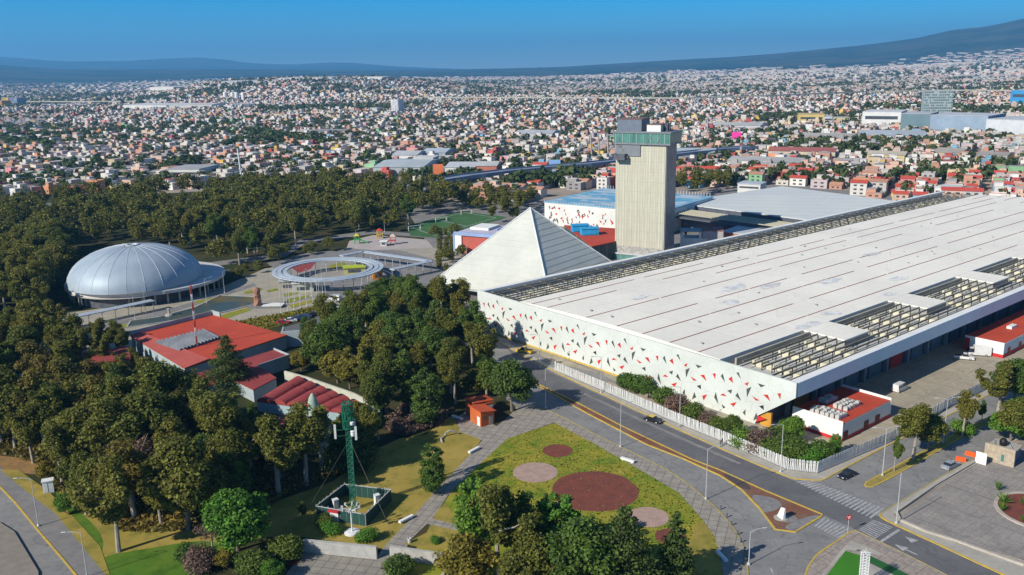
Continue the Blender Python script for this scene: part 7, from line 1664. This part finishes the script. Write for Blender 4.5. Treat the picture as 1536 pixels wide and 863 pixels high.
for p, q in (((0, 0, .1), (-1.2, -1.6, .25)), ((-1.2, -1.6, .25), (-1.4, -3.4, .2))): mb.tube(p, q, .25, .25, 8)
solo('curved_sculpture', mb, concrete, 'low curved grey bench like sculpture on the upper dry lawn', 'sculpture', c, .3)
# truss mast seen from above at the bottom edge
c = g(1294, 880); o = thing('truss_mast', 'pale square truss mast rising at the bottom edge over the green wedge', 'mast', c)
mb = MB(); mh = 6.2; s_ = .5
for x, y in ((-s_, -s_), (s_, -s_), (s_, s_), (-s_, s_)): mb.tube((x, y, 0), (x, y, mh), .07, n=5)
for k in range(12):
    z0, z1 = mh*k/12, mh*(k+1)/12
    for a, b_ in (((-s_, -s_), (s_, -s_)), ((s_, -s_), (s_, s_)), ((s_, s_), (-s_, s_)), ((-s_, s_), (-s_, -s_))): mb.tube((*a, z0), (*b_, z1), .04, n=3); mb.tube((*a, z1), (*b_, z1), .04, n=3)
mb.build('truss', metal_w, o); mb = MB(); mb.tube((-.9, 0, mh), (.9, 0, mh), .06, n=4); mb.tube((0, -.9, mh), (0, .9, mh), .06, n=4); mb.tube((0, 0, mh), (0, 0, mh+.9), .04, n=4); mb.build('head', metal_w, o)
# vehicles
PAINTS = {}
def paint(n, c): 
    if n not in PAINTS: PAINTS[n] = mat('paint_'+n, c, tuple(x*.9 for x in c), 1, 0.28, fine=0.03, spec=0.6)
    return PAINTS[n]
def car(px, py, ang, kind, col, label, cabin=None, group='cars and vans'):
    c = g(px, py); o = thing({'van': 'van', 'pickup': 'pickup_truck', 'box': 'box_truck'}.get(kind, 'car'), label, {'van': 'van', 'pickup': 'pickup truck', 'box': 'truck'}.get(kind, 'car'), (c[0], c[1], .056), R(ang), group)
    P = {'sedan': (4.5, 1.75, [(-2.25, .45), (-2.2, .85), (-1.6, .95), (1.0, .92), (2.1, .75), (2.25, .45)], [(-1.55, .94), (-1.05, 1.42), (.35, 1.44), (1.05, .93)]),
         'van': (5.2, 2.0, [(-2.6, .4), (-2.6, 1.3), (1.5, 1.25), (2.35, .95), (2.6, .45)], [(-2.55, 1.3), (-2.4, 2.15), (.9, 2.15), (1.6, 1.25)]),
         'pickup': (5.3, 1.9, [(-2.65, .45), (-2.65, 1.05), (1.1, 1.05), (2.4, .92), (2.65, .45)], [(-.5, 1.05), (-.3, 1.75), (.7, 1.75), (1.3, 1.05)]),
         'box': (6.4, 2.1, [(-3.2, .6), (-3.2, .9), (1.4, .9), (1.4, 1.0), (3.0, 1.0), (3.2, .5)], [(1.45, 1.0), (1.5, 2.2), (2.5, 2.2), (3.0, 1.0)])}[kind]
    Ln, Wd, body, cab = P; Wd2 = Wd/2
    def extr(prof, w, zb=None, tp=1.0):
        m_ = MB(); n_ = len(prof); vs = [(x, -w*(tp if i in (1, 2) and tp < 1 else 1), z) for i, (x, z) in enumerate(prof)]+[(x, w*(tp if i in (1, 2) and tp < 1 else 1), z) for i, (x, z) in enumerate(prof)]
        m_.add(vs, [tuple(range(n_)), tuple(range(2*n_-1, n_-1, -1))]+[(i, n_+i, n_+(i+1) % n_, (i+1) % n_) for i in range(n_)]); return m_
    pb = paint(col[0], col[1]); extr([(-Ln/2, .28)]+body+[(Ln/2, .28)], Wd2).build('body', pb, o)
    extr(cab, Wd2-.06, tp=.82).build('windows', car_glass, o)
    zt = cab[1][1]; m_ = MB(); m_.box((cab[1][0]+cab[2][0])/2, 0, zt-.02, zt+.06, abs(cab[2][0]-cab[1][0]), (Wd2-.06)*2*.84); m_.build('roof', paint(*(cabin or col)), o)
    for x in (-Ln*.31, Ln*.3):
        for y in (-Wd2+.1, Wd2-.1):
            m_ = MB(); m_.tube((x, y-.11, .33), (x, y+.11, .33), .33, n=14); wh_ = m_.build('wheel', rubber, o); m_ = MB(); m_.tube((x, y-.125, .33), (x, y+.125, .33), .19, n=10); m_.build('rim', metal_l, wh_)
    for y in (-Wd2+.3, Wd2-.3):
        m_ = MB(); m_.box(Ln/2+.01, y, .6, .75, .06, .35); m_.build('headlight', metal_w, o)
        m_ = MB(); m_.box(-Ln/2-.01, y, .62, .8, .06, .3); m_.build('tail_light', red_paint, o)
    if kind == 'box': m_ = MB(); m_.bb(-3.2, 1.25, -1.08, 1.08, .92, 2.9); m_.build('cargo_box', paint('white', (.68, .68, .68)), o)
    if kind == 'van' : m_ = MB(); m_.bb(-2.55, -.4, -Wd2*.86, Wd2*.86, 1.3, 2.12); m_.build('side_panel', pb, o)
    if kind == 'pickup': m_ = MB(); m_.bb(-2.5, -.65, -.78, .78, 1.06, 1.1); m_.build('bed', rubber, o)
    return o
BK, WT, SV, YL, RD, BL = ('black', (.012, .012, .016)), ('white', (.68, .68, .68)), ('silver_blue', (.28, .33, .37)), ('yellow', (.65, .42, .02)), ('red', (.5, .015, .02)), ('navy', (.02, .05, .2))
car(980, 633, -42, 'sedan', BK, 'black taxi with yellow roof driving on the avenue by the fence', YL)
car(1270, 716, 215, 'sedan', BK, 'black saloon car waiting on the side street just before the crossing')
car(1425, 702, 35, 'sedan', SV, 'silver blue car parked at the kerb near the orange barriers')
car(787, 529, 150, 'pickup', YL, 'yellow service truck parked beside the left end of the white facade', None)
car(1350, 586, 38, 'van', WT, 'white van parked in the loading yard behind the annex')
car(1446, 539, -25, 'pickup', WT, 'small white pickup truck in front of the white cargo box in the yard')
car(1467, 533, 165, 'box', WT, 'white box truck parked beside the long red roofed building')
car(424, 486, 15, 'sedan', RD, 'red car at the left end of the parking strip row')
car(436, 483, 15, 'sedan', WT, 'white car second in the parking strip row')
car(447, 480, 15, 'sedan', BL, 'navy car third in the parking strip row')
car(457, 477.5, 15, 'sedan', BL, 'navy car fourth in the parking strip row')
car(471, 474, 15, 'sedan', BK, 'black car fifth in the parking strip row')
car(484, 471, 15, 'sedan', BL, 'blue car sixth in the parking strip row')
car(505, 470, 70, 'van', WT, 'white van at the right end of the parking strip')
car(502, 451, 160, 'van', WT, 'white van on the lane below the ring pergola')
car(514, 455, 160, 'sedan', BK, 'black car behind the white van below the ring pergola')
car(487, 505, 20, 'sedan', SV, 'silver car half hidden by trees below the parking strip')
for k, (bx, by, cl) in enumerate([(246, 302, RD), (262, 300, RD), (290, 301, BL), (314, 301, RD), (330, 300, RD), (276, 303, BK)]):
    car(bx, by, 5, 'van', cl, '%s van parked in the yard inside the wood, %s from the left' % (cl[0], NUM[k]), None, 'vans in the yard inside the wood')
# playground pieces
def slide(px, py, c1, c2, lb, ang):
    c = g(px, py); o = thing('play_slide', lb, 'slide', c, ang); mb = MB()
    for x, y in ((-1.2, -1.2), (1.2, -1.2), (1.2, 1.2), (-1.2, 1.2)): mb.tube((x, y, 0), (x, y, 4.2), .15, n=6)
    mb.bb(-1.3, 1.3, -1.3, 1.3, 2, 2.2); mb.build('tower', mat('pl'+lb[:6], c1, None, 1, .6), o)
    mb = MB(); mb.box(0, 0, 4.2, 5.4, 3, 3, 0, 0, .1); mb.build('roof', mat('pr'+lb[:6], c2, None, 1, .6), o)
    mb = MB(); mb.add([(1.3, -.5, 2.2), (1.3, .5, 2.2), (5.5, .5, .2), (5.5, -.5, .2), (1.3, -.5, 2.6), (1.3, .5, 2.6), (5.5, .5, .6), (5.5, -.5, .6)], [(0, 3, 2, 1), (0, 1, 5, 4), (0, 4, 7, 3), (1, 2, 6, 5)]); mb.build('chute', mat('pl'+lb[:6], c1), o)
slide(536, 366, (.03, .4, .08), (.6, .5, .03), 'green play slide tower with yellow roof at the left of the playground', 0)
slide(570, 358, (.6, .4, .02), (.6, .06, .03), 'yellow play tower with red roof at the back of the playground', 2)
slide(590, 367, (.6, .06, .06), (.7, .5, .4), 'red play slide at the right of the playground', 3.3)
for k, (bx, by, an) in enumerate([(622, 346, .5), (662, 333, .5), (700, 322, .5)]):
    c = g(bx, by); mb = MB()
    for p, q in (((-3.5, 0, .1), (-3.5, 0, 2.6)), ((3.5, 0, .1), (3.5, 0, 2.6)), ((-3.5, 0, 2.6), (3.5, 0, 2.6)), ((-3.5, 0, 2.6), (-3.5, 2, .1)), ((3.5, 0, 2.6), (3.5, 2, .1))): mb.tube(p, q, .12, n=6)
    solo('football_goal', mb, white_wall, 'white football goal on the green pitch, %s' % ('front one', 'middle one', 'back one')[k], 'goal', c, an, 'football goals on the pitch')
# pedestrian by the fence: one continuous skinned figure
def person(px, py, label, top, face=0.0):
    c = g(px, py); me = bpy.data.meshes.new('person')
    J = [((0, 0, .95), .15), ((0, 0, 1.25), .15), ((0, 0, 1.42), .13), ((0, 0, 1.52), .06), ((0, .01, 1.66), .105), ((0, 0, 1.74), .085), ((.1, 0, .9), .1), ((.12, .12, .5), .065), ((.12, .05, .09), .045), ((.12, .2, .05), .045), ((-.1, 0, .9), .1), ((-.12, -.05, .5), .065), ((-.12, -.25, .12), .045), ((-.12, -.1, .05), .045), ((.2, 0, 1.4), .06), ((.25, -.06, 1.12), .045), ((.26, .05, .88), .035), ((.26, .1, .8), .03), ((-.2, 0, 1.4), .06), ((-.25, .1, 1.13), .045), ((-.24, .22, .92), .035), ((-.24, .28, .86), .03)]
    E_ = [(0, 1), (1, 2), (2, 3), (3, 4), (4, 5), (0, 6), (6, 7), (7, 8), (8, 9), (0, 10), (10, 11), (11, 12), (12, 13), (2, 14), (14, 15), (15, 16), (16, 17), (2, 18), (18, 19), (19, 20), (20, 21)]
    me.from_pydata([j[0] for j in J], E_, []); o = bpy.data.objects.new('person', me); COL.objects.link(o)
    md = o.modifiers.new('skin', 'SKIN'); sv = me.skin_vertices[0].data
    for i, j in enumerate(J): sv[i].radius = (j[1], j[1])
    sv[0].use_root = True; o.modifiers.new('sub', 'SUBSURF').levels = 1; o.modifiers['sub'].render_levels = 1
    m, t, b = newmat('clothes_'+str(px)); z = N(t, 'ShaderNodeSeparateXYZ'); t.links.new(N(t, 'ShaderNodeTexCoord').outputs['Object'], z.inputs[0])
    rp = N(t, 'ShaderNodeValToRGB'); rp.color_ramp.interpolation = 'CONSTANT'; t.links.new(mul(t, z.outputs[2], .5), rp.inputs[0])
    rp.color_ramp.elements[0].color = (.02, .02, .03, 1); rp.color_ramp.elements[1].position = .48; rp.color_ramp.elements[1].color = (*top, 1)
    e_ = rp.color_ramp.elements.new(.75); e_.color = (.35, .2, .14, 1); e_ = rp.color_ramp.elements.new(.85); e_.color = (.02, .015, .01, 1)
    t.links.new(rp.outputs[0], b.inputs['Base Color']); me.materials.append(m)
    o.location = (c[0], c[1], .12); o.rotation_euler = (0, 0, face); return tag(o, label, 'person')
person(1083, 668, 'person in dark clothes walking on the pavement beside the white fence', (.03, .03, .04), R(50))
person(1080.5, 671, 'second person in a grey top walking just beside the dark clothed one', (.12, .12, .13), R(50))

# ------------------------------------------------------------------ haze: one even box of air round everything
hz = MB(); hz.bb(-26000, 26000, -900, 30000, -60, 960)
m = bpy.data.materials.new('haze'); m.use_nodes = True; t = m.node_tree; t.nodes.clear(); MATS['haze'] = m
ou = t.nodes.new('ShaderNodeOutputMaterial'); pvv = t.nodes.new('ShaderNodeVolumePrincipled')
pvv.inputs['Color'].default_value = (0.17, 0.54, 1.0, 1); pvv.inputs['Density'].default_value = 8.0e-5; pvv.inputs['Anisotropy'].default_value = 0.1
t.links.new(pvv.outputs[0], ou.inputs['Volume'])
ho = hz.build('haze', m); tag(ho, kind='stuff', label='thin blue air over the whole city', cat='haze')
